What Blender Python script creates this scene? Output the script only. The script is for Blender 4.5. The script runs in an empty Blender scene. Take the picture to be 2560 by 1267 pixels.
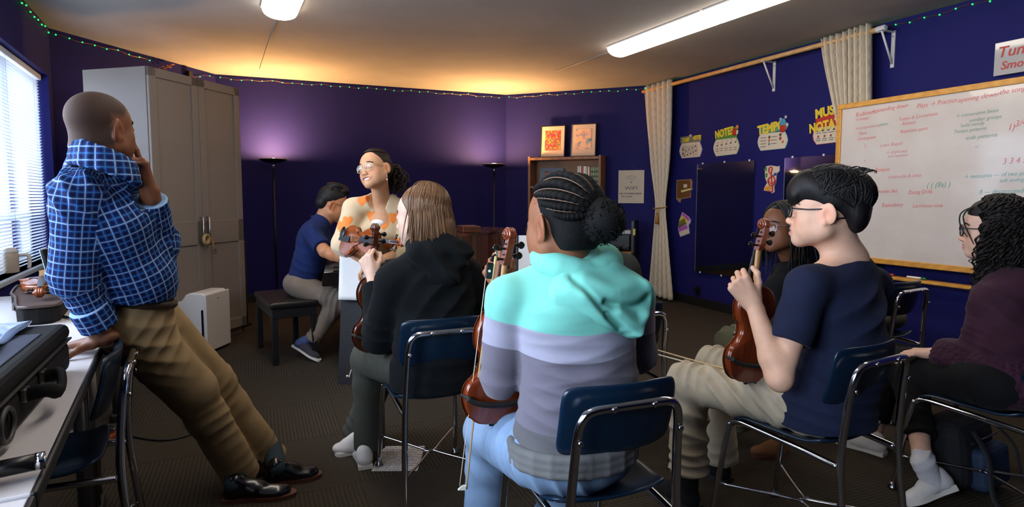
import bpy, bmesh, math, random
import numpy as np
from mathutils import Vector, Matrix
random.seed(7); RNG = np.random.RandomState(7)
PI = math.pi
SC = bpy.context.scene; COL = SC.collection

# ------------------------------------------------------------------ camera
FPX, CX, CY, PITCH, CAMH = 1500.0, 1280.0, 608.0, math.radians(4.5), 1.28
cd = bpy.data.cameras.new('camera'); cam = bpy.data.objects.new('camera', cd); COL.objects.link(cam)
cam.location = (0, 0, CAMH); cam.rotation_euler = (PI/2 - PITCH, 0, 0)
cd.sensor_width = 36; cd.lens = 36*FPX/2560; cd.shift_y = -(633.5-CY)/2560; cd.clip_start = .05
SC.camera = cam
# ------------------------------------------------------------------ light of the place
SC.view_settings.view_transform = 'Standard'; SC.view_settings.look = 'None'
SC.view_settings.exposure = 0.12; SC.view_settings.gamma = 1.0; SC.view_settings.use_curve_mapping = False
SC.cycles.use_denoising = True; SC.cycles.max_bounces = 8; SC.cycles.sample_clamp_indirect = 6
SC.cycles.caustics_reflective = False; SC.cycles.caustics_refractive = False
WORLD_STRENGTH = 6.0          # overcast daylight outside the windows
TUBE_STRENGTH = 10.0
LAMP_STRENGTH = 520.0
wo = bpy.data.worlds.new('overcast_sky'); SC.world = wo; wo.use_nodes = True
bg = wo.node_tree.nodes['Background']; bg.inputs[0].default_value = (.66, .80, 1.0, 1); bg.inputs[1].default_value = WORLD_STRENGTH
# daylight that comes through the windows of the left wall (soft window lights just outside the panes)
def window_light(name, loc, rz, w, h, energy):
    l = bpy.data.lights.new(name, 'AREA'); l.shape = 'RECTANGLE'; l.size = w; l.size_y = h; l.energy = energy; l.color = (.82, .90, 1)
    o = bpy.data.objects.new(name, l); COL.objects.link(o); o.location = loc; o.rotation_euler = (-PI/2, 0, rz)
    return o

# ------------------------------------------------------------------ pixel -> point of the place
def ray(px, py):
    a = (px-CX)/FPX; b = (py-CY)/FPX
    return np.array([a, math.cos(PITCH)-math.sin(PITCH)*b, -math.sin(PITCH)-math.cos(PITCH)*b])
def D(px, py, Y):
    d = ray(px, py); t = Y/d[1]; return np.array([d[0]*t, Y, CAMH+d[2]*t])
def G(px, py, Z=0.0):
    d = ray(px, py); t = (Z-CAMH)/d[2]; return np.array([d[0]*t, d[1]*t, Z])

# ------------------------------------------------------------------ objects
def setp(o, label=None, cat=None, group=None, kind=None):
    if label: o['label'] = label
    if cat: o['category'] = cat
    if group: o['group'] = group
    if kind: o['kind'] = kind
    return o
def empty(name, loc=(0,0,0), rz=0.0, label=None, cat=None, group=None, kind=None):
    o = bpy.data.objects.new(name, None); COL.objects.link(o); o.location = loc; o.rotation_euler = (0,0,rz); o.empty_display_size = .1
    return setp(o, label, cat, group, kind)
def link_mesh(name, me, mat=None, parent=None, loc=None, rz=0.0):
    o = bpy.data.objects.new(name, me); COL.objects.link(o)
    if mat is not None:
        for m in (mat if isinstance(mat, (list, tuple)) else [mat]): me.materials.append(m)
    if parent is not None: o.parent = parent
    if loc is not None: o.location = loc
    if rz: o.rotation_euler = (0,0,rz)
    return o
def dup_tree(o, parent=None):
    c = o.copy(); COL.objects.link(c)
    if parent is not None: c.parent = parent
    for ch in list(o.children): dup_tree(ch, c)
    return c
def np_mesh(name, v, f, smooth=True):
    """v (n,3), f (m,3) or (m,4) arrays"""
    v = np.asarray(v, np.float32); f = np.asarray(f, np.int32)
    me = bpy.data.meshes.new(name); k = f.shape[1]
    me.vertices.add(len(v)); me.vertices.foreach_set('co', v.ravel())
    me.loops.add(f.size); me.loops.foreach_set('vertex_index', f.ravel())
    me.polygons.add(len(f)); me.polygons.foreach_set('loop_start', np.arange(0, f.size, k, dtype=np.int32))
    me.polygons.foreach_set('loop_total', np.full(len(f), k, np.int32))
    me.polygons.foreach_set('use_smooth', np.full(len(f), smooth))
    me.update(calc_edges=True); me.validate()
    return me
def rotmat(axis, ang):
    return np.array(Matrix.Rotation(ang, 3, Vector(axis)))
def nrm(v):
    v = np.asarray(v, float); return v/max(np.linalg.norm(v), 1e-9)
def spline(pts, n, closed=False):
    """Catmull-Rom through pts -> n samples"""
    P = np.asarray(pts, float); m = len(P); out = []
    segs = m if closed else m-1
    for t in np.linspace(0, segs, n, endpoint=not closed):
        i = min(int(t), segs-1); u = t-i
        g = lambda k: P[k % m] if closed else P[min(max(k, 0), m-1)]
        p0, p1, p2, p3 = g(i-1), g(i), g(i+1), g(i+2)
        out.append(.5*((2*p1)+(-p0+p2)*u+(2*p0-5*p1+4*p2-p3)*u*u+(-p0+3*p1-3*p2+p3)*u**3))
    return np.array(out)

class MB:
    """collects shapes into ONE mesh"""
    def __init__(s): s.bm = bmesh.new()
    def _take(s, vs, M):
        for v in vs: v.co = M @ v.co
    def box(s, c, size, rot=None, bev=0.0, seg=2):
        r = bmesh.ops.create_cube(s.bm, size=1.0); vs = r['verts']
        for v in vs: v.co = Vector((v.co.x*size[0], v.co.y*size[1], v.co.z*size[2]))
        if bev > 0:
            es = list({e for v in vs for e in v.link_edges})
            g = bmesh.ops.bevel(s.bm, geom=es, offset=min(bev, min(size)*.49), segments=seg, affect='EDGES', profile=.5)
            vs = list({v for f in g['faces'] for v in f.verts} | {v for v in vs if v.is_valid})
        M = Matrix.Translation(Vector(c))
        if rot is not None: M = M @ (rot.to_4x4() if isinstance(rot, Matrix) else Matrix(np.asarray(rot).tolist()).to_4x4())
        s._take(vs, M); return s
    def tube(s, pts, r, sides=8, closed=False, caps=True, flat=None):
        P = np.asarray(pts, float); n = len(P)
        R = np.full(n, r, float) if np.isscalar(r) else np.asarray(r, float)
        T = np.zeros_like(P)
        if closed: T = np.roll(P, -1, 0)-np.roll(P, 1, 0)
        else:
            T[1:-1] = P[2:]-P[:-2]; T[0] = P[1]-P[0]; T[-1] = P[-1]-P[-2]
        T /= np.maximum(np.linalg.norm(T, axis=1, keepdims=True), 1e-9)
        up = np.array([0,0,1.]) if abs(T[0][2]) < .9 else np.array([0,1.,0])
        rings = []; a = None
        for i in range(n):
            if a is None: a = np.cross(T[i], up)
            a = a-T[i]*np.dot(a, T[i])
            if np.linalg.norm(a) < 1e-6: a = np.cross(T[i], [1,0,0.3])
            a = a/np.linalg.norm(a); b = np.cross(T[i], a)
            ring = []
            for k in range(sides):
                th = 2*PI*k/sides
                ring.append(s.bm.verts.new(P[i]+R[i]*(math.cos(th)*a+math.sin(th)*b*(flat or 1))))
            rings.append(ring)
        m = n if closed else n-1
        for i in range(m):
            A, B = rings[i], rings[(i+1) % n]
            for k in range(sides):
                f = s.bm.faces.new((A[k], A[(k+1)%sides], B[(k+1)%sides], B[k])); f.smooth = True
        if caps and not closed:
            s.bm.faces.new(rings[0][::-1]); s.bm.faces.new(rings[-1])
        return s
    def lathe(s, prof, c=(0,0,0), sides=24, rot=None, caps=True):
        """prof: list of (r, z)"""
        M = Matrix.Translation(Vector(c))
        if rot is not None: M = M @ (rot.to_4x4() if isinstance(rot, Matrix) else Matrix(np.asarray(rot).tolist()).to_4x4())
        rings = []
        for r, z in prof:
            rings.append([s.bm.verts.new(M @ Vector((max(r,1e-5)*math.cos(2*PI*k/sides), max(r,1e-5)*math.sin(2*PI*k/sides), z))) for k in range(sides)])
        for A, B in zip(rings[:-1], rings[1:]):
            for k in range(sides):
                f = s.bm.faces.new((A[k], A[(k+1)%sides], B[(k+1)%sides], B[k])); f.smooth = True
        if caps:
            s.bm.faces.new(rings[0][::-1]); s.bm.faces.new(rings[-1])
        return s
    def prism(s, outline, y0, y1, M=None, smooth=False):
        """outline [(x,z)] extruded from y0 to y1"""
        M = M or Matrix.Identity(4)
        A = [s.bm.verts.new(M @ Vector((x, y0, z))) for x, z in outline]
        B = [s.bm.verts.new(M @ Vector((x, y1, z))) for x, z in outline]
        n = len(A)
        try: s.bm.faces.new(A); s.bm.faces.new(B[::-1])
        except ValueError: pass
        for k in range(n):
            f = s.bm.faces.new((A[(k+1)%n], A[k], B[k], B[(k+1)%n])); f.smooth = smooth
        return s
    def grid(s, P, thick=None, smooth=True):
        """P (n,m,3) sheet of points"""
        P = np.asarray(P, float); n, m = P.shape[:2]
        V = [[s.bm.verts.new(P[i,j]) for j in range(m)] for i in range(n)]
        for i in range(n-1):
            for j in range(m-1):
                f = s.bm.faces.new((V[i][j], V[i+1][j], V[i+1][j+1], V[i][j+1])); f.smooth = smooth
        return s
    def ball(s, c, r, sub=2, scale=(1,1,1)):
        g = bmesh.ops.create_icosphere(s.bm, subdivisions=sub, radius=1)
        for v in g['verts']:
            v.co = Vector((c[0]+v.co.x*r*scale[0], c[1]+v.co.y*r*scale[1], c[2]+v.co.z*r*scale[2]))
            for f in v.link_faces: f.smooth = True
        return s
    def quad(s, a, b, c, d):
        s.bm.faces.new([s.bm.verts.new(Vector(p)) for p in (a, b, c, d)]); return s
    def build(s, name, mat=None, parent=None, label=None, recalc=True, **kw):
        if recalc: bmesh.ops.recalc_face_normals(s.bm, faces=s.bm.faces)
        me = bpy.data.meshes.new(name); s.bm.to_mesh(me); s.bm.free()
        o = link_mesh(name, me, mat, parent, **kw)
        if label: o['label'] = label
        return o
def text(name, body, mat, parent, loc, size, rot=(PI/2,0,0), align='CENTER', ext=.0006, shear=0.0, off=0.0, sx=1.0, label=None):
    cu = bpy.data.curves.new(name, 'FONT'); cu.body = body; cu.size = size; cu.extrude = ext; cu.align_x = align; cu.align_y = 'CENTER'
    cu.shear = shear; cu.offset = off; cu.resolution_u = 3
    o = bpy.data.objects.new(name, cu); COL.objects.link(o); o.location = loc; o.rotation_euler = rot; o.scale = (sx,1,1)
    cu.materials.append(mat); o.parent = parent
    if label: o['label'] = label
    return o

# ------------------------------------------------------------------ materials
def lin(c):
    c = [x/255 for x in c]
    return tuple(x/12.92 if x <= .04045 else ((x+.055)/1.055)**2.4 for x in c)
class NT:
    def __init__(s, name):
        m = bpy.data.materials.new(name); m.use_nodes = True; s.m = m; s.t = m.node_tree; s.n = s.t.nodes; s.l = s.t.links
        s.b = s.n['Principled BSDF']
    def new(s, typ, **kw):
        x = s.n.new(typ)
        for k, v in kw.items():
            if k.startswith('i_'): x.inputs[k[2:].replace('_',' ')].default_value = v
            else: setattr(x, k, v)
        return x
    def link(s, a, b): s.l.new(a, b); return s
    def set(s, **kw):
        for k, v in kw.items(): s.b.inputs[k.replace('_',' ')].default_value = v
        return s
    def coord(s, scale=(1,1,1), kind='Object'):
        tc = s.new('ShaderNodeTexCoord'); mp = s.new('ShaderNodeMapping'); mp.inputs['Scale'].default_value = scale
        s.link(tc.outputs[kind], mp.inputs[0]); return mp.outputs[0]
    def noise(s, vec, scale=5, detail=3, rough=.5):
        n = s.new('ShaderNodeTexNoise'); n.inputs['Scale'].default_value = scale; n.inputs['Detail'].default_value = detail; n.inputs['Roughness'].default_value = rough
        s.link(vec, n.inputs['Vector']); return n.outputs['Fac']
    def ramp(s, fac, stops, interp='LINEAR'):
        r = s.new('ShaderNodeValToRGB'); r.color_ramp.interpolation = interp; e = r.color_ramp.elements
        while len(e) < len(stops): e.new(.5)
        for k, (p, c) in enumerate(stops): e[k].position = p; e[k].color = (*c, 1) if len(c) == 3 else c
        s.link(fac, r.inputs[0]); return r.outputs[0]
    def mix(s, fac, a, b, typ='MIX'):
        x = s.new('ShaderNodeMix', data_type='RGBA', blend_type=typ)
        for sock, v in ((x.inputs[0], fac), (x.inputs[6], a), (x.inputs[7], b)):
            if hasattr(v, 'links') or hasattr(v, 'is_linked'): s.link(v, sock)
            else: sock.default_value = v if not isinstance(v, tuple) else ((*v, 1) if len(v) == 3 else v)
        return x.outputs[2]
    def math(s, op, a, b=0.0):
        x = s.new('ShaderNodeMath', operation=op)
        for sock, v in ((x.inputs[0], a), (x.inputs[1], b)):
            if hasattr(v, 'is_linked'): s.link(v, sock)
            else: sock.default_value = v
        return x.outputs[0]
    def bump(s, h, strength=.3, dist=.002):
        b = s.new('ShaderNodeBump'); b.inputs['Strength'].default_value = strength; b.inputs['Distance'].default_value = dist
        s.link(h, b.inputs['Height']); s.link(b.outputs[0], s.b.inputs['Normal']); return s
    def color(s, c): s.link(c, s.b.inputs['Base Color']); return s
MATS = {}
def clear_glass(name, tint=(1,1,1), gloss=.06):
    t = NT(name); tr = t.new('ShaderNodeBsdfTransparent'); tr.inputs[0].default_value = (*tint,1); gl = t.new('ShaderNodeBsdfGlossy'); gl.inputs['Roughness'].default_value = .02
    fr_ = t.new('ShaderNodeFresnel'); fr_.inputs[0].default_value = 1.45; mx = t.new('ShaderNodeMixShader'); t.link(t.math('ADD', t.math('MULTIPLY', fr_.outputs[0], .35), gloss), mx.inputs[0]); t.link(tr.outputs[0], mx.inputs[1]); t.link(gl.outputs[0], mx.inputs[2]); t.link(mx.outputs[0], t.n['Material Output'].inputs[0]); MATS[name] = t.m; return t.m
def M(name, rgb=(128,128,128), rough=.5, metal=0.0, nscale=0, namt=.12, bump=0.0, bscale=200, spec=.5, coat=0.0, emit=None, estr=1.0, trans=0.0, sheen=0.0, alpha=1.0, stretch=(1,1,1)):
    """plain procedural material with slight tonal noise and fine relief"""
    if name in MATS: return MATS[name]
    t = NT(name); c = lin(rgb)
    t.set(Base_Color=(*c,1), Roughness=rough, Metallic=metal, Specular_IOR_Level=spec, Coat_Weight=coat, Transmission_Weight=trans, Sheen_Weight=sheen, Alpha=alpha)
    if nscale:
        v = t.coord(stretch); f = t.noise(v, nscale, 4)
        t.color(t.ramp(f, [(.25, tuple(x*(1-namt) for x in c)), (.75, tuple(min(1,x*(1+namt)) for x in c))]))
    if bump:
        v = t.coord(stretch); t.bump(t.noise(v, bscale, 3), bump, .002)
    if emit: t.set(Emission_Color=(*lin(emit),1), Emission_Strength=estr)
    MATS[name] = t.m; return t.m
def wood(name, dark, light, scale=1.0, rough=.4, axis=(1,1,12), coat=0.1):
    if name in MATS: return MATS[name]
    t = NT(name); v = t.coord(axis); f = t.noise(v, 9*scale, 5, .6)
    w = t.new('ShaderNodeTexWave'); w.inputs['Scale'].default_value = 3*scale; w.inputs['Distortion'].default_value = 6; w.inputs['Detail'].default_value = 3
    t.link(v, w.inputs['Vector'])
    m = t.math('ADD', t.math('MULTIPLY', f, .95), t.math('MULTIPLY', w.outputs['Fac'], .16))
    t.color(t.ramp(m, [(.3, lin(dark)), (.8, lin(light))])); t.set(Roughness=rough, Coat_Weight=coat, Coat_Roughness=.2); t.bump(f, .08, .001)
    MATS[name] = t.m; return t.m
# ================================================================== ROOM SHELL
ZC = 2.68
WALLS = {1:((-0.43,-1.5),(-3.875,5.14)), 2:((-3.875,5.14),(-3.42,7.05)), 3:((-3.42,7.05),(-0.083,8.464)), 4:((-.083,8.464),(1.85,7.7)), 5:((1.85,7.7),(6.0,-1.8)), 6:((6.0,-1.8),(2.2,-3.6)), 7:((2.2,-3.6),(-.43,-1.5))}
WNAME = {1:'wall_left', 2:'wall_back_left', 3:'wall_back', 4:'wall_back_right', 5:'wall_right', 6:'wall_rear_right', 7:'wall_rear'}
def wv(w):
    A, B = map(np.array, WALLS[w]); u = nrm(B-A); return A, u, np.array([-u[1], u[0]]), float(np.linalg.norm(B-A))
def wang(w): A, u, n, L = wv(w); return math.atan2(u[1], u[0])
def onw(px, py, w, off=0.0):
    """pixel -> (distance along the wall, height) on a plane off metres in front of the wall"""
    A, u, n, L = wv(w); d = ray(px, py); A2 = A-n*off; t = (A2@n)/(d[:2]@n); q = d*t
    return float((q[:2]-A2)@u), float(CAMH+q[2])
def wpt(w, s, off=0.0, z=0.0):
    A, u, n, L = wv(w); p = A+u*s-n*off; return (float(p[0]), float(p[1]), z)
def wempty(name, w, s, z, off=0.0, **kw):
    """Empty at a wall; local x runs right along the wall, local y into the wall, z up"""
    return empty(name, wpt(w, s, off, z), wang(w), **kw)

m_wall = M('blue_wall_paint', (22,22,88), .7, nscale=3, namt=.06, bump=.12, bscale=90, spec=.2)
m_trim_dark = M('black_rubber_base', (18,17,20), .5)
t = NT('ceiling_paint'); v = t.coord(); t.color(t.ramp(t.noise(v, 1.3, 5), [(.3, lin((150,143,138))), (.7, lin((164,157,151)))])); t.set(Roughness=.9); t.bump(t.noise(v, 160, 3, .6), .35, .004)
m_ceil = t.m
# carpet tile: fine ribs across one tile (object coordinates)
t = NT('ribbed_carpet'); v = t.coord()
w_ = t.new('ShaderNodeTexWave', bands_direction='X'); w_.inputs['Scale'].default_value = 17; w_.inputs['Distortion'].default_value = 1.2; w_.inputs['Detail'].default_value = 2; w_.inputs['Detail Scale'].default_value = 6
t.link(v, w_.inputs['Vector']); nz = t.noise(v, 260, 2, .7); nz2 = t.noise(v, 7, 3)
mx = t.math('MULTIPLY', w_.outputs['Fac'], nz); 
t.color(t.ramp(mx, [(.0, lin((47,41,34))), (.6, lin((70,61,50)))])); t.set(Roughness=.95, Specular_IOR_Level=.15); t.bump(mx, .8, .006)
m_carpet = t.m
m_underfloor = M('floor_base', (40,36,31), .95)

poly = [WALLS[k][0] for k in range(1, 8)]
b = MB(); b.prism([(x, y) for x, y in poly], -.12, -.0015, Matrix(((1,0,0,0),(0,0,1,0),(0,1,0,0),(0,0,0,1)))); floor = setp(b.build('floor', m_carpet), kind='structure')
b = MB(); b.prism([(x, y) for x, y in poly], ZC, ZC+.12, Matrix(((1,0,0,0),(0,0,1,0),(0,1,0,0),(0,0,0,1)))); setp(b.build('ceiling', m_ceil), kind='structure')
# carpet tiles: quarter-turned squares set along the left wall's direction
def inside(x, y, mrg=0.0):
    for k in WALLS:
        A, u, n, L = wv(k)
        if (np.array([x, y])-A) @ n > -mrg: return False
    return True
TS = .6; ta = math.radians(23)
b = MB(); b.box((0,0,-.006), (TS-.002, TS-.002, .012), bev=.0015, seg=1); tile0 = b.build('carpet_tile', m_carpet, floor)
cells = []
for i in range(-16, 17):
    for j in range(-10, 24):
        x = .1+TS*(i*math.cos(ta)-j*math.sin(ta)); y = TS*(i*math.sin(ta)+j*math.cos(ta))
        if y > -.6 and inside(x, y, .2) and abs(x) < .95*max(y, 0)+1.6: cells.append((x, y, (i+j) % 2))
cells.sort(key=lambda c: c[1]); cells = cells[:298]
for k, (x, y, r) in enumerate(cells):
    o = tile0 if k == 0 else tile0.copy()
    if k: COL.objects.link(o)
    o.location = (x, y, 0); o.rotation_euler = (0, 0, ta+(PI/2 if r else 0))
# keep the tiles that stick out at the edge under the walls: walls are thick
WT = .30
for k in WALLS:
    if k == 1: continue
    A, u, n, L = wv(k)
    b = MB(); b.box((L/2, WT/2, ZC/2), (L+(.36 if k > 4 else .28), WT, ZC+.2)); o = b.build(WNAME[k], m_wall); o.location = (A[0], A[1], 0); o.rotation_euler = (0,0,wang(k)); setp(o, kind='structure')
    b = MB(); b.box((L/2, -.006, .05), (L-.02, .012, .10), bev=.003); o = b.build('baseboard_'+WNAME[k][5:], m_trim_dark); o.location = (A[0], A[1], 0); o.rotation_euler = (0,0,wang(k)); setp(o, kind='structure')
# left wall with three window openings
A, u, n, L = wv(1)
WZ0, WZ1 = .775, 2.27
WINS = [(5.35, 7.36), (2.95, 4.95), (.55, 2.55)]
b = MB(); xs = -.3
for s0, s1 in sorted(WINS):
    b.box(((xs+s0)/2, WT/2, ZC/2), (s0-xs, WT, ZC+.2)); xs = s1
    b.box(((s0+s1)/2, WT/2, WZ0/2-.05), (s1-s0, WT, WZ0+.1)); b.box(((s0+s1)/2, WT/2, (WZ1+ZC)/2+.05), (s1-s0, WT, ZC-WZ1+.1))
b.box(((xs+L+.1)/2, WT/2, ZC/2), (L+.1-xs, WT, ZC+.2))
o = b.build('wall_left', m_wall); o.location = (A[0], A[1], 0); o.rotation_euler = (0,0,wang(1)); setp(o, kind='structure')
b = MB(); b.box((L/2, -.006, .05), (L-.02, .012, .10), bev=.003); o = b.build('baseboard_left', m_trim_dark); o.location = (A[0], A[1], 0); o.rotation_euler = (0,0,wang(1)); setp(o, kind='structure')

m_white_frame = M('white_window_frame', (225,230,236), .4)
m_sill = M('sill_grey', (188,196,210), .35)
m_glass = clear_glass('window_pane_glass', (.95,.97,1), .02)
m_slat = NT('blind_slat'); m_slat.set(Base_Color=(*lin((222,228,234)),1), Roughness=.45, Subsurface_Weight=0.0)
tr = m_slat.new('ShaderNodeBsdfTranslucent'); tr.inputs[0].default_value = (*lin((225,232,240)),1); ad = m_slat.new('ShaderNodeMixShader'); ad.inputs[0].default_value = .25
m_slat.link(m_slat.b.outputs[0], ad.inputs[1]); m_slat.link(tr.outputs[0], ad.inputs[2]); m_slat.link(ad.outputs[0], m_slat.n['Material Output'].inputs[0]); m_slat = m_slat.m
m_cord = M('blind_cord', (235,235,235), .6)
slat_me = None
for wi, (s0, s1) in enumerate(WINS):
    W_ = s1-s0; e = wempty('window_%d' % (wi+1), 1, s0, WZ0, kind='structure')
    b = MB()
    fr = .06; y = .20
    for c, sz in (((W_/2, y, fr/2), (W_, .06, fr)), ((W_/2, y, WZ1-WZ0-fr/2), (W_, .06, fr)), ((fr/2, y, (WZ1-WZ0)/2), (fr, .06, WZ1-WZ0)), ((W_-fr/2, y, (WZ1-WZ0)/2), (fr, .06, WZ1-WZ0)),
                  ((W_*.5, y, (WZ1-WZ0)/2), (.10, .06, WZ1-WZ0)), ((W_*.5, y-.01, .36), (W_, .05, .05))): b.box(c, sz, bev=.006)
    b.build('window_frame', m_white_frame, e)
    b = MB(); b.box((W_*.25+.02, y+.01, (WZ1-WZ0)/2), (W_*.5-.12, .006, WZ1-WZ0-.1)); b.build('pane', m_glass, e)
    b = MB(); b.box((W_*.75-.02, y+.01, (WZ1-WZ0)/2), (W_*.5-.12, .006, WZ1-WZ0-.1)); b.build('pane', m_glass, e)
    b = MB(); b.box((W_/2, .08, -.015), (W_, .22, .03), bev=.005); b.build('window_sill', m_sill, e)
    b = MB(); b.box((W_/2, .07, WZ1-WZ0-.025), (W_-.02, .05, .045), bev=.006); b.build('headrail', m_white_frame, e)
    if slat_me is None:
        g = np.zeros((6, 2, 3)); sw = W_-.03
        for i, q in enumerate(np.linspace(-1, 1, 6)):
            g[i,:,1] = q*.0125; g[i,:,2] = .002*(1-q*q); g[i,0,0] = -sw/2; g[i,1,0] = sw/2
        b = MB(); b.grid(g); slat_me = b.bm; me = bpy.data.meshes.new('slat'); bmesh.ops.recalc_face_normals(b.bm, faces=b.bm.faces); b.bm.to_mesh(me); b.bm.free(); me.materials.append(m_slat); slat_me = me
    ns = 61 if wi == 0 else 14
    for k in range(ns):
        o = bpy.data.objects.new('slat', slat_me); COL.objects.link(o); o.parent = e
        o.location = (W_/2, .07, (.012+k*(WZ1-WZ0-.06)/61) if wi == 0 else WZ1-WZ0-.06-k*.006); o.rotation_euler = (math.radians(-46 if wi == 0 else 0), 0, 0)
    for q in (.12, .5, .88):
        b = MB(); b.tube([(W_*q, .055, .02), (W_*q, .055, WZ1-WZ0-.05)], .0012, 4); b.build('cord', m_cord, e)
    p = wpt(1, (s0+s1)/2, -.55, (WZ0+WZ1)/2+.25)
    window_light('window_daylight', p, wang(1), W_*.95, 1.3, (62, 118, 125)[wi])
b = MB(); p0 = wpt(1, 4.2, -3.2, 0); b.box((0,0,.75), (14, .3, 2.6)); o = b.build('outside_wall', M('outside_blue_grey', (70,95,150), .8)); o.location = p0; o.rotation_euler = (0,0,wang(1)); setp(o, kind='structure')
b = MB(); b.box((0,0,-.06), (16, 5, .1)); o = b.build('outside_ground', M('outside_ground', (120,125,130), .9)); q = wpt(1, 4.2, -2.8, -.4); o.location = q; o.rotation_euler = (0,0,wang(1)); setp(o, kind='structure')

# ------------------------------------------------------------------ fluorescent ceiling fixtures
m_diff = M('lit_diffuser', (255,250,240), .4, emit=(255,244,228), estr=TUBE_STRENGTH)
m_fixcap = M('fixture_white', (220,216,208), .4)
FIXD = nrm(np.array([.44,-.9])); FANG = math.atan2(FIXD[1], FIXD[0])
def fixture(x, y, label):
    """wraparound fixture; x, y = its far end"""
    e = empty('ceiling_light', (x, y, ZC), FANG, label=label, cat='ceiling light', group='fluorescent ceiling fixtures')
    Lf, w2, h = 1.22, .125, .075
    prof = [(-w2, -.012)]+[(w2*math.sin(a), -.012-h*math.cos(a)**.8) for a in np.linspace(-PI/2*.98, PI/2*.98, 14)]+[(w2, -.012)]
    g = np.array([[(x_, p[0], p[1]) for p in prof] for x_ in (.03, Lf-.005)]); b = MB(); b.grid(g)
    b.build('diffuser', m_diff, e)
    b = MB(); b.box((Lf/2, 0, -.006), (Lf, 2*w2+.02, .012), bev=.003); b.build('backplate', m_fixcap, e)
    for x_ in (.015, Lf-.002):
        b = MB(); MM = Matrix(((0,1,0,0),(1,0,0,0),(0,0,1,0),(0,0,0,1))); b.prism(prof, x_-.012, x_+.003, MM); b.build('end_cap', m_diff if x_ < .1 else m_fixcap, e)
P1 = G(1545,133, ZC-.05); P2 = G(700, 38, ZC-.05)
lab = ['near-white wraparound ceiling light ending above the curtain side, farthest of the right row', 'second ceiling light of the right row, joined to the farthest one at a seam']
for k in range(3):
    q = P1[:2]+FIXD*1.245*k; fixture(q[0], q[1], lab[k] if k < 2 else 'wraparound ceiling light of the right row, out of view above')
for k in range(3):
    q = P2[:2]+FIXD*1.245*k; fixture(q[0], q[1], 'wraparound ceiling light at the top left edge, end of the left row' if k == 0 else ('wraparound ceiling light of the left row, number %s from its visible end' % ('second' if k == 1 else 'third')))
m_race = M('raceway_paint', (150,142,136), .6)
for nm, pts in (('left', [(P2[0], P2[1], ZC-.006), (*G(650,170,ZC)[:2], ZC-.006)]), ('right', [(P1[0], P1[1], ZC-.006), (*(P1[:2]-FIXD*1.15), ZC-.006)])):
    b = MB(); b.tube(pts, .007, 6); setp(b.build('cable_raceway', m_race), 'thin painted cable raceway on the ceiling running from the %s light row' % nm, 'cable cover')

# ------------------------------------------------------------------ green string lights along the top of the walls
m_wire = M('copper_wire', (150,96,60), .35, metal=.8)
m_led = M('green_led', (40,220,110), .3, emit=(10,235,84), estr=5.0)
e = empty('string_lights', (0,0,ZC), label='string of tiny green lights on copper wire along the wall tops', cat='string lights')
led_bm = MB(); led_bm.ball((0,0,0), .0065, 1); led_me = bpy.data.meshes.new('bulb'); led_bm.bm.to_mesh(led_me); led_bm.bm.free(); led_me.materials.append(m_led)
path = []
for w, a, c in ((1, 6.2, 7.40), (2, .05, 1.02), (2, 1.55, 1.93), (3, .05, 3.57), (4, .05, 2.03), (5, .05, 6.1)):
    n_ = max(3, int((c-a)/.055)); seg = []
    for s in np.linspace(a, c, n_):
        sag = .012*abs(math.sin(s*5.2))+.006*math.sin(s*23+w)
        q = wpt(w, s, .014, -.035-sag-(.05*math.exp(-((s-1.6)/.16)**2) if w == 2 else 0)); seg.append(q)
    path.append(seg)
for seg in path:
    b = MB(); b.tube(seg, .0022, 5); b.build('wire', m_wire, e)
    for q in seg[::2]:
        o = bpy.data.objects.new('bulb', led_me); COL.objects.link(o); o.parent = e; o.location = (q[0], q[1], q[2]+random.uniform(-.006,.006))

# ------------------------------------------------------------------ curtain rod, brackets, curtains
m_rod = wood('rod_pine', (190,140,80), (222,172,108), axis=(1,8,8)); m_brk = M('white_bracket', (206,204,204), .4)
ROFF = .13; s_l = onw(1602,222,5,ROFF)[0]; s_r = onw(2212,66,5,ROFF)[0]; ZR = 2.605
e = wempty('curtain_rod', 5, 0, ZR, ROFF, label='long pale wooden curtain rod along the right wall under the ceiling', cat='curtain rod')
b = MB(); b.tube([(s_l,0,0), (s_r-.06,0,0)], .022, 14); b.build('pole', m_rod, e)
b = MB(); b.tube([(s_r-.07,0,0), (s_r-.06,0,0), (s_r,0,0), (s_r+.012,0,0)], [.02,.026,.027,.018], 14); b.build('end_cap', m_brk, e, label='white end cap')
b = MB(); b.tube([(s_l-.02,0,0), (s_l+.03,0,0)], .026, 14); b.build('end_cap', m_rod, e)
for px, py, lb in ((1938,150,'white metal shelf bracket holding the middle of the curtain rod'), (2236,80,'white metal shelf bracket holding the near right end of the curtain rod')):
    s = onw(px, py, 5)[0]
    e = wempty('rod_bracket', 5, s, ZR-.022, 0, label=lb, cat='bracket', group='brackets under the curtain rod')
    b = MB(); b.box((0,-.006,-.13), (.03,.012,.29), bev=.002); b.build('wall_strap', m_brk, e)
    b = MB(); b.box((0,-.085,.004), (.03,.17,.008), bev=.002); b.build('arm', m_brk, e)
    b = MB(); b.tube([(0,-.15,0), (0,-.012,-.245)], .009, 6); b.build('brace', m_brk, e)
    for z in (-.03,-.22):
        b = MB(); b.lathe([(.006,0),(.006,.003),(.002,.004)], (0,-.012,z), 8, rotmat((1,0,0), PI/2)); b.build('screw', M('screw_grey',(150,150,150),.4,metal=.8), e)
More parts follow.
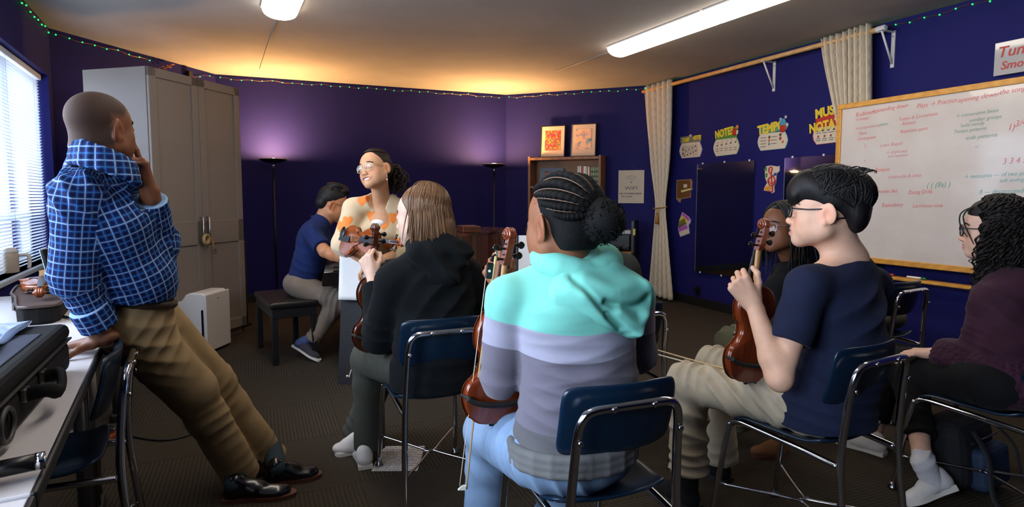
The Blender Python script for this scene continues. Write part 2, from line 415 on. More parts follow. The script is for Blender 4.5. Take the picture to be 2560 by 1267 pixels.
# patterned cloth: wavy grey lines on cream
t = NT('curtain_cloth'); uv = t.new('ShaderNodeTexCoord').outputs['UV']
sp = t.new('ShaderNodeSeparateXYZ'); t.link(uv, sp.inputs[0])
sn = t.math('SINE', t.math('MULTIPLY', sp.outputs[1], 58.0)); sgn = t.math('SINE', t.math('MULTIPLY', sp.outputs[0], PI/.045))
sg2 = t.math('SIGN', sgn); ph = t.math('ADD', sp.outputs[0], t.math('MULTIPLY', t.math('MULTIPLY', sn, .0085), sg2))
fr_ = t.math('FRACT', t.math('DIVIDE', ph, .045)); dl = t.math('ABSOLUTE', t.math('SUBTRACT', fr_, .5))
t.color(t.ramp(dl, [(.0, lin((158,146,130))), (.03, lin((176,164,146))), (.06, lin((216,202,178))), (1, lin((222,208,184)))])); t.set(Roughness=.85, Sheen_Weight=.2)
trn = t.new('ShaderNodeBsdfTranslucent'); trn.inputs[0].default_value = (*lin((225,205,170)),1); ms = t.new('ShaderNodeMixShader'); ms.inputs[0].default_value = .12
t.link(t.b.outputs[0], ms.inputs[1]); t.link(trn.outputs[0], ms.inputs[2]); t.link(ms.outputs[0], t.n['Material Output'].inputs[0]); m_curt = t.m
def curtain(rows, npl, amp, parent, name, width):
    """rows: (s_left, s_right, z, pleat scale); a pleated sheet hung in the wall frame (y is depth)"""
    rows = np.array(rows); zz = np.linspace(rows[0,2], rows[-1,2], 60); nx = npl*14
    o_ = np.argsort(rows[:,2]); sl = np.interp(zz, rows[o_,2], rows[o_,0]); sr = np.interp(zz, rows[o_,2], rows[o_,1]); am = np.interp(zz, rows[o_,2], rows[o_,3])
    k = np.ones(7)/7; pad = lambda a: np.convolve(np.pad(a, 3, 'edge'), k, 'valid'); sl, sr = pad(sl), pad(sr)
    q = np.linspace(0, 1, nx); v = np.zeros((60, nx, 3))
    for i in range(60):
        wob = .25*np.sin(q*9+zz[i]*1.3)+.2*np.sin(q*23-zz[i]*.7)
        v[i,:,0] = sl[i]+(sr[i]-sl[i])*(q+.010*np.sin(q*npl*4*PI+zz[i]))
        v[i,:,1] = amp*am[i]*(np.sin(q*npl*2*PI+wob)+.35*np.sin(q*npl*4*PI+1+wob*2)+.25*np.sin(q*5))
        v[i,:,2] = zz[i]
    idx = np.arange(60*nx).reshape(60, nx); f = np.stack([idx[:-1,:-1], idx[1:,:-1], idx[1:,1:], idx[:-1,1:]], -1).reshape(-1,4)
    me = np_mesh(name, v.reshape(-1,3), f); ul = me.uv_layers.new(name='UVMap')
    uvc = np.stack([np.tile(q*width, (60,1)), np.tile(zz[:,None], (1,nx))], -1).reshape(-1,2); li = np.zeros(len(me.loops), np.int32); me.loops.foreach_get('vertex_index', li)
    ul.data.foreach_set('uv', uvc[li].astype(np.float32).ravel())
    o = link_mesh(name, me, m_curt, parent); sd = o.modifiers.new('thickness', 'SOLIDIFY'); sd.thickness = .002
    return o
m_tassel = M('gold_tassel', (168,120,52), .7, nscale=60, namt=.3, bump=.6, bscale=300, stretch=(1,1,.1)); m_ring = M('bronze_ring', (92,72,48), .4, metal=.7)
def tie(parent, s, z, w):
    b = MB(); b.tube([(s+w*math.cos(a), .045*math.sin(a), z+.012*math.sin(a+1)) for a in np.linspace(0, 2*PI, 28, endpoint=False)], .008, 6, closed=True); o = b.build('tieback', m_tassel, parent)
    b = MB(); b.tube([(s+.01,-.05,z), (s+.015,-.056,z-.06)], .004, 5); b.lathe([(.002,0),(.014,-.012),(.016,-.03),(.011,-.034),(.019,-.05),(.024,-.15),(.0,-.15)], (s+.015,-.056,z-.05), 12); b.build('tassel', m_tassel, o)
def g5(px, py): return onw(px, py, 5, ROFF)
e = wempty('curtain', 5, 0, 0, ROFF, label='cream wavy-line curtain tied with a gold tassel, beside the shelf corner', cat='curtain', group='cream curtains on the wooden rod')
a0, a1 = g5(1611,210)[0], g5(1680,200)[0]; zt = g5(1645,205)[1]-.0
r = [(a0, a1, min(zt, ZR+.055), .7), (g5(1616,300)[0], g5(1680,300)[0], g5(1650,300)[1], .8), (g5(1625,410)[0], g5(1676,410)[0], g5(1650,410)[1], .7), (g5(1637,500)[0], g5(1665,500)[0], g5(1650,500)[1], .35), (g5(1638,519)[0], g5(1663,519)[0], g5(1650,519)[1], .3), (g5(1634,560)[0], g5(1668,560)[0], g5(1650,560)[1], .4), (g5(1618,745)[0], g5(1684,745)[0], .03, .8)]
curtain(r, 5, .045, e, 'cloth', 1.1); c_ = g5(1650,519); tie(e, c_[0], c_[1], (g5(1664,519)[0]-g5(1637,519)[0])/2+.01)
e = wempty('curtain', 5, 0, 0, ROFF, label='cream wavy-line curtain drawn to the left, partly behind the whiteboard', cat='curtain', group='cream curtains on the wooden rod')
r = [(g5(2051,95)[0], g5(2118,75)[0], ZR+.05, .8), (g5(2058,150)[0], g5(2120,150)[0], g5(2080,150)[1], .9), (g5(2080,260)[0], g5(2121,260)[0], g5(2090,260)[1], .7), (g5(2098,350)[0], g5(2126,350)[0], g5(2110,350)[1], .5), (g5(2112,470)[0], g5(2132,470)[0], g5(2120,470)[1], .3), (g5(2080,900)[0], g5(2170,900)[0], .03, .6)]
curtain(r, 4, .035, e, 'cloth', .8)
e = wempty('curtain', 5, 0, 0, ROFF, label='straight hanging cream curtain at the near end of the rod above the whiteboard', cat='curtain', group='cream curtains on the wooden rod')
r = [(g5(2116,75)[0], g5(2179,60)[0], ZR+.06, .9), (g5(2116,250)[0], g5(2181,250)[0], g5(2150,250)[1], .9), (g5(2122,470)[0], g5(2184,470)[0], g5(2150,470)[1], .8), (g5(2120,900)[0], g5(2190,900)[0], .03, .8)]
curtain(r, 4, .04, e, 'cloth', .8)
for px, py in ((2143,80),):
    b = MB(); s, z = g5(px, py); b.tube([(s, .0+.028*math.cos(a), ZR-ZR+z+.028*math.sin(a)) for a in np.linspace(0,2*PI,20,endpoint=False)], .005, 6, closed=True); b.build('grommet', m_ring, e)
# ================================================================== FURNITURE AND THINGS
m_chrome = M('chrome', (205,205,210), .13, metal=1.0)
m_darkchrome = M('worn_chrome', (120,120,125), .22, metal=1.0)
m_navy = NT('navy_chair_plastic'); v = m_navy.coord(); m_navy.color(m_navy.ramp(m_navy.noise(v, 4, 3), [(.3, lin((8,29,48))), (.7, lin((10,34,55)))])); m_navy.set(Roughness=.28, Specular_IOR_Level=.5); m_navy.bump(m_navy.noise(v, 500, 2), .08, .001); m_navy = m_navy.m
m_black = M('black_satin', (20,20,22), .45)
m_blackpl = M('black_plastic', (16,16,18), .35)
m_rubber = M('black_rubber', (14,14,15), .7)
m_white = M('white_plastic', (222,216,210), .35)
m_paper = M('white_paper', (228,226,224), .8, nscale=20, namt=.02)

def make_chair(label, loc, rz, z0=0):
    """school chair: plastic seat and back, chrome tube frame. local +y = the way it faces, origin under the seat centre"""
    e = empty('school_chair', (loc[0], loc[1], 0), rz, label=label, cat='chair', group='navy school chairs')
    if make_chair.proto is not None:
        for ch in make_chair.proto.children: dup_tree(ch, e)
        return e
    make_chair.proto = e
    # seat shell
    nx, ny = 15, 15; P = np.zeros((nx, ny, 3))
    for i, a in enumerate(np.linspace(-1, 1, nx)):
        for j, c in enumerate(np.linspace(-1, 1, ny)):
            k = .5; xx = a*math.sqrt(1-.16*abs(c)**6); yy = c*math.sqrt(1-.16*abs(a)**6)
            wdt = .198 - .012*(1-c)/2
            z = .447 + .004*a*a*4 - .014*math.exp(-((c+.25)/.5)**2)*(1-a*a) - (.026*max(0, c-.55)**2/.2) + .022*max(0,-c-.6)**2/.16
            P[i,j] = (xx*wdt, yy*.195, z)
    b = MB(); b.grid(P); o = b.build('seat', m_navy, e); md = o.modifiers.new('shell', 'SOLIDIFY'); md.thickness = .012; md.offset = -1; bv = o.modifiers.new('soft', 'SUBSURF'); bv.levels = 1; bv.render_levels = 1
    # back shell
    nx, nz = 17, 11; P = np.zeros((nx, nz, 3))
    for i, a in enumerate(np.linspace(-1, 1, nx)):
        for j, c in enumerate(np.linspace(-1, 1, nz)):
            xx = a*math.sqrt(1-.14*abs(c)**6)*.176; zz = c*math.sqrt(1-.14*abs(a)**6)*.102
            P[i,j] = (xx, -.232+.034*a*a - .045*c*.5 + .006*c*c, .692+zz)
    b = MB(); b.grid(P); o = b.build('backrest', m_navy, e); md = o.modifiers.new('shell', 'SOLIDIFY'); md.thickness = .012; md.offset = 0; bv = o.modifiers.new('soft', 'SUBSURF'); bv.levels = 1; bv.render_levels = 1
    R = .0125
    # back loop + rear legs: one bent tube
    side = lambda s: [(s*.178,-.285,.012),(s*.172,-.262,.22),(s*.164,-.243,.43),(s*.155,-.252,.60),(s*.150,-.262,.68),(s*.138,-.268,.722),(s*.112,-.272,.740)]
    pts = spline(side(-1)+[(-.05,-.274,.743),(.05,-.274,.743)]+side(1)[::-1], 64); b = MB(); b.tube(pts, R, 10); b.build('back_frame', m_chrome, e)
    # seat frame with front legs: one bent tube each side
    for s in (-1, 1):
        pts = spline([(s*.163,-.236,.405),(s*.165,-.10,.415),(s*.166,.10,.425),(s*.168,.155,.425),(s*.171,.185,.41),(s*.176,.205,.36),(s*.188,.255,.012)], 40)
        b = MB(); b.tube(pts, .011, 10); b.build('seat_frame', m_chrome, e)
    for s in (-1, 1):   # stretchers: rods that run across to meet in the middle
        b = MB(); b.tube(spline([(s*.182,.232,.155),(s*.03,.02,.150),(s*.025,-.03,.150),(s*.171,-.262,.165)], 20), .0055, 6); b.build('stretcher', m_chrome, e)
    b = MB(); b.tube([(-.03,-.004,.150),(.03,-.004,.150)], .006, 6); b.build('stretcher', m_chrome, e)
    for x, y in ((-.188,.255),(.188,.255),(-.178,-.285),(.178,-.285)):
        b = MB(); b.lathe([(.016,0),(.02,.002),(.02,.008),(.013,.014),(.0135,.03)], (x,y,0), 12); b.build('glide', m_darkchrome, e)
    for x, z in ((-.149,.662),(.149,.662),(-.06,.742),(.06,.742)):
        b = MB(); b.lathe([(.009,0),(.008,.004),(.003,.006)], (x, -.275 if abs(x) > .1 else -.286, z), 10, rotmat((1,0,0), PI/2)); b.build('rivet', m_chrome, e)
    return e
make_chair.proto = None

# ------------------------------------------------------------------ violins
def vmat(name, rgb, dark):
    t = NT(name); v = t.coord((1,1,.12)); f = t.noise(v, 60, 4, .6); f2 = t.noise(t.coord((1,1,1)), 9, 3)
    t.color(t.mix(t.math('MULTIPLY', f2, .5), t.ramp(f, [(.3, lin(dark)), (.75, lin(rgb))]), (*lin(dark),))); t.set(Roughness=.22, Coat_Weight=.5, Coat_Roughness=.12); return t.m
m_v1 = vmat('red_brown_varnish', (150,68,30), (98,37,16)); m_v2 = vmat('amber_varnish', (168,88,34), (116,50,18)); m_v3 = vmat('brown_varnish', (104,48,24), (62,26,12))
m_ebony = M('ebony', (14,13,13), .3); m_maple = M('neck_maple', (186,136,84), .35, nscale=40, namt=.1, stretch=(1,1,.15)); m_string = M('violin_string', (170,170,175), .3, metal=.9)
m_bridge = M('bridge_maple', (206,160,104), .5); m_tip = M('white_bone', (230,226,214), .4)
VOUT = [(.012,0),(.05,.003),(.082,.022),(.1,.06),(.1035,.085),(.099,.113),(.088,.129),(.082,.133),(.078,.137),(.068,.150),(.058,.170),(.055,.187),(.058,.205),(.066,.218),(.071,.222),(.073,.228),(.080,.245),(.0835,.268),(.081,.295),(.066,.328),(.045,.346),(.02,.354),(.010,.356)]
def violin_outline(n=44):
    r = spline(VOUT, n); L = [(-x, z) for x, z in r[::-1]]; return [tuple(p) for p in r]+[p for p in L]
def make_violin(kind, label, R, pos, group='violins'):
    """R: 3x3 columns = local x (width), y (towards the back plate), z (towards the scroll); pos = end button point"""
    mv = {1: m_v1, 2: m_v2, 3: m_v3}[kind]
    e = empty('violin', label=label, cat='violin', group=group)
    e.matrix_world = Matrix(np.vstack([np.hstack([np.asarray(R), np.asarray(pos).reshape(3,1)]), [0,0,0,1]]).tolist())
    if kind in make_violin.proto:
        for ch in make_violin.proto[kind].children: dup_tree(ch, e)
        return e
    make_violin.proto[kind] = e
    ol = violin_outline(); hw = .016
    # ribs (slightly inside)
    inset = [(x*.965, .178+(z-.178)*.982) for x, z in ol]
    b = MB(); b.prism(inset, -hw, hw, smooth=False); o = b.build('ribs', mv, e)
    for f in o.data.polygons: f.use_smooth = True if abs(f.normal.y) < .5 else False
    # arched plates
    def plate(sign, arch, name, mat):
        N = len(ol); rings = [1, .97, .9, .78, .6, .4, .2]; v = []; fcs = []
        for r in rings:
            h = arch*(1-r**2.2)*(.55+.45*(1 if r < .9 else .6))
            for x, z in ol:
                cz = .178; v.append((x*r, sign*(hw+.0035+h), cz+(z-cz)*r))
        n0 = len(v); v.append((0, sign*(hw+.0035+arch), .178))
        for x, z in ol: v.append((x, sign*(hw-.0005), z))
        for k in range(len(rings)-1):
            for i in range(N): fcs.append((k*N+i, k*N+(i+1)%N, (k+1)*N+(i+1)%N, (k+1)*N+i))
        for i in range(N): fcs.append(((len(rings)-1)*N+i, (len(rings)-1)*N+(i+1)%N, n0, n0))
        for i in range(N): fcs.append((i, (i+1)%N, n0+1+(i+1)%N, n0+1+i))
        me = bpy.data.meshes.new(name); me.from_pydata(v, [], [f if f[2] != f[3] else f[:3] for f in fcs]); me.update()
        bm = bmesh.new(); bm.from_mesh(me); bmesh.ops.recalc_face_normals(bm, faces=bm.faces); bm.to_mesh(me); bm.free()
        for p in me.polygons: p.use_smooth = True
        return link_mesh(name, me, mat, e)
    plate(1, .011, 'back_plate', mv); tp = plate(-1, .013, 'top_plate', m_v2 if kind == 2 else mv)
    for s in (-1, 1):   # f holes
        pts = spline([(s*.020,-.0335,.226),(s*.026,-.0335,.222),(s*.030,-.033,.205),(s*.036,-.0325,.188),(s*.044,-.031,.172),(s*.05,-.0295,.160),(s*.056,-.028,.160)], 22)
        b = MB(); b.tube(pts, [.0022]*22, 6); b.ball((s*.021,-.0335,.222), .0042, 1); b.ball((s*.056,-.028,.165), .0048, 1); b.build('f_hole', m_ebony, tp)
    # neck
    b = MB(); b.tube(spline([(0,.012,.352),(0,.002,.362),(0,-.009,.385),(0,-.011,.43),(0,-.012,.478),(0,-.010,.49)], 18), [.014]*2+[.0125]*3+[.0105]*13, 12, flat=.85); b.box((0,-.004,.352), (.024,.04,.014), bev=.004); b.build('neck', m_maple, e)
    b = MB(); v8 = [(-.021,-.042,.215),(.021,-.042,.215),(.0125,-.024,.485),(-.0125,-.024,.485),(-.021,-.034,.215),(.021,-.034,.215),(.0125,-.016,.485),(-.0125,-.016,.485)]
    vs = [b.bm.verts.new(p) for p in v8]
    for f in ((0,1,2,3),(7,6,5,4),(0,4,5,1),(1,5,6,2),(2,6,7,3),(3,7,4,0)): b.bm.faces.new([vs[i] for i in f])
    b.build('fingerboard', m_ebony, e)
    # pegbox and scroll
    pb = [(-.024,.486),(-.022,.50),(-.014,.53),(-.006,.552),(.0,.57),(-.002,.585)]  # front line (y,z)
    bk = [(.0,.484),(.006,.50),(.013,.53),(.017,.552),(.018,.572)]
    b = MB(); prof = pb[:5]+bk[::-1]; hwid = .0115
    b.prism([(y, z) for y, z in prof], -hwid, hwid, Matrix(((0,1,0,0),(1,0,0,0),(0,0,1,0),(0,0,0,1)))); sc_ = b.build('pegbox', mv, e)
    th = np.linspace(-.5, 2.6*2*PI*.86, 60); rr = np.interp(th, [th[0], th[-1]], [.0185, .0045]); cy, cz = -.001, .580
    pts = np.stack([np.zeros_like(th), cy+rr*np.cos(th)*1.0, cz+rr*np.sin(th)], 1); pts[:,0] = 0
    for s in (-1, 0, 1):
        pp = pts.copy(); pp[:,0] = s*np.interp(th, [th[0], th[-1]], [.006, .019]); b = MB(); b.tube(pp, np.interp(th, [th[0], th[-1]], [.0062, .0042]), 8); b.build('scroll', mv, e)
    b = MB(); b.tube([(-.021,cy,cz),(.021,cy,cz)], .0055, 10); b.ball((-.021,cy,cz), .0058, 1); b.ball((.021,cy,cz), .0058, 1); b.build('scroll_eye', mv, e)
    b = MB(); b.box((0,-.0235,.53), (.013,.004,.066)); b.build('peg_slot', m_ebony, e)
    for z, s in ((.502,1),(.517,-1),(.535,1),(.550,-1)):
        y = np.interp(z, [.50,.552], [-.008,.004]); b = MB()
        b.tube([(-s*.016,y,z),(s*.016,y,z),(s*.03,y,z)], [.0032,.0038,.0042], 8); b.ball((s*.043,y,z), .0125, 2, (1,.36,.95)); b.tube([(s*.028,y,z),(s*.033,y,z)], [.0065,.0065], 8); b.build('peg', m_ebony, e)
    # strings, bridge, tailpiece, chin rest, button
    b = MB()
    for k in range(4):
        x0 = (k-1.5)*.011; x1 = (k-1.5)*.0055; b.tube([(x0*.8,-.046,.118),(x0,-.068,.168),(x1,-.026,.486),(x1*.6,-.012,.535)], .0007, 4)
    b.build('strings', m_string, e)
    b = MB(); b.prism([(-.021,-.031),(-.012,-.033),(-.006,-.041),(.006,-.041),(.012,-.033),(.021,-.031),(.018,-.05),(.02,-.064),(.0,-.070),(-.02,-.064),(-.018,-.05)], .1665, .170, Matrix(((1,0,0,0),(0,0,1,0),(0,1,0,0),(0,0,0,1)))); b.build('bridge', m_bridge, e)
    b = MB(); b.prism([(-.011,.012),(.011,.012),(.021,.11),(.018,.122),(-.018,.122),(-.021,.11)], -.048, -.040); b.build('tailpiece', m_ebony, e)
    b = MB(); b.ball((-.045,-.043,.028), .042, 2, (1,.18,.62)); b.tube([(-.03,-.036,-.003),(-.03,.022,-.003)], .003, 6); b.tube([(-.055,-.036,.001),(-.055,.022,.001)], .003, 6); b.build('chin_rest', m_ebony, e)
    b = MB(); b.lathe([(.006,-.012),(.0075,-.006),(.004,.002)], (0,0,0), 10); b.build('end_button', m_ebony, e)
    # shoulder rest across the back
    b = MB(); pts = spline([(-.108,.034,.082),(-.08,.046,.076),(-.03,.052,.07),(.03,.048,.068),(.08,.042,.075),(.108,.034,.088)], 22); b.tube(pts, .0145, 8, flat=.55)
    for s, z in ((-1,.082),(1,.088)): b.tube([(s*.098,.04,z),(s*.107,.022,z),(s*.107,-.002,z)], [.006,.005,.005], 6)
    b.build('shoulder_rest', m_rubber, e)
    return e
make_violin.proto = {}
def axes(z, back):
    """violin frame from its long axis and the direction its back faces"""
    z = nrm(z); y = nrm(np.asarray(back, float)-z*np.dot(back, z)); x = np.cross(y, z); return np.stack([x, y, z], 1)
m_bowstick = M('bow_stick_pale', (196,168,120), .4); m_hair = M('bow_hair', (214,204,180), .6); m_bowdark = M('bow_stick_brown', (84,46,26), .35)
def make_bow(label, frog, tip, out, mat):
    """violin bow from its frog end to its tip; out = side the hair is on"""
    frog = np.asarray(frog, float); tip = np.asarray(tip, float); z = nrm(tip-frog); L = np.linalg.norm(tip-frog); y = nrm(np.asarray(out, float)-z*np.dot(out, z)); x = np.cross(y, z)
    e = empty('violin_bow', label=label, cat='bow', group='violin bows'); e.matrix_world = Matrix(np.vstack([np.hstack([np.stack([x,y,z],1), frog.reshape(3,1)]), [0,0,0,1]]).tolist())
    b = MB(); zz = np.linspace(0, L, 24); b.tube([(0, .006*math.sin(PI*q/L), q) for q in zz], np.interp(zz, [0,L], [.0043,.0028]), 8); b.build('stick', mat, e)
    b = MB(); b.prism([(.002,L-.012),(.002,L+.002),(.026,L+.004),(.014,L-.01)], -.0045, .0045, Matrix(((0,1,0,0),(1,0,0,0),(0,0,1,0),(0,0,0,1)))); b.build('head', m_tip, e, label='pale bow tip')
    b = MB(); b.box((0,.014,.045), (.010,.020,.048), bev=.003); o = b.build('frog', m_ebony, e)
    b = MB(); b.lathe([(.004,0),(.004,.003)], (-.0052,.014,.045), 12, rotmat((0,1,0), PI/2)); b.lathe([(.004,0),(.004,.003)], (.0025,.014,.045), 12, rotmat((0,1,0), PI/2)); b.build('eye', m_tip, o)
    b = MB(); b.tube([(0,0,-.016),(0,0,0)], .0048, 8); b.build('screw', m_chrome, e)
    b = MB(); b.box((0,.022,L/2+.02), (.009,.0012,L-.06)); b.build('hair', m_hair, e)
    return e

# ------------------------------------------------------------------ music stand
def make_stand(label, x, y, rz, z, tilt, w=.48, h=.33):
    e = empty('music_stand', (x, y, 0), rz, label=label, cat='music stand', group='black music stands')
    R = rotmat((1,0,0), -tilt); b = MB(); b.box((0,0,z), (w,.006,h), R, bev=.003); b.build('desk', m_black, e)
    b = MB(); c = R @ np.array([0,-.02,-h/2]); b.box((c[0],c[1],z+c[2]), (w,.045,.006), R, bev=.002); b.build('ledge', m_black, e)
    b = MB(); b.tube([(0,.03,.25),(0,.03,z-.02)], .009, 8); b.build('pole', m_black, e)
    for k in range(3):
        a = k*2*PI/3+.5; b = MB(); b.tube([(0,.03,.28),(.27*math.cos(a),.03+.27*math.sin(a),.012)], .008, 6); b.build('leg', m_black, e)
    return e

# ================================================================== LEFT SIDE: cabinet, purifier, tables
m_cab = M('grey_cabinet_paint', (128,118,110), .5, nscale=2, namt=.03); m_cabside = m_cab; m_steel = M('brushed_steel', (190,190,192), .3, metal=1)
CF = nrm(np.array([.25,.97])); ca = math.atan2(CF[1], CF[0])
e = empty('wardrobe_cabinet', (-2.755, 4.62, 0), ca, label='tall grey two-door shaker cabinet in the left corner', cat='cabinet')
CW, CH, CDp = 1.0, 2.262, .60
b = MB(); b.box((CW/2, CDp/2+.02, CH/2+.03), (CW, CDp, CH-.06), bev=.003); b.build('body', m_cab, e)
b = MB(); b.box((CW/2, CDp/2+.035, .03), (CW-.01, CDp-.03, .06), bev=.002); b.build('plinth', m_cab, e)
for k in range(2):
    x0 = k*CW/2+.002; x1 = x0+CW/2-.004; d = MB(); xm = (x0+x1)/2; st = .07
    d.box((xm, .012, CH/2+.035), (x1-x0-.01, .012, CH-.08))
    for c, sz in (((x0+st/2,.005,CH/2+.035),(st,.022,CH-.075)), ((x1-st/2,.005,CH/2+.035),(st,.022,CH-.075)), ((xm,.005,CH-.0025-st/2),(x1-x0,.022,st)), ((xm,.005,.0725+st/2+.01),(x1-x0,.022,st+.02)), ((xm,.005,.97),(x1-x0,.022,.20))): d.box(c, sz, bev=.0035, seg=2)
    dr = d.build('door', m_cab, e)
    hx = .5+(-.035 if k == 0 else .035); b = MB(); b.tube([(hx,-.006,1.10),(hx,-.036,1.10),(hx,-.036,.90),(hx,-.006,.90)], .007, 8); b.build('handle', m_steel, dr)
def cabp(x, y, z): return np.array([-2.755, 4.62, 0])+np.array([CF[0]*x-CF[1]*y, CF[1]*x+CF[0]*y, z])
m_tape = M('tan_tape', (170,146,100), .5); p = cabp(.475,-.05,.915)
b = MB(); b.lathe([(.026,-.012),(.047,-.012),(.047,.012),(.026,.012),(.026,-.012)], (0,0,0), 28, rotmat((1,0,0), PI/2), caps=False); o = b.build('tape_roll', m_tape); o.location = p; o.rotation_euler = (.0,0,ca+.2); setp(o, 'roll of tan tape hung on the left cabinet door handle', 'tape')
e2 = empty('key_bunch', cabp(.535,-.045,.905), ca, label='bunch of keys with a lanyard loop hung on the right cabinet door handle', cat='keys')
b = MB(); b.tube(spline([(0,0,.02),(.012,-.006,-.02),(.014,-.008,-.06),(.02,-.006,-.02),(.006,0,.02)], 24), .004, 6); b.build('lanyard', M('mustard_lanyard', (160,120,52), .7), e2)
for k in range(3):
    b = MB(); a = (k-1)*.5; b.lathe([(.011,-.001),(.011,.001)], (.016+.01*(k-1),-.01-.003*k,-.085), 12, rotmat((1,0,0),PI/2)); b.box((.016+.022*(k-1)*.8,-.01-.003*k,-.107), (.006,.002,.034), rotmat((0,1,0), a)); b.build('key', m_steel, e2)
# things on the cabinet top: adapter on the wall strip and a tangle of wire
b = MB(); b.box((0,0,0), (.05,.05,.11), bev=.005); b.tube([(0,0,-.05),(.01,.02,-.08),(.05,.03,-.10)], .004, 6); o = b.build('power_adapter', m_blackpl); o.location = wpt(2, 1.52, .03, 2.57); o.rotation_euler = (0,0,wang(2)); setp(o, 'black power adapter plugged in high above the grey cabinet', 'adapter')
b = MB()
for k in range(3):
    c = np.array([.05*k-.05, 0, .02*((k*7)%3)]); b.tube([c+np.array([.035*math.cos(a)+.01*math.sin(3*a+k), .02*math.sin(2*a), .022*math.sin(a+k)]) for a in np.linspace(0,2*PI,26)], .0035, 5)
o = b.build('wire_coil', m_wire); o.location = wpt(2, 1.2, .05, 2.585); o.rotation_euler = (0,0,wang(2)); setp(o, 'loose coil of copper wire hanging above the grey cabinet', 'wire')
# dark loudspeaker beyond the cabinet
e = empty('floor_speaker', (*cabp(1.16,.28,0)[:2], 0), ca, label='slim black floor speaker standing just right of the grey cabinet', cat='speaker')
b = MB(); b.box((0,0,.43), (.20,.2,.82), bev=.01); b.build('body', m_blackpl, e); b = MB(); b.box((0,0,.01), (.24,.24,.02), bev=.004); b.build('base', m_blackpl, e)
b = MB(); b.box((0,-.105,.47), (.17,.012,.68), bev=.004); b.build('grille', M('speaker_grille', (24,23,24), .9), e)
b = MB(); b.tube(spline([(-2.55,6.7,.006),(-2.75,6.62,.006),(-2.6,6.4,.006),(-2.3,6.45,.006),(-2.5,6.75,.006),(-2.2,6.9,.006)], 60), .005, 6); setp(b.build('loose_cable', m_rubber), 'black cable lying loosely on the floor behind the piano bench', 'cable')

# air purifier
pa = math.atan2(.322,.057+.0); A_ = G(516,888)[:2]; B_ = G(575,862)[:2]; pd = nrm(B_-A_); pa = math.atan2(pd[1], pd[0]); pw = float(np.linalg.norm(B_-A_))
e = empty('air_purifier', (*((A_+B_)/2), 0), pa, label='white air purifier standing on the floor before the grey cabinet', cat='air purifier')
ph = .50; pdp = .27
out = [(0,.02),(0,ph-.03),(.012,ph-.008),(.03,ph),(.13,ph),(.165,ph-.012),(.20,ph-.06),(.225,ph-.075),(pdp,ph-.078),(pdp,.02)]
b = MB(); b.prism([(y, z) for y, z in out], -pw/2+.012, pw/2-.012, Matrix(((0,1,0,0),(1,0,0,0),(0,0,1,0),(0,0,0,1)))); o = b.build('body', m_white, e); bv = o.modifiers.new('round', 'BEVEL'); bv.width = .012; bv.segments = 3; bv.limit_method = 'ANGLE'
b = MB(); b.box((0,-.004,ph/2+.005), (pw,.018,ph-.03), bev=.008); b.build('front_panel', m_white, e)
b = MB(); b.box((-pw/2+.011,.028,ph/2-.04), (.004,.018,ph*.62), bev=.001); b.build('side_vent', m_blackpl, e)
b = MB(); b.box((0,-.0138,ph-.06), (.03,.001,.006)); b.build('badge', M('grey_badge', (120,116,112), .4), e)
b = MB(); b.box((0,.13,.01), (pw-.05,.2,.02)); b.build('base', m_blackpl, e)

# tables along the window wall
m_tabletop = M('table_laminate', (205,200,202), .35, nscale=30, namt=.02); m_edge = M('table_edge_black', (24,23,22), .5); m_leg = M('grey_leg_metal', (110,108,106), .35, metal=.6)
TD = nrm(np.array([-.50,.88])); tn = np.array([-TD[1], TD[0]])   # along the wall / towards the wall
tA = np.array([-.845, 1.0]); tang = math.atan2(TD[1], TD[0])
def table(s0, s1, label):
    e = empty('folding_table', (*(tA+TD*s0), 0), tang, label=label, cat='table', group='white tables under the window')
    L_ = s1-s0; dpt = .60; b = MB(); b.box((L_/2, dpt/2, .728), (L_-.006, dpt, .024), bev=.004); b.build('tabletop', m_tabletop, e)
    b = MB(); b.box((L_/2, -.003, .726), (L_-.004, .012, .034), bev=.005); b.build('edge_band', m_edge, e)
    b = MB(); b.box((L_/2, dpt/2, .70), (L_-.2, dpt-.16, .03)); b.build('frame', m_edge, e)
    for x in (.12, L_-.12):
        for k, y in enumerate((.07, dpt-.07)):
            b = MB(); b.tube([(x,y,.70),(x,y,.04)], .022, 12); b.tube([(x+.07,y,.70),(x+.07,y,.06)], .022, 12); b.build('leg', m_leg, e)
            b = MB(); b.box((x+.035, y, .022), (.16,.06,.044), bev=.01); b.build('foot', m_rubber, e)
    return e
table(-.95, .05, 'white table nearest the camera at the left edge')
table(.06, 1.42, 'white table under the black suitcase-like case and the leaning hand')
table(1.43, 2.86, 'white table behind the leaning man, far one along the window')
def tp(s, d, z=.74):
    q = tA+TD*s+tn*d; return np.array([q[0], q[1], z])
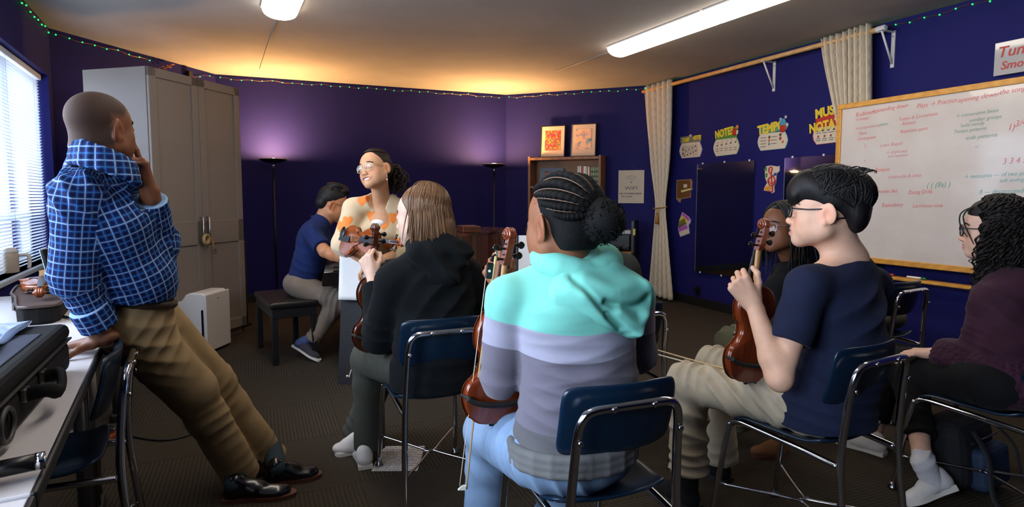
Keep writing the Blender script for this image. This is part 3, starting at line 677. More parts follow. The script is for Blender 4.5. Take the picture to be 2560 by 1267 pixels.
# large black instrument case in front
m_case = M('case_fabric_black', (16,15,15), .85, spec=.2, nscale=30, namt=.2, bump=.4, bscale=900); m_caseline = M('case_zip', (44,42,42), .5); m_brass = M('nickel_buckle', (150,146,140), .3, metal=1)
ia = tang-.06; e = empty('instrument_case', tp(.52,.075), ia, label='large black rectangular instrument case on the near white table', cat='instrument case')
b = MB(); b.box((0,.15,.052), (.94,.30,.10), bev=.026, seg=3); b.build('base_shell', m_case, e)
b = MB(); b.box((0,.15,.124), (.95,.305,.050), bev=.022, seg=3); b.build('lid', m_case, e)
b = MB(); b.box((0,.15,.100), (.952,.308,.006), bev=.002); b.build('zip', m_caseline, e)
b = MB(); b.box((-.06,.145,.1485), (.74,.22,.006), bev=.002); b.build('lid_pocket', M('navy_pocket', (30,34,56), .6, nscale=12, namt=.15), e)
b = MB(); b.tube(spline([(-.05,-.008,.075),(-.04,-.045,.08),(.03,-.055,.055),(.10,-.045,.08),(.11,-.008,.075)], 22), .011, 8, flat=1.6); b.build('handle', m_case, e)
for x in (-.05,.11):
    b = MB(); b.box((x,-.006,.078), (.04,.012,.03), bev=.003); b.build('buckle', m_brass, e)
b = MB(); b.tube([(-.20+.045*math.cos(a),-.008,.055+.035*math.sin(a)) for a in np.linspace(0,2*PI,22,endpoint=False)], .006, 6, closed=True); b.build('ring', m_caseline, e)
b = MB(); gx = np.linspace(-.30,.46,24); gy = np.linspace(.09,.29,8); P = np.array([[(x, y, .158+.005*math.sin(x*14+y*9)+.004*math.sin(x*31-y*20)) for y in gy] for x in gx]); b.grid(P)
o = b.build('plastic_folder', NT('glossy_blue_folder').set(Base_Color=(*lin((120,140,176)),1), Roughness=.12, Coat_Weight=.6).m); sd = o.modifiers.new('t','SOLIDIFY'); sd.thickness = .004
o.location = tp(.52,.075)+np.array([0,0,.004]); o.rotation_euler = (0,0,ia); setp(o, 'shiny blue-white plastic folder lying on the black instrument case', 'folder')
# open violin case with violin
va = tang+PI+.10; vc_ = tp(2.26,.30); e = empty('violin_case', vc_, va, label='open black violin case with a violin resting in it, on the window table', cat='violin case')
def case_outline(k=1.0): return [(x*k, z*k) for x, z in [(-.40,-.10),(-.36,-.125),(-.1,-.125),(.05,-.10),(.34,-.075),(.40,-.05),(.41,0),(.40,.05),(.34,.075),(.05,.10),(-.1,.125),(-.36,.125),(-.40,.10)]]
MZ = Matrix(((1,0,0,0),(0,0,1,0),(0,1,0,0),(0,0,0,1)))
b = MB(); b.prism(case_outline(), 0, .075, MZ); o = b.build('base_shell', m_case, e); bv = o.modifiers.new('r','BEVEL'); bv.width = .012; bv.segments = 2
b = MB(); b.prism(case_outline(.93), .0755, .079, MZ); b.build('lining', M('case_lining', (58,40,36), .9), e)
b = MB(); b.tube(spline([(x,y,.078) for x,y in case_outline(.99)], 70, closed=True), .007, 6, closed=True); b.build('rim', M('case_rim', (66,52,44), .35), e)
for x in (-.2,.15):
    b = MB(); b.box((x,-.118 if x<0 else -.098,.05), (.05,.01,.03), bev=.003); b.build('latch', m_brass, e)
cu = np.array([math.cos(va), math.sin(va), 0])
def bare(e_):
    for ch in list(e_.children):
        if ch.name.startswith('shoulder_rest'): bpy.data.objects.remove(ch)
bare(make_violin(2, 'amber violin lying face up in the open case near the window', axes(cu+np.array([0,0,.02]), (0,0,-1)), vc_-cu*.33+np.array([0,0,.105])))
# white kettle-like pitcher, dark tablet, stone, pen
e = empty('white_jug', G(14,692,.745), .6, label='white plastic jug with a side handle at the left edge by the window', cat='jug')
b = MB(); b.lathe([(.07,0),(.075,.01),(.075,.13),(.073,.16),(.066,.165)], (0,0,0), 28); b.build('body', M('jug_beige', (190,176,160), .4), e)
b = MB(); b.lathe([(.074,.0),(.076,.012),(.06,.03),(0.001,.034)], (0,0,.16), 28); b.build('lid', m_white, e)
b = MB(); b.tube(spline([(.07,0,.14),(.12,0,.14),(.13,0,.10),(.125,0,.05)], 16), .011, 8); b.build('handle', m_white, e)
p = G(147,742,.742); e = empty('tablet', p, .25, label='dark tablet propped upright beside the leaning man, its pale edge to the window', cat='tablet')
b = MB(); b.box((0,0,.135), (.012,.19,.26), rotmat((0,1,0), -.20), bev=.004); b.build('body', m_blackpl, e); b = MB(); b.box((-.009,0,.135), (.005,.19,.262), rotmat((0,1,0), -.20), bev=.002); b.build('cover', M('tablet_cover_pale', (170,200,205), .4), e)
b = MB(); b.ball((0,0,0), .024, 2, (1,.8,.75))
for v_ in b.bm.verts: v_.co *= 1+.12*math.sin(v_.co.x*140)*math.cos(v_.co.y*120)
o = b.build('rosin_cake', M('brown_rosin', (92,56,44), .4)); o.location = G(168,768,.742)+np.array([0,0,.015]); setp(o, 'small brown lump of rosin on the window table', 'rosin')
b = MB(); pa_, pb_ = G(120,782,.747), G(178,795,.747); b.tube([pa_, pa_+(pb_-pa_)*.8, pb_], [.0055,.0055,.002], 8); setp(b.build('pen', m_blackpl), 'dark pen lying on the window table by the plaid sleeve', 'pen')
# folded stand shaft across the near table
e = empty('folded_stand', label='folded black stand shaft with a bright tip lying across the near table', cat='stand')
pa_, pb_ = G(-60,1185,.768), G(108,1150,.768); b = MB(); b.tube([pa_, pb_], .016, 10, flat=1.0); b.build('shaft', m_blackpl, e); b = MB(); dd = nrm(pb_-pa_); b.tube([pb_-dd*.012, pb_+dd*.004], .0165, 10); b.build('tip', m_chrome, e)
# violin on the floor below the table and a cable
bare(make_violin(2, 'violin lying on the floor under the window tables', axes((-.50,-.86,.03), (0,0,-1)), G(306,1086,.0)+np.array([-.02,-.05,.03])))
b = MB(); b.tube(spline([G(312,1082,.006), G(345,1093,.006), G(400,1100,.006), G(452,1093,.006), G(520,1070,.006)], 40), .006, 6); setp(b.build('floor_cable', m_rubber), 'black cable on the carpet running from under the table behind the man', 'cable')
# chair tucked at the left table
make_chair('navy school chair tucked side-on under the left white table', (-1.509,1.83), math.atan2(.87,-.0)*0+math.radians(119))

# ================================================================== BACK: lamps, piano, bench
m_lampbulb = M('lamp_glow', (255,225,180), .4, emit=(255,192,122), estr=LAMP_STRENGTH); m_lampmet = M('lamp_black', (22,20,20), .4); m_lamprim = M('lamp_rim', (226,196,140), .5)
def floor_lamp(px, py, Y, label, w):
    p = D(px, py, Y); e = empty('floor_lamp', (p[0], p[1], 0), 0, label=label, cat='floor lamp', group='black torchiere floor lamps')
    h = p[2]; b = MB(); b.lathe([(.13,0),(.132,.012),(.12,.02),(.03,.028),(.014,.05),(.0001,.05)], (0,0,0), 32); b.build('base', m_lampmet, e)
    b = MB(); b.tube([(0,0,.03),(0,0,h-.1)], .011, 12); b.build('pole', m_lampmet, e)
    b = MB(); b.tube([(0,0,h-.10),(0,0,h-.045)], .013, 12); b.build('neck', m_steel, e)
    b = MB(); b.lathe([(.012,-.052),(.05,-.045),(.10,-.032),(.142,-.012),(.155,0),(.150,.001),(.135,-.012),(.09,-.030),(.04,-.04),(.001,-.042)], (0,0,h), 40); b.build('bowl', m_lampmet, e)
    b = MB(); b.tube([(.154*math.cos(a),.154*math.sin(a),h+.002) for a in np.linspace(0,2*PI,40,endpoint=False)], .0035, 6, closed=True); b.build('rim', m_lamprim, e)
    b = MB(); b.lathe([(.0001,-.030),(.10,-.022),(.115,-.006),(.09,.006),(.04,.012),(.0001,.013)], (0,0,h), 24); b.build('light_disc', m_lampbulb, e)
    return e
floor_lamp(683, 398, 7.0, 'lit black torchiere lamp standing between the grey cabinet and the pianist', .16)
floor_lamp(1235, 411, 7.95, 'lit black torchiere lamp standing in the back corner by the bookshelf', .16)

# baby grand piano: local x = away from the player (towards the tail), y = to the player's left
m_piano = wood('piano_mahogany', (52,22,12), (104,54,28), .8, .18, (1,1,.25), .5); m_ivory = M('ivory_keys', (226,218,204), .25); m_pdark = M('piano_black', (18,13,11), .25)
pa = math.radians(16); kp = np.array([-1.30, 5.06]); e = empty('grand_piano', (*kp, 0), pa, label='brown baby grand piano behind the standing woman, played by the man', cat='piano')
yb, yt, Lp = .74, -.74, 1.40
bent = spline([(.34,yt),(.60,yt+.03),(.78,yt+.22),(.92,yt+.52),(1.12,yt+.78),(1.30,yt+.98),(Lp,yt+1.22),(Lp-.02,yb-.12),(Lp-.12,yb)], 34)
body = [(.0,yt)]+[tuple(p) for p in bent]+[(.0,yb)]
MZ2 = Matrix(((1,0,0,0),(0,0,1,0),(0,1,0,0),(0,0,0,1)))
b = MB(); b.prism([p for p in body if p[0] >= -.1], .65, .945, MZ2); o = b.build('case', m_piano, e)
for f in o.data.polygons: f.use_smooth = False
lidp = [(.02,yt-.012)]+[(p[0]+.012*(1 if p[0]>.5 else 0), p[1]-.012) for p in bent]+[(.02,yb+.012)]
b = MB(); b.prism(lidp, .947, .967, MZ2); b.build('lid', m_piano, e)
b = MB(); b.box((-.13,0,.655), (.30,1.48,.05), bev=.01); b.build('key_bed', m_piano, e)
for s in (-1, 1):
    b = MB(); b.prism([(-.28,.64),(.02,.64),(.02,.76),(-.10,.735),(-.27,.725)], s*.70, s*.75); b.build('cheek', m_pdark, e)
b = MB(); b.box((-.19,0,.715), (.15,1.36,.022), bev=.002)
o = b.build('white_keys', m_ivory, e)
b = MB()
for k in range(52):
    b.box((-.19,-.676+k*.026,.7275), (.15,.0008,.002))
b.build('key_gaps', m_pdark, o)
b = MB()
for k in range(51):
    if k % 7 not in (1, 4): b.box((-.155,-.663+k*.026,.733), (.09,.012,.014), bev=.002, seg=1)
b.build('black_keys', m_pdark, e)
b = MB(); b.box((-.105,0,.86), (.03,1.40,.24), bev=.008); b.build('fallboard', m_pdark, e)
b = MB(); b.box((.10,.10,1.02), (.02,.72,.12), rotmat((0,1,0), .25), bev=.01); b.build('music_desk', m_piano, e)
for x, y in ((.10,yt+.12),(.10,yb-.12),(1.16,.36)):
    b = MB(); b.lathe([(.035,0),(.045,.02),(.035,.06),(.045,.2),(.062,.45),(.07,.60),(.075,.66)], (x,y,0), 16); b.build('leg', m_piano, e)
b = MB(); b.box((.16,0,.34), (.05,.10,.64)); b.box((.12,0,.06), (.10,.26,.05), bev=.01); b.build('pedal_lyre', m_pdark, e)
b = MB(); b.box((.93,-.10,.996), (.16,.28,.055), bev=.006); o = b.build('wooden_box', wood('box_wood', (66,32,18), (96,52,30), 1)); o.location = (*(kp+np.array([math.cos(pa)*0, 0])), 0); o.rotation_euler = (0,0,pa); setp(o, 'small dark wooden box standing on the piano lid', 'box')
# bench
c1, c2, c3 = G(683,912)[:2], G(777,917)[:2], G(648,870)[:2]
bu = nrm(c3-c1); bang = math.atan2(bu[1], bu[0]); bl = float(np.linalg.norm(c3-c1))+.12; bw = .36; cc = (c1+c3)/2+np.array([bu[1], -bu[0]])*.16
e = empty('piano_bench', (*cc, 0), bang, label='black padded piano bench the pianist sits on', cat='bench')
b = MB(); b.box((0,0,.455), (bl,bw,.05), bev=.018, seg=3); b.build('seat', M('black_vinyl', (22,20,20), .35), e); b = MB(); b.box((0,0,.395), (bl-.03,bw-.03,.075), bev=.004); b.build('apron', m_black, e)
for x in (-1,1):
    for y in (-1,1):
        b = MB(); b.box((x*(bl/2-.04), y*(bw/2-.035), .19), (.042,.042,.38), bev=.004); b.build('leg', m_black, e)
BENCH = (cc, bang)

# lectern the woman leans on + its paper
LA = D(852,935,4.06); lw = .44; lz = .865
e = empty('lectern', (-.94,4.12,0), -.06, label='tall black lectern the standing woman rests her hands on', cat='lectern')
m_lect = M('lectern_black', (28,28,32), .7, nscale=40, namt=.1)
b = MB(); 
v8 = [(-.24,-.13,0),(.24,-.13,0),(.24,.13,0),(-.24,.13,0),(-.20,-.10,lz-.02),(.20,-.10,lz-.02),(.20,.10,lz+.02),(-.20,.10,lz+.02)]
vs = [b.bm.verts.new(p) for p in v8]
for f in ((3,2,1,0),(4,5,6,7),(0,1,5,4),(1,2,6,5),(2,3,7,6),(3,0,4,7)): b.bm.faces.new([vs[i] for i in f])
b.build('body', m_lect, e); b = MB(); b.box((0,0,lz+.006), (.44,.25,.016), rotmat((1,0,0), .19), bev=.004); b.build('top', m_lect, e)
b = MB(); gx = np.linspace(-.125,.125,10); gz = np.linspace(-.16,.16,12); P = np.array([[(x, -.006*math.cos(x*11)-.004*math.sin(z*9+x*6), z) for z in gz] for x in gx]); b.grid(P)
o = b.build('sheet_music', m_paper); sd = o.modifiers.new('t','SOLIDIFY'); sd.thickness = .001; o.location = (-1.035,3.985,.745); o.rotation_euler = (-.11,.02,-.06); setp(o, 'white sheet of paper hanging over the front of the black lectern', 'sheet')

# second stand with white paper between the scroll and the girl's face
make_stand('black music stand holding a white sheet, seen beside the mint hoodie girl\'s face', .155,3.25,-.05,.90,.25,.27,.34)
b = MB(); b.box((0,0,0), (.24,.002,.31), rotmat((1,0,0), -.25)); o = b.build('sheet_music', m_paper); o.location = (.155,3.238,.915); o.rotation_euler = (0,0,-.05); setp(o, 'white sheet on the music stand left of the mint hoodie girl\'s chin', 'sheet')
# paper on the floor
pc = [G(940,1172)[:2], G(1048,1171)[:2], G(1050,1120)[:2], G(955,1122)[:2]]; u_ = nrm(pc[1]-pc[0]); an = math.atan2(u_[1], u_[0]); ctr = sum(pc)/4
t = NT('printed_music'); v = t.coord(); sp = t.new('ShaderNodeSeparateXYZ'); t.link(v, sp.inputs[0])
fr_ = t.math('FRACT', t.math('MULTIPLY', sp.outputs[1], 48.0)); st = t.math('GREATER_THAN', fr_, .55); nz = t.noise(v, 130, 3, .7)
t.color(t.mix(t.math('MULTIPLY', st, t.math('GREATER_THAN', nz, .47)), (*lin((214,204,196)),), (*lin((120,112,108)),))); t.set(Roughness=.8); m_print = t.m
b = MB(); b.box((0,0,.002), (.215,.279,.0015)); o = b.build('sheet_music', m_print); o.location = (ctr[0], ctr[1], 0); o.rotation_euler = (0,0,an); setp(o, 'printed music sheet lying on the carpet beneath the black hoodie student\'s chair', 'sheet')

# ================================================================== BACK RIGHT: bookshelf, poster, desk
m_shelf = wood('shelf_oak_brown', (112,74,44), (150,104,66), 1.0, .5, (1,1,.3), 0)
SD = .28; s0, z_top = onw(1321,394,4,SD); s1, _ = onw(1503,391,4,SD); sw = s1-s0
e = wempty('bookshelf', 4, s0, 0, 0.015, label='brown wooden bookshelf against the back right wall', cat='bookshelf')
th = .03
for x in (th/2, sw-th/2):
    b = MB(); b.box((x,-SD/2+.0,z_top/2+.006), (th,SD,z_top+.012), bev=.002); b.build('side_panel', m_shelf, e)
b = MB(); b.box((sw/2,-.008,z_top/2), (sw-.01,.01,z_top-.02)); b.build('back_panel', wood('shelf_back', (128,92,66), (150,112,84), .6, .6, (1,1,.3), 0), e)
zs = [z_top-.02, onw(1470,467,4,SD)[1], .98, .62, .30, .06]
for k, z in enumerate(zs):
    b = MB(); b.box((sw/2,-SD/2,z), (sw-2*th,SD-.005,.024 if k else .035), bev=.002); b.build('shelf', m_shelf, e)
def shelfp(x, y, z): p = wpt(4, s0+x, .015-y, z); return p
# books on the top shelf
zb = zs[1]+.013; rng = random.Random(3)
spines = [((206,202,192),.032,.255),((216,212,200),.02,.255),((120,60,84),.012,.25),((196,92,76),.016,.25),((222,218,206),.026,.252),((206,196,170),.018,.25),((110,130,84),.012,.25),((226,222,214),.02,.246),((150,48,52),.014,.245),((112,134,90),.026,.238),((126,146,98),.026,.238),((104,128,86),.026,.238),((120,140,94),.026,.238)]
xb = onw(1445,440,4,SD-.05)[0]-s0; xend = sw-th-.004; tot = sum(s[1] for s in spines); k_ = (xend-xb)/tot
blab = ['thick off-white','thin cream','purple-spined','coral red','tall white','tan-spined','thin olive','white glossy','narrow crimson','first green','second green','third green','last green']
bl_pos = ['at the left end of the row','second from the left','third from the left','beside the purple one','right of the coral one','right of the tall white one','in the middle of the row','left of the crimson one','beside the green set','of the matching set, leftmost','of the matching set','of the matching set, third along','of the matching set, against the shelf side']
for i, (c, w_, h_) in enumerate(spines):
    wd = w_*k_-.0012; x = xb+wd/2; xb += w_*k_
    e2 = wempty('book', 4, s0+x, zb, 0.015, label='%s book %s on the top shelf' % (blab[i], bl_pos[i]), cat='book', group='upright books on the top shelf')
    mb_ = M('book_cover_%d' % i, c, .5); b = MB(); b.box((0,-.15,h_/2), (wd,.20,h_), bev=min(.003, wd*.2)); b.build('cover', mb_, e2)
    b = MB(); b.box((0,-.149,h_/2+.0012), (wd*.7,.19,h_-.002)); b.build('pages', m_paper, e2)
    if i >= 9:
        for z in (.06,.12,.18):
            b = MB(); b.box((0,-.2505,z), (wd*.8,.002,.022)); b.build('spine_band', M('spine_dark', (44,46,40), .5), e2)
# picture book, framed card, gold files
e2 = wempty('picture_book', 4, s0+onw(1372,430,4,.2)[0]-s0, zb, .10, label='picture book with a red-coated fiddler on its cover, top shelf left', cat='book')
R_ = rotmat((1,0,0), -.12); 
def cov(name, outl, mat, d): 
    b = MB(); b.prism([(x, z) for x, z in outl], -.004-d, .004-d*.2); o = b.build(name, mat, e2); o.rotation_euler = (-.12,0,0); return o
cov('cover', [(-.165,0),(.165,0),(.165,.245),(-.165,.245)], M('cover_blue_grey', (112,124,140), .6, nscale=14, namt=.25), 0)
cov('coat', [(-.14,.0),(-.03,.0),(-.03,.07),(-.05,.12),(-.09,.125),(-.13,.06)], M('coat_red', (170,36,36), .6), .003)
cov('face', [(-.088,.125),(-.05,.125),(-.042,.16),(-.055,.185),(-.085,.185),(-.094,.155)], M('painted_skin', (178,112,72), .6), .003)
cov('hat', [(-.1,.185),(-.045,.187),(-.05,.205),(-.092,.205)], M('painted_hat', (120,78,48), .6), .004)
cov('fiddle', [(-.06,.085),(.0,.093),(.06,.1),(.06,.106),(.0,.104),(-.06,.11)], M('painted_fiddle', (150,84,44), .6), .004)
e2 = wempty('framed_card', 4, s0+onw(1423,447,4,.2)[0]-s0, zb, .12, label='small white card in a black frame in the middle of the top shelf', cat='frame')
b = MB(); b.box((0,0,.075), (.19,.014,.15), R_, bev=.002); b.build('frame', m_black, e2); b = MB(); b.box((0,-.009,.075), (.165,.003,.125), R_); b.build('card', m_paper, e2)
for k in range(3):
    x = sw-th-.02-.03*k; o = MB(); o.box((0,-.14,.14), (.026,.22,.28), bev=.002); o = o.build('file_box', M('gold_file_%d' % k, ((176,136,60),(160,118,50),(188,150,76))[k], .6)); p = wpt(4, s0+x, .015, zs[2]+.013); o.location = p; o.rotation_euler = (0,0,wang(4)); setp(o, ('gold file at the right end of the second shelf','darker gold file, second from the right on the second shelf','pale gold file, third from the right on the second shelf')[k], 'file', 'gold files on the second shelf')
# framed prints on top
def art(name, kind):
    t = NT(name); v = t.coord(); vo = t.new('ShaderNodeTexVoronoi'); vo.inputs['Scale'].default_value = 60 if kind == 1 else 16; t.link(v, vo.inputs['Vector'])
    sp = t.new('ShaderNodeSeparateColor'); t.link(vo.outputs['Color'], sp.inputs[0])
    if kind == 1: c = t.ramp(sp.outputs[0], [(0, lin((196,52,60))), (.25, lin((214,84,108))), (.45, lin((206,60,52))), (.6, lin((226,168,40))), (.8, lin((120,128,60))), (1, lin((222,120,60)))], 'CONSTANT')
    else: c = t.ramp(t.noise(v, 12, 3), [(.3, lin((236,150,60))), (.42, lin((236,208,170))), (.52, lin((224,160,150))), (.62, lin((120,170,180))), (.72, lin((50,56,90)))])
    t.color(c); t.set(Roughness=.4); return t.m
for px0, px1, py, pyb, kd, lb in ((1350,1412,314,394,1,'black framed colourful flower print on the bookshelf, left one'), (1426,1490,309,391,2,'black framed watercolour print on the bookshelf, right one')):
    sa, za = onw(px0,py,4,.14); sb, _ = onw(px1,py,4,.14); zb_ = z_top+.006; w_ = sb-sa; h_ = za-zb_
    e2 = wempty('framed_print', 4, (sa+sb)/2, zb_, .14, label=lb, cat='picture', group='framed prints on the bookshelf'); R_ = rotmat((1,0,0), -.10)
    for c, sz in (((0,0,h_-.006),(w_,.018,.012)),((0,0,.006),(w_,.018,.012)),((-w_/2+.006,0,h_/2),(.012,.018,h_)),((w_/2-.006,0,h_/2),(.012,.018,h_))):
        b = MB(); b.box(R_@np.array(c), sz, R_, bev=.002); b.build('frame_bar', m_black, e2)
    b = MB(); b.box(R_@np.array((0,.002,h_/2)), (w_-.02,.006,h_-.02), R_); b.build('mat_board', M('mat_board', (214,190,166), .7), e2)
    b = MB(); b.box(R_@np.array((0,-.0025,h_*.53)), (w_*.62,.004,h_*.62), R_); b.build('print', art('print_art_%d' % kd, kd), e2)
# wifi poster
sa, za = onw(1547,426,4); sb, zb2 = onw(1610,508,4); pw = sb-sa; ph = za-zb2
e2 = wempty('wifi_poster', 4, (sa+sb)/2, (za+zb2)/2, .012, label='cream WIFI poster with arcs hanging right of the bookshelf', cat='poster')
b = MB(); b.box((0,0,0), (pw,.006,ph), bev=.001); b.build('board', M('poster_cream', (196,184,164), .7, nscale=6, namt=.04), e2)
m_ink = M('grey_ink', (96,92,90), .7); m_inkd = M('dark_ink', (52,48,56), .7)
for k, r in enumerate((.03,.058,.086)):
    b = MB(); b.tube([(r*1.0*math.sin(a), -.0035, ph*.14+r*math.cos(a)*.95) for a in np.linspace(-.9,.9,16)], .0055+.001*k, 6, flat=.2); b.build('arc', m_ink, e2)
b = MB(); b.lathe([(.0085,-.001),(.0085,.001)], (0,-.0035,ph*.13), 12, rotmat((1,0,0),PI/2)); b.build('dot', m_ink, e2)
text('title', 'WIFI', m_ink, e2, (0,-.0035,-.02), .062, sx=1.35); text('line', 'KEY TO SHARING MUSIC', m_inkd, e2, (-.005,-.0035,-ph*.21), .026, off=.0006); text('line', 'PW: quaver8', m_inkd, e2, (-pw*.16,-.0035,-ph*.21-.036), .026, off=.0004)
b = MB(); b.tube([(-pw*.28,0,ph/2),(0,.006,ph/2+.055),(pw*.28,0,ph/2)], .0015, 5); b.build('string', m_wire, e2)
# low oak desk in the corner with printer
ds0 = onw(1555,640,4,.5)[0]; m_oak = wood('desk_oak', (150,100,52), (186,134,78), 1, .45, (1,8,8), 0)
e2 = wempty('low_desk', 4, 1.66, 0, .03, label='low oak desk in the corner behind the curtain, under the printer', cat='desk'); DZ = .60
b = MB(); b.box((0,-.28,DZ-.015), (.42,.58,.03), bev=.006); b.build('top', m_oak, e2)
b = MB(); b.box((0,-.27,DZ-.10), (.40,.52,.13), bev=.003); b.build('drawer_box', m_oak, e2)
b = MB(); b.box((0,-.535,DZ-.10), (.36,.014,.10), bev=.004); o = b.build('drawer', m_oak, e2); b = MB(); b.ball((0,-.555,DZ-.10), .012, 1); b.build('knob', m_brass, o)
for x in (-.17,.17):
    for y in (-.5,-.05):
        b = MB(); b.box((x,y,(DZ-.16)/2), (.07,.07,DZ-.16), bev=.006); b.build('leg', m_oak, e2)
e2 = wempty('printer', 4, 1.645, DZ+.001, .03, label='black and silver printer on the low oak desk', cat='printer')
b = MB(); b.box((0,-.27,.11), (.38,.34,.20), bev=.012); b.build('body', m_blackpl, e2); b = MB(); b.box((0,-.27,.235), (.40,.36,.05), bev=.008); b.build('scanner_lid', M('printer_silver', (150,150,152), .35, metal=.3), e2)
b = MB(); b.box((0,-.44,.05), (.36,.12,.02), bev=.004); b.build('paper_tray', m_blackpl, e2); b = MB(); b.box((-.12,-.462,.175), (.2,.02,.05), bev=.004); b.build('control_panel', M('panel_grey', (90,90,92), .4), e2)
for k in range(5):
    b = MB(); b.box((-.19+.035*k,-.474,.178), (.016,.006,.012), bev=.001); b.build('button', m_blackpl, e2)
o = MB(); o.box((0,0,.06), (.09,.07,.035), bev=.01); o.tube([(0,0,.0),(0,0,.06)], .035, 12); o = o.build('webcam', m_blackpl); o.location = wpt(4,1.70,.535,DZ+.002); setp(o, 'small black webcam on the low oak desk in front of the printer', 'webcam')
e2 = wempty('computer_tower', 4, 1.86, .42, .30, label='black upright computer monitor edge between the printer and the curtain', cat='monitor')
b = MB(); b.box((0,0,.30), (.05,.30,.52), bev=.01); b.build('screen', m_blackpl, e2); b = MB(); b.box((0,0,-.2), (.06,.1,.5)); b.build('stand', m_blackpl, e2); b = MB(); b.box((.02,-.151,.42), (.03,.004,.08)); b.build('note', M('sticky_note', (196,180,90), .7), e2)

# ================================================================== RIGHT WALL: posters, stickers, mirrors, whiteboard
m_card = M('poster_card', (206,190,168), .6, nscale=8, namt=.03); m_yel = M('print_yellow', (222,190,44), .6); m_inkb = M('print_ink', (70,62,58), .7)
def px_outline(pts, w=5, off=0.0): return [onw(x, y, w, off) for x, y in pts]
def poster(name, label, title, tcol, edge, tpts, bpts, notes, tsize, cat='poster', lines2=None):
    """wall cut-out: white rounded card with a coloured header"""
    bo = px_outline(bpts); c0 = np.mean(bo, 0); e = wempty(name, 5, c0[0], c0[1], 0, label=label, cat=cat, group='music theory cut-outs on the blue wall')
    rel = lambda L_: [(a-c0[0], z-c0[1]) for a, z in L_]
    bo = rel(bo); k = np.array(bo); ctr = k.mean(0); big = [tuple(ctr+(p-ctr)*1.045) for p in k]
    b = MB(); b.prism(big, -.004, 0); b.build('border', edge, e)
    b = MB(); b.prism(bo, -.006, -.003); b.build('card', m_card, e)
    to = rel(px_outline(tpts)); b = MB(); b.prism(to, -.007, -.001); b.build('header', tcol, e)
    tc = np.mean(to, 0); xs_ = [p[0] for p in to]; wd = max(xs_)-min(xs_)
    for ln, (tt, dx, dz, sz, sx_, rot) in enumerate(title): 
        text('title', tt, m_yel, e, (tc[0]+dx, -.009, tc[1]+dz), sz*.66, (PI/2, -rot, 0), off=sz*.03, sx=sx_, ext=.0015)
    xs_ = [p[0] for p in bo]; zs_ = [p[1] for p in bo]; W_, H_ = max(xs_)-min(xs_), max(zs_)-min(zs_)
    for typ, u, v_, q in notes:
        x, z = u*W_/2, v_*H_/2
        b = MB()
        if typ == 'line': b.box((x,-.0066,z), (q*W_,.001,.006)); b.build('print_line', m_ink, e)
        elif typ == 'note':
            b.ball((x,-.0068,z), .011, 1, (1.1,.1,.85)); b.box((x+.0105,-.0068,z+.024), (.003,.001,.048)); b.build('print_note', m_inkb, e)
        elif typ == 'staff':
            for k2 in range(5): b.box((x,-.0066,z+(k2-2)*.008), (q*W_,.001,.0014))
            b.build('print_staff', m_inkb, e)
        else:
            b.ball((x,-.0068,z), q, 1, (1,.08,1)); b.build('print_spot', M('spot_'+typ, {'red':(170,60,44),'brown':(110,70,40),'orange':(200,120,60),'blue':(70,140,170)}[typ], .6), e)
    return e
m_green = M('header_green', (78,128,44), .6); m_teal = M('header_teal', (72,150,130), .6); m_red = M('header_red', (178,34,24), .6); m_olive = M('header_olive', (110,112,90), .6); m_lilac = M('edge_lilac', (176,168,180), .6); m_mint = M('edge_mint', (150,180,130), .6); m_pink = M('edge_red', (170,60,60), .6)
barrel = lambda x0, y0, x1, y1, s: [(x0+(x1-x0)*.08,y0),(x0+(x1-x0)*.92,y0-s),(x1-1,y0-s+(y1-y0)*.22),(x1+2,y0-s+(y1-y0)*.5),(x1-1,y1-s-(y1-y0)*.22),(x0+(x1-x0)*.92,y1-s),(x0+(x1-x0)*.08,y1),(x0,y1-(y1-y0)*.25),(x0-2,y1-(y1-y0)*.5),(x0,y0+(y1-y0)*.25)]
poster('staff_notes_poster', 'small STAFF NOTES cut-out on the blue wall, leftmost of the row', [('STAFF', -.095, -.02, .095, .72, -.02), ('NOTES', .10, -.005, .095, .68, -.02)], m_olive, m_lilac,
       [(1702,358),(1702,343),(1722,340),(1724,337),(1729,338),(1731,342),(1753,338),(1754,352),(1753,354)], barrel(1702,359,1753,395,4),
       [('staff',-.05,.45,.75),('staff',-.05,-.1,.75),('staff',-.05,-.62,.75)]+[('note',-.4+.28*k,-.05+.16*k,0) for k in range(4)]+[('note',-.5+.25*k,-.75+.14*k,0) for k in range(5)]+[('red',-.66,.2,.016),('red',-.66,-.4,.016)], .08)
poster('notes_poster', 'NOTES cut-out with a green header and drum, second from the left on the blue wall', [('NOTES', -.05, -.01, .17, .78, .10)], m_green, m_mint,
       [(1790,350),(1789,331),(1805,328),(1806,325),(1817,323),(1828,323),(1836,318),(1846,316),(1846,330),(1843,343)], barrel(1787,350,1846,390,6),
       [('note',-.7+.36*k,.22+.06*k,0) for k in range(5)]+[('line',-.7+.36*k,-.15,.12) for k in range(5)]+[('line',-.7+.36*k,-.42,.12) for k in range(5)], .1)
poster('tempo_poster', 'TEMPO cut-out with a teal header, third from the left on the blue wall', [('TEMPO', -.05, -.02, .19, .84, .09)], m_teal, M('edge_aqua', (150,190,180), .6),
       [(1904,334),(1899,318),(1912,313),(1925,311),(1945,309),(1950,303),(1957,301),(1968,306),(1971,316),(1966,325)], barrel(1898,335,1967,376,6),
       [('line',-.62,.5-.36*k,.2) for k in range(4)]+[('line',.12,.5-.4*k,.2) for k in range(3)]+[('brown',-.2,.5,.016),('orange',-.2,.1,.016),('blue',-.2,-.3,.014),('brown',.55,.66,.018),('red',.55,.22,.018),('orange',.72,-.2,.016)], .1)
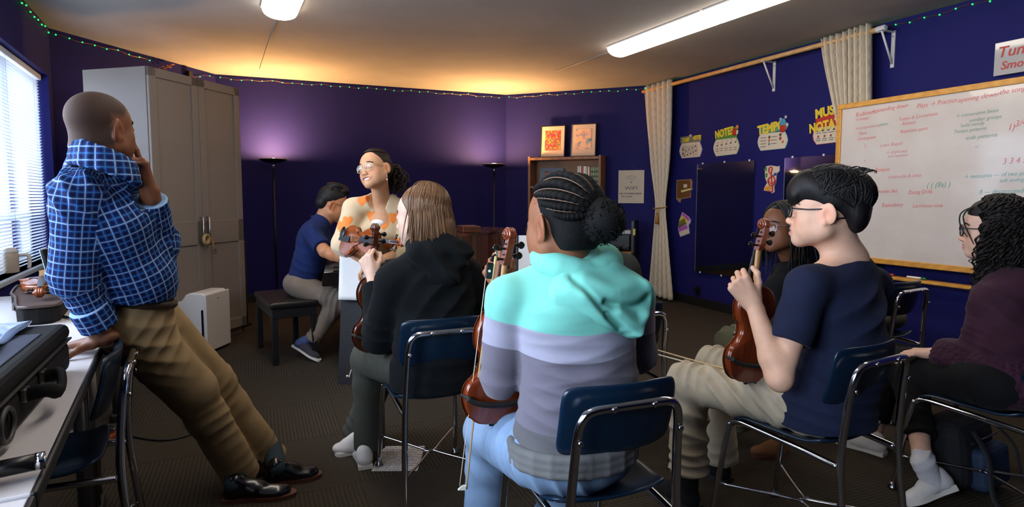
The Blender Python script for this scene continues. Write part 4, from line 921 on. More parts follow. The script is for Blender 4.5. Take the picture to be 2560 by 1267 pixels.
poster('notation_poster', 'MUSIC NOTATION cut-out with a red header, cut off by the curtain', [('MUSIC', -.01, .062, .17, .9, .10), ('NOTATION', .03, -.055, .17, .82, .10)], m_red, m_pink,
       [(2042,319),(2040,298),(2053,294),(2054,288),(2075,283),(2112,278),(2124,292),(2122,308)], barrel(2036,319,2124,361,9),
       [('note',-.75+.3*k,.55,0) for k in range(5)]+[('line',-.7+.36*k,.28,.14) for k in range(4)]+[('red',-.7+.35*k,-.12,.012) for k in range(4)]+[('line',-.7+.36*k,-.4,.13) for k in range(4)]+[('line',-.7+.36*k,-.62,.13) for k in range(4)], .1)
# header ornaments
for px, py, cs in ((1728,347,((0,0,.030,'header_olive'),(0,.035,.020,'edge_lilac'))), (1838,330,((0,0,.040,'header_red'),(.03,-.005,.026,'poster_card'),(.035,.05,.022,'spot_orange'))), (1959,313,((0,-.03,.040,'header_red'),(-.005,.03,.038,'spot_blue'),(.05,.0,.018,'edge_lilac'),(-.03,.06,.016,'edge_lilac'),(.03,.075,.016,'edge_lilac')))):
    ps = [o for o in COL.objects if o.name in ('staff_notes_poster','notes_poster','tempo_poster')]; s_, z_ = onw(px, py, 5); pr = min(ps, key=lambda o: (Vector(wpt(5, s_, 0, z_))-o.location).length)
    for dx, dz, r, mm in cs:
        q = Vector(wpt(5, s_, 0, z_))-pr.location; u5 = wv(5)[1]; b = MB(); b.ball((q.x*u5[0]+q.y*u5[1]+dx, -.009, q.z+dz), r, 2, (1,.12,1)); b.build('ornament', MATS.get(mm, m_card), pr)
def sticker(name, label, layers, cat='wall sticker'):
    c0 = np.mean(px_outline(layers[0][1]), 0); e = wempty(name, 5, c0[0], c0[1], 0, label=label, cat=cat)
    for k, (pn, pts, mat) in enumerate(layers):
        o_ = [(a-c0[0], z-c0[1]) for a, z in px_outline(pts)]; b = MB(); b.prism(o_, -.003-.0015*(k+1), 0); b.build(pn, mat, e)
    return e
z6 = lambda L_: [(1680+x*420/1663, 280+y*320/1267) for x, y in L_]
m_pb = M('sticker_brown', (104,66,28), .6, nscale=30, namt=.15); m_pbd = M('sticker_tan_edge', (150,118,80), .6)
sticker('piano_sticker', 'brown upright piano cut-out beside the left mirror', [('outline', z6([(48,672),(192,664),(204,690),(200,740),(206,770),(186,776),(190,845),(160,850),(92,862),(84,896),(70,890),(44,860)]), m_pbd), ('case', z6([(56,680),(184,672),(186,758),(182,838),(90,854),(52,850)]), m_pb), ('sheet', z6([(118,716),(152,712),(154,744),(120,750)]), m_card), ('keys', z6([(94,776),(186,754),(196,768),(98,796)]), M('sticker_keys', (206,196,130), .5))])
m_pk = M('sticker_pink', (168,84,168), .6); m_pale = M('sticker_pale', (190,178,196), .6)
sticker('accordion_sticker', 'pink and yellow accordion cut-out below the piano cut-out', [('outline', z6([(104,990),(168,1036),(190,1068),(184,1096),(166,1120),(176,1202),(84,1236),(62,1160),(72,1080)]), m_pale), ('upper_end', z6([(108,996),(160,1034),(184,1070),(150,1072),(128,1040),(98,1020)]), m_pk), ('bellows', z6([(96,1026),(128,1044),(160,1074),(140,1110),(72,1144),(76,1080)]), M('sticker_yellow', (206,190,70), .6)), ('lower_end', z6([(66,1150),(150,1112),(158,1150),(74,1184)]), m_pk), ('keys', z6([(80,1192),(166,1158),(172,1198),(90,1228)]), m_card)]+[('fold', z6([(74,1086+13*k),(130+k*4,1050+12*k),(131+k*4,1055+12*k),(74,1091+13*k)]), m_black) for k in range(5)])
m_clef = M('sticker_red', (196,48,34), .55); 
e = sticker('treble_clef_sticker', 'red treble clef cut-out on white between the two mirrors', [('outline', z6([(934,536),(980,528),(1050,540),(1066,530),(1068,580),(1040,610),(1036,640),(1032,700),(1014,740),(1018,790),(990,808),(980,780),(950,784),(912,778),(916,750),(944,700),(924,650),(922,580)]), m_card), ('leaf', z6([(910,570),(944,540),(940,590)]), m_green), ('leaf', z6([(924,640),(934,600),(952,610),(944,650)]), m_green), ('leaf', z6([(1008,630),(1016,604),(1040,600),(1036,630)]), M('sticker_blue', (40,70,140), .6)), ('flower', z6([(920,770),(930,740),(970,728),(990,744),(984,764),(944,782)]), M('sticker_orange', (214,140,44), .6))])
c0 = np.array(onw(*z6([(986,668)])[0], 5)); cl = z6([(990,640),(962,668),(986,706),(1022,690),(1020,650),(985,640),(958,680),(972,720),(1010,724),(1030,690),(1014,640),(972,600),(970,560),(986,540),(1000,560),(990,610),(996,690),(1004,770),(990,796),(978,780)])
oe = px_outline(cl); cc0 = np.mean(px_outline(z6([(934,536),(980,528),(1050,540),(1066,530),(1068,580),(1040,610),(1036,640),(1032,700),(1014,740),(1018,790),(990,808),(980,780),(950,784),(912,778),(916,750),(944,700),(924,650),(922,580)])), 0)
b = MB(); b.tube(spline([(a-cc0[0], -.010, z-cc0[1]) for a, z in oe], 90), .011, 6, flat=.3); b.build('clef', m_clef, e)
# mirrors
m_mirror = M('mirror_glass', (200,205,215), .03, metal=1.0); m_clip = M('clear_clip', (210,210,212), .2); m_medge = M('mirror_edge', (150,170,180), .15, metal=.6)
for pts, lb in (([(1752,413),(1889,401)], 'frameless wall mirror, left one, beside the piano cut-out'), ([(1972,393),(2091,383)], 'frameless wall mirror, right one, partly hidden by the whiteboard')):
    sa, za = onw(*pts[0], 5); sb, zb_ = onw(*pts[1], 5)
    if pts[0][0] > 1900: sb = sa+.82
    zt_ = 1.645; zl = .41; e = wempty('wall_mirror', 5, (sa+sb)/2, zl, .024, label=lb, cat='mirror', group='frameless mirrors on the right wall'); W_ = sb-sa; e.rotation_euler.z += math.radians(2.2)
    b = MB(); b.box((0,-.006,(zt_-zl)/2), (W_,.006,zt_-zl)); b.build('glass', m_mirror, e)
    b = MB(); b.box((-W_/2-.002,-.006,(zt_-zl)/2), (.005,.009,zt_-zl)); b.build('edge', m_medge, e)
    for x in (-W_*.4, 0, W_*.42):
        for z in (zt_-zl+.004, -.004):
            b = MB(); b.box((x,-.007,z), (.018,.012,.02), bev=.003); b.build('clip', m_clip, e)
e = wempty('wall_outlet', 5, onw(1746,727,5)[0], onw(1746,727,5)[1], 0, label='black wall outlet with a plug below the left mirror', cat='outlet'); b = MB(); b.box((0,-.004,0), (.075,.008,.115), bev=.003); b.build('cover_plate', m_blackpl, e); b = MB(); b.box((-.01,-.03,.015), (.05,.05,.04), bev=.006); b.build('plug', m_blackpl, e)

# whiteboard on its stand
WO = .245; sa, zt_ = onw(2096,263,5,WO); sb = onw(2560,190,5,WO)[0]+1.05; zt_ = .5*(zt_+onw(2555,191,5,WO)[1]); zl = onw(2205,648,5,WO)[1]+.0
m_wood = wood('golden_oak', (186,126,42), (218,160,72), 1.2, .4, (1,8,8), .1)
t = NT('whiteboard_enamel'); v = t.coord(); t.color(t.ramp(t.noise(v, 3, 5, .6), [(.3, lin((196,184,176))), (.7, lin((208,199,192)))])); t.set(Roughness=.14, Coat_Weight=.3); m_wb = t.m
zb_ = zl-.035; W_, H_ = sb-sa, zt_-zb_; e = wempty('whiteboard', 5, sa, zb_, WO, label='large whiteboard in a golden oak frame covered with red and green notes', cat='whiteboard')
b = MB(); b.box((W_/2,.004,H_/2), (W_-.05,.012,H_-.05)); b.build('panel', m_wb, e)
fw = .042
for c, sz in (((W_/2,0,H_-fw/2),(W_,.03,fw)),((W_/2,0,fw/2),(W_,.03,fw)),((fw/2,0,H_/2),(fw,.03,H_-2*fw)),((W_-fw/2,0,H_/2),(fw,.03,H_-2*fw))):
    b = MB(); b.box(c, sz, bev=.005); b.build('frame_bar', m_wood, e)
zl2 = onw(2300,697,5,WO)[1]-zb_; b = MB(); b.box((W_/2-.1,-.035,zl2-.012), (W_-.42,.09,.022), bev=.006); b.build('marker_tray', m_wood, e)
for x in (.10, W_-.15):
    b = MB(); b.box((x,.035,(H_-zb_)/2-.15), (.045,.035,H_+zb_-.1), bev=.004); b.build('post', m_wood, e)
    b = MB(); b.box((x,-.02,-zb_+.025), (.05,.26,.045), bev=.006); b.build('foot', m_wood, e)
for px, py, cc_, lb in ((2290,690,'green','white marker with a green cap on the whiteboard tray'), (2212,682,'red','white marker with a red cap at the left end of the whiteboard tray')):
    s, z = onw(px, py, 5, WO+.03); e2 = wempty('marker', 5, s, zb_+zl2+.009, WO+.03, label=lb, cat='marker'); b = MB(); b.tube([(-.065,0,0),(.04,0,0)], .0085, 10); b.build('barrel', m_tip, e2); b = MB(); b.tube([(.04,0,0),(.074,0,0)], [.0092,.008], 10); b.build('cap', M('cap_'+cc_, {'green':(30,110,60),'red':(170,40,44)}[cc_], .4), e2)
m_mr = M('marker_red', (216,92,92), .6); m_mp = M('marker_pink', (214,120,132), .6); m_mg = M('marker_green', (96,152,128), .6); m_mt = M('marker_teal', (92,176,172), .6)
WR = [('Rudiments',2165,283,.062,m_mr),('\u2192 sounding down',2222,271,.058,m_mr),('Plays \u2192 Practice',2340,258,.06,m_mr),('opening slower',2445,243,.06,m_mr),('the song',2530,226,.06,m_mr),
 ('\u2192 tempo',2154,297,.046,m_mr),('accompaniment',2168,317,.046,m_mp),('piano',2209,310,.046,m_mg),('Tilaan',2156,333,.046,m_mr),('Contrapoint',2166,345,.046,m_mr),('I',2162,365,.06,m_mp),('r',2161,402,.05,m_mr),
 ('- Tempo & Corrections',2290,292,.046,m_mr),('- Release',2268,308,.046,m_mr),('Repetitive parts',2284,325,.046,m_mr),('Lento: Bogatti',2227,361,.046,m_mp),('\u2192 of phrases',2240,379,.046,m_mp),('and repetition',2244,389,.04,m_mp),
 ('Part 3',2146,425,.055,m_mr),('Release',2205,424,.055,m_mr),('crescendo & away',2260,440,.05,m_mp),('Action Skit',2218,478,.05,m_mr),('Doing Drills',2300,480,.052,m_mr),('Expository',2230,512,.055,m_mr),('Lacrimosa time',2318,514,.05,m_mr),
 ('\u2192 consecutive beats',2440,283,.046,m_mg),('number groups',2462,296,.046,m_mg),('hold steady',2430,311,.046,m_mg),('Tempo patterns',2424,325,.046,m_mg),('scale patterns',2452,341,.05,m_mg),('1)',2527,318,.075,m_mr),('3/4',2550,308,.07,m_mr),
 ('\u2013',2360,372,.05,m_mt),('\u2013',2398,372,.05,m_mt),('~',2440,366,.06,m_mt),('3 3 4 5',2535,402,.07,m_mp),('\u2192 measures \u2014 of two parts',2490,437,.05,m_mt),('soft ending',2528,450,.045,m_mt),('8 \u2014 decrescendo',2505,478,.055,m_mt),('( ( (8a) )',2345,462,.07,m_mg),('A',2412,538,.05,m_mt)]
for tx, px, py, sz, mt in WR:
    s, z = onw(px, py, 5, WO+.003); text('writing', tx, mt, e, (s-sa, -.0035, z-zb_), sz*.80, (PI/2, -.035, 0), shear=.28, off=-.0006, ext=.0004, sx=.86)
# plastic sheet above the whiteboard
s, z = onw(2488,120,5,.03); z1 = onw(2496,193,5,.03)[1]; e = wempty('plastic_sign', 5, s, z1+.01, .03, label='grey plastic sign with red handwriting above the whiteboard at the right edge', cat='sign'); h_ = z-z1+.02
b = MB(); b.box((.30,0,h_/2), (.60,.008,h_), bev=.003); b.build('sheet', NT('milky_plastic').set(Base_Color=(*lin((176,172,170)),1), Roughness=.12, Coat_Weight=.5).m, e)
text('writing', 'Tune', M('sign_red', (184,52,44), .5), e, (.12,-.006,h_*.68), .10, off=.001, shear=.2); text('writing', 'Smooth', MATS['sign_red'], e, (.16,-.006,h_*.27), .075, off=.001, shear=.2)

# backpack under the right chair
m_bag = M('bag_black', (22,24,28), .8, nscale=20, namt=.2, bump=.3, bscale=400); m_bagb = M('bag_blue', (26,46,72), .75, nscale=20, namt=.15)
e = empty('backpack', (1.98,2.60,0), .55, label='black and blue backpack on the floor beneath the right-hand chair', cat='backpack')
b = MB(); b.box((0,0,.16), (.34,.20,.30), rotmat((1,0,0), -.12), bev=.07, seg=4); b.build('main_bag', m_bag, e); b = MB(); b.box((.02,-.12,.12), (.24,.08,.18), rotmat((1,0,0), -.12), bev=.03, seg=3); b.build('front_pocket', m_bagb, e)
for x in (-.1,.1):
    b = MB(); b.tube(spline([(x,-.1,.29),(x*1.3,-.17,.2),(x*1.5,-.2,.06),(x*1.9,-.26,.02)], 18), .014, 6, flat=.4); b.build('strap', m_bag, e)
b = MB(); b.tube([(-.12,-.105,.24),(.12,-.105,.24)], .004, 6); b.build('zip', m_brass, e)
# olive bag behind the rear right chair
make_chair('empty navy school chair below the whiteboard tray', (2.16,3.62), math.radians(28))
e = empty('olive_bag', (2.30,3.66,.452), .3, label='rounded olive bag resting on the empty chair below the whiteboard', cat='bag'); b = MB(); b.ball((0,0,.075), .1, 3, (1.45,1.0,.74)); b.build('body', M('olive_canvas', (72,72,58), .8, nscale=10, namt=.15), e); b = MB(); b.tube(spline([(-.08,-.03,.13),(0,-.05,.19),(.08,-.03,.13)], 14), .007, 6); b.build('handle', m_bag, e)
# chairs under the sitters
make_chair('navy school chair under the girl in the mint and grey hoodie', (.215,1.765), math.radians(20.5))
make_chair('navy school chair under the boy in the navy T-shirt', (1.085,2.165), math.radians(29))
make_chair('navy school chair under the long-haired student in the black hoodie', (-.362,2.60), math.radians(22))
make_chair('navy school chair at the right edge under the maroon cardigan', (1.955,2.40), math.radians(26))
make_chair('navy school chair under the person hidden behind the hoodie girl', (.47,2.93), math.radians(24))
make_chair('navy school chair under the girl with long braids behind the boy', (1.62,3.22), math.radians(95))
# ================================================================== PEOPLE: one smooth surface grown from blended volumes
class Vol:
    """collects blended volumes; mesh() extracts ONE continuous surface"""
    def __init__(s): s.p = []; s.bones = []
    def cone(s, a, b, ra, rb=None, k=.02, flat=None, bone=None, sub=False):
        a, b = np.asarray(a, float), np.asarray(b, float); rb = ra if rb is None else rb
        s.p.append(('c', a, b, ra, rb, k, flat, sub)); 
        if bone is not None: s.bones.append((bone, a, b, (ra+rb)/2))
        return s
    def chain(s, pts, radii, k=.02, flat=None, bone=None):
        for i in range(len(pts)-1): s.cone(pts[i], pts[i+1], radii[i], radii[i+1], k, flat, bone)
        return s
    def ell(s, c, r, R=None, k=.02, sub=False):
        s.p.append(('e', np.asarray(c, float), np.asarray(r, float), np.eye(3) if R is None else np.asarray(R, float), k, sub)); return s
    def box(s, c, half, R=None, rnd=.02, k=.02, sub=False):
        s.p.append(('b', np.asarray(c, float), np.asarray(half, float), np.eye(3) if R is None else np.asarray(R, float), rnd, k, sub)); return s
    def cut(s, p, n, rad): s.p.append(('p', np.asarray(p, float), nrm(n), rad)); return s
    def _bb(s, q):
        if q[0] == 'c': r = max(q[3], q[4]); return np.minimum(q[1], q[2])-r, np.maximum(q[1], q[2])+r, q[7]
        if q[0] == 'e': e = np.abs(q[3].T) @ q[2]; return q[1]-e, q[1]+e, q[5]
        if q[0] == 'b': e = np.abs(q[3].T) @ q[2]; return q[1]-e, q[1]+e, q[6]
        return q[1]-q[3], q[1]+q[3], True
    def field(s, h):
        lo = np.full(3, 1e9); hi = -lo
        for q in s.p:
            a, b, sub = s._bb(q)
            if not sub: lo = np.minimum(lo, a); hi = np.maximum(hi, b)
        lo = lo-4*h; hi = hi+4*h; n = np.ceil((hi-lo)/h).astype(int)+1
        F = np.full(n, .3, np.float32); ax = [(lo[i]+h*np.arange(n[i])).astype(np.float32) for i in range(3)]
        for q in s.p:
            a, b, sub = s._bb(q); k = q[5] if q[0] == 'c' else q[4] if q[0] == 'e' else q[5] if q[0] == 'b' else 0
            m = k+3*h; i0 = np.maximum(0, np.floor((a-m-lo)/h).astype(int)); i1 = np.minimum(n, np.ceil((b+m-lo)/h).astype(int)+1)
            if np.any(i1 <= i0): continue
            sl = tuple(slice(i0[i], i1[i]) for i in range(3)); X, Y, Z = np.meshgrid(*[ax[i][sl[i]] for i in range(3)], indexing='ij', sparse=True)
            f = F[sl]
            if q[0] == 'p':
                d = (X-q[1][0])*q[2][0]+(Y-q[1][1])*q[2][1]+(Z-q[1][2])*q[2][2]
                w = (X-q[1][0])**2+(Y-q[1][1])**2+(Z-q[1][2])**2 < q[3]**2
                F[sl] = np.where(w, np.maximum(f, d), f); continue
            if q[0] == 'c':
                A, B, ra, rb, k, flat, sub = q[1:]; px, py, pz = X-A[0], Y-A[1], Z-A[2]; ba = B-A
                if flat is not None:
                    nn, sc = np.asarray(flat[0], float), flat[1]; pr = px*nn[0]+py*nn[1]+pz*nn[2]; fa = (1/sc-1)
                    bp = float(ba @ nn); ba = ba+nn*bp*fa; pr = pr*fa; px = px+nn[0]*pr; py = py+nn[1]*pr; pz = pz+nn[2]*pr
                t = np.clip((px*ba[0]+py*ba[1]+pz*ba[2])/max(float(ba @ ba), 1e-9), 0, 1)
                d = np.sqrt((px-t*ba[0])**2+(py-t*ba[1])**2+(pz-t*ba[2])**2)-(ra+t*(rb-ra))
                if flat is not None: d = d*(.5+.5*flat[1])
            elif q[0] == 'e':
                C, r, R, k, sub = q[1:]; px, py, pz = X-C[0], Y-C[1], Z-C[2]
                u = [(px*R[i,0]+py*R[i,1]+pz*R[i,2])/r[i] for i in range(3)]
                k0 = np.sqrt(u[0]**2+u[1]**2+u[2]**2); k1 = np.sqrt((u[0]/r[0])**2+(u[1]/r[1])**2+(u[2]/r[2])**2)
                d = k0*(k0-1)/np.maximum(k1, 1e-6)
            else:
                C, hf, R, rnd, k, sub = q[1:]; px, py, pz = X-C[0], Y-C[1], Z-C[2]
                u = [np.abs(px*R[i,0]+py*R[i,1]+pz*R[i,2])-(hf[i]-rnd) for i in range(3)]
                d = np.sqrt(np.maximum(u[0],0)**2+np.maximum(u[1],0)**2+np.maximum(u[2],0)**2)+np.minimum(np.maximum(np.maximum(u[0],u[1]),u[2]),0)-rnd
            d = d.astype(np.float32)
            if sub:
                d = -d
                if k > 0: hh = np.clip(.5-.5*(f-d)/k, 0, 1); F[sl] = f+(d-f)*hh+k*hh*(1-hh)
                else: F[sl] = np.maximum(f, d)
            else:
                if k > 0: hh = np.clip(.5+.5*(f-d)/k, 0, 1); F[sl] = f+(d-f)*hh-k*hh*(1-hh)
                else: F[sl] = np.minimum(f, d)
        return F, lo
    def surface(s, h):
        F, lo = s.field(h); S = F < 0
        c = np.zeros(tuple(x-1 for x in F.shape), np.uint8); offs = [(i,j,k) for i in (0,1) for j in (0,1) for k in (0,1)]
        sh = lambda o: tuple(slice(o[i], F.shape[i]-1+o[i]) for i in range(3))
        for o in offs: c += S[sh(o)]
        idx = np.argwhere((c > 0) & (c < 8)); ids = np.full(c.shape, -1, np.int32); ids[tuple(idx.T)] = np.arange(len(idx))
        acc = np.zeros((len(idx),3), np.float32); cnt = np.zeros(len(idx), np.float32); fl = F.ravel(); st = np.array([F.shape[1]*F.shape[2], F.shape[2], 1]); base = idx @ st
        for o0 in offs:
            for a in range(3):
                if o0[a]: continue
                o1 = list(o0); o1[a] = 1; f0 = fl[base+np.dot(o0, st)]; f1 = fl[base+np.dot(o1, st)]
                m = (f0 < 0) != (f1 < 0); t = f0[m]/(f0[m]-f1[m]); p = np.tile(np.array(o0, np.float32), (m.sum(),1)); p[:,a] = t
                acc[m] += p; cnt[m] += 1
        v = (idx+acc/cnt[:,None])*h+lo; faces = []
        for a in range(3):
            b, d = (a+1) % 3, (a+2) % 3
            s0 = [slice(None)]*3; s1 = [slice(None)]*3; s0[a] = slice(0, F.shape[a]-1); s1[a] = slice(1, F.shape[a])
            A, B = S[tuple(s0)], S[tuple(s1)]; e = np.argwhere(A != B); e = e[(e[:,b] > 0) & (e[:,d] > 0) & (e[:,b] < F.shape[b]-1) & (e[:,d] < F.shape[d]-1)]
            if not len(e): continue
            inn = A[tuple(e.T)]; q = []
            for db, dd in ((-1,-1),(0,-1),(0,0),(-1,0)):
                x = e.copy(); x[:,b] += db; x[:,d] += dd; q.append(ids[tuple(x.T)])
            q = np.stack(q, 1); q[~inn] = q[~inn][:, ::-1]; faces.append(q)
        f = np.concatenate(faces); f = f[(f >= 0).all(1)]
        return v.astype(np.float32), f.astype(np.int32)
def vnormals(v, f):
    n = np.cross(v[f[:,2]]-v[f[:,0]], v[f[:,3]]-v[f[:,1]]); out = np.zeros_like(v)
    for k in range(4): np.add.at(out, f[:,k], n)
    return out/np.maximum(np.linalg.norm(out, axis=1, keepdims=True), 1e-12)
def relax(v, f, it=1, lam=.5):
    for _ in range(it):
        s = np.zeros_like(v); c = np.zeros(len(v), np.float32)
        for a, b in ((0,1),(1,2),(2,3),(3,0)):
            np.add.at(s, f[:,a], v[f[:,b]]); np.add.at(s, f[:,b], v[f[:,a]]); np.add.at(c, f[:,a], 1); np.add.at(c, f[:,b], 1)
        v = v+lam*(s/np.maximum(c,1)[:,None]-v)
    return v
_nd = np.random.RandomState(5); _ND = _nd.randn(7,3); _ND /= np.linalg.norm(_ND, axis=1, keepdims=True); _NP = _nd.rand(7,50)*6.28
def wav(p, freq, seed=0):
    """smooth noise in about -1..1"""
    o = 0
    for i in range(7): o = o+np.sin((p @ _ND[i])*freq*(.7+.12*i)+_NP[i, seed % 50])
    return o/3.2
def folds(v, n, specs, seed=0, base=.0012):
    """cloth folds: specs = (centre, axis across the folds, wavelength, depth, radius)"""
    d = base*wav(v, 26, seed)+base*.6*wav(v, 55, seed+3)
    for i, (c, ax, lam, amp, rad) in enumerate(specs):
        q = v-np.asarray(c); w = np.exp(-(q**2).sum(1)/(rad*rad)); ph = (q @ nrm(ax))*2*PI/lam+2.8*wav(v, 7, seed+i)+1.1*wav(v, 19, seed+i+9)
        d = d+amp*w*(1-np.abs(np.sin(ph*.5))*2.0)*np.clip(.45+.75*wav(v, 8, seed+i+4), 0, 1.3)
    return v+n*d[:,None]
def add_attr(me, name, val):
    a = me.attributes.new(name, 'FLOAT', 'POINT'); a.data.foreach_set('value', np.asarray(val, np.float32))
def cloth(name, vol, h, mat, parent, specs=(), seed=0, base=.0012, attrs=None, uv=False, smooth=1, label=None):
    v, f = vol.surface(h)
    if smooth: v = relax(v, f, smooth)
    v0 = v; v = folds(v, vnormals(v, f), specs, seed, base)
    me = np_mesh(name, v, f)
    if attrs:
        for k, fn in attrs.items(): add_attr(me, k, fn(v0))
    if uv and vol.bones:
        fc = v0[f].mean(1); best = np.full(len(f), 1e9); wh = np.zeros(len(f), int)
        for i, (bn, a, b, r) in enumerate(vol.bones):
            ab = b-a; t = np.clip(((fc-a) @ ab)/(ab @ ab), 0, 1); d = np.linalg.norm(fc-a-t[:,None]*ab, axis=1)/r
            m = d < best; best[m] = d[m]; wh[m] = i
        uvs = np.zeros((len(f),4,2), np.float32)
        for i, (bn, a, b, r) in enumerate(vol.bones):
            m = wh == i
            if not m.any(): continue
            ab = nrm(b-a); ref = np.asarray(bn[1], float); e1 = nrm(ref-ab*(ref @ ab)); e2 = np.cross(ab, e1)
            q = v0[f[m]]-a; al = q @ ab; th = np.arctan2(q @ e2, q @ e1); tc = fc[m]-a; t0 = np.arctan2(tc @ e2, tc @ e1)[:,None]
            th = t0+(th-t0+PI) % (2*PI)-PI; uvs[m] = np.stack([th*bn[2], al+bn[3]], -1)
        ul = me.uv_layers.new(name='UVMap'); ul.data.foreach_set('uv', uvs.ravel())
    o = link_mesh(name, me, mat, parent)
    if label: o['label'] = label
    return o
def fr(fwd, up=(0,0,1)):
    """rows: right, forward, up"""
    y = nrm(fwd); x = nrm(np.cross(y, up)); return np.stack([x, y, np.cross(x, y)])
def head_frame(yaw, pitch=0.0, roll=0.0):
    """yaw: degrees to the left of straight away from the camera; pitch > 0 looks up; roll > 0 leans to own right"""
    a = math.radians(yaw); f0 = np.array([-math.sin(a), math.cos(a), 0]); x = np.array([math.cos(a), math.sin(a), 0]); z = np.array([0,0,1.])
    p = math.radians(pitch); f1 = f0*math.cos(p)+z*math.sin(p); z1 = z*math.cos(p)-f0*math.sin(p)
    r = math.radians(roll); return np.stack([x*math.cos(r)-z1*math.sin(r), f1, z1*math.cos(r)+x*math.sin(r)])

class Person:
    def __init__(s, label, loc, skin, lips, stubble=None, tan=0):
        s.e = empty('person', (0,0,0), 0, label=label, cat='person'); s.v = Vol(); s.extra = []; s.H = None
        s.skin = skin; s.lips = lips; s.stub = stubble
    def W(s, p): return s.c+s.sc*(np.asarray(p, float) @ s.R)   # head-local -> place
    def head(s, c, R, sc=1.0, smile=0.0, fem=0.0, jaw=1.0, nose=1.0, lids=1.0, neck=None, neck_r=.052, ear=1.0, res=.0028):
        s.c, s.R, s.sc = np.asarray(c, float), R, sc; W = s.W; v = s.v; S = sc; s.hres = res; s.fem = fem
        E = lambda p, r, k, sub=False, rot=None: v.ell(W(p), np.array(r)*S, (R if rot is None else rot @ R), k*S, sub)
        Cn = lambda a, b, ra, rb, k, sub=False: v.cone(W(a), W(b), ra*S, rb*S, k*S, None, None, sub)
        E((0,-.014,.036), (.0745,.094,.082), .02); E((0,.022,.030), (.066,.068,.066), .03); E((0,.028,-.018), (.061,.062,.078), .03)
        for x in (-1, 1):
            E((x*.040,.048,-.030-.004*smile), (.026+.003*smile,.028,.027), .025); Cn((x*.052*jaw,-.004,-.062), (x*.016*jaw,.062,-.098), .019, .017, .03); Cn((x*.058,-.008,-.015), (x*.053*jaw,-.006,-.062), .018, .018, .03)
        E((0,.073,-.101), (.021*jaw,.017,.017), .022); E((0,.050,-.066), (.041,.037,.040), .03); E((0,.074,-.054), (.022,.019,.018), .02); [E((x*.042,.030,-.060), (.026,.036,.034), .03) for x in (-1,1)]
        if not fem: Cn((-.028,.079,.016), (.028,.079,.016), .0125, .0125, .016)
        # eyes: sockets, then lids around the eyeball
        for x in (-1, 1): E((x*.032,.097,-.001), (.019,.017,.0125), .014, True)
        Cn((0,.086,.006), (0,.0985*nose**.3,-.034), .0085, .0105, .012); E((0,.1015*nose**.4,-.0385), (.0125,.0130,.0110), .009)
        for x in (-1, 1): E((x*.0135,.097,-.042), (.0085,.0115,.0075), .007)
        for x in (-1, 1):
            E((x*.032,.0785,-.002), (.0165,.0145,.0135), .006); E((x*.032,.0965,-.0028), (.0135,.012,.0048*lids), .003, True)
        ww = .0215+.0125*smile
        if smile < .5:
            Cn((-ww,.084,-.0685), (0,.0930,-.0655), .0045, .0068, .006); Cn((ww,.084,-.0685), (0,.0930,-.0655), .0045, .0068, .006)
            Cn((-ww*.8,.085,-.0765), (0,.0935,-.0785), .0045, .0078, .006); Cn((ww*.8,.085,-.0765), (0,.0935,-.0785), .0045, .0078, .006)
            Cn((-ww*.9,.0985,-.0718), (ww*.9,.0985,-.0718), .0020, .0020, .004, True)
        else:
            pts = [(-ww,.080,-.060),(-.012,.091,-.064),(.012,.091,-.064),(ww,.080,-.060)]
            for a, b in zip(pts[:-1], pts[1:]): Cn(a, b, .0050, .0050, .006)
            pts = [(-ww,.080,-.060),(-.013,.088,-.081),(.013,.088,-.081),(ww,.080,-.060)]
            for a, b in zip(pts[:-1], pts[1:]): Cn(a, b, .0056, .0056, .006)
            E((0,.094,-.0700), (.027,.019,.0076), .004, True)
            s.extra.append(('teeth', E))
        for x in (-1, 1):   # ears
            rot = rotmat((1,0,0), .18); E((x*.0765,-.012,-.010), (.0085,.0185*ear,.031*ear), .006, False, rot); E((x*.081,-.016,-.006), (.0065,.0225*ear,.034*ear), .004, False, rotmat((0,0,1), x*-.5) @ rot)
            E((x*.090,-.008,-.010), (.0085,.012*ear,.021*ear), .004, True, rotmat((0,0,1), x*-.4) @ rot); E((x*.079,-.004,-.036), (.006,.008,.010), .005)
        if neck is not None:
            nk = np.asarray(neck, float); v.cone(W((0,-.030,-.045)), nk, neck_r*S*1.02, neck_r*S*1.06, .03); v.cone(W((0,.0,-.075)), nk+np.array([0,0,.0])+R[1]*.02, neck_r*.8*S, neck_r*.9*S, .03)
        return s
    def arm(s, sh, el, wr, r=(.050,.040,.036,.026), k=.02, body=True):
        sh, el, wr = [np.asarray(x, float) for x in (sh, el, wr)]
        s.v.cone(sh, el, r[0], r[1], k); m = el+(wr-el)*.28; s.v.cone(el, m, r[1]*.98, r[2]*1.10, k); s.v.cone(m, wr, r[2]*1.10, r[3], k); return s
    def hand(s, wr, d, n, thumb, sc=1.0, curls=((40,50,30),)*4, spread=4.0, tc=(30,25), tang=40, vol=None, topp=.6):
        """wr wrist, d direction of the fingers, n the way the palm faces, thumb: side the thumb is on"""
        v = vol or s.v; d = nrm(d); n = nrm(np.asarray(n, float)-d*np.dot(n, d)); t = nrm(np.asarray(thumb, float)-d*np.dot(thumb, d)-n*np.dot(thumb, n)); wr = np.asarray(wr, float)
        P = lambda a, b, c: wr+sc*(d*a+t*b+n*c)
        kn = [(.092,.030),(.096,.009),(.092,-.012),(.084,-.031)]; ln = [(.042,.026,.021),(.047,.029,.022),(.043,.027,.021),(.034,.020,.019)]; fr_ = [.0092,.0095,.0090,.0080]
        v.cone(P(-.02,0,0), P(.02,0,0), .025*sc, .026*sc, .012, (n, .72))
        for i, (a, b) in enumerate(kn): v.cone(P(.012,b*.55,0), P(a,b,-.001), .0165*sc, .0118*sc, .011, None)
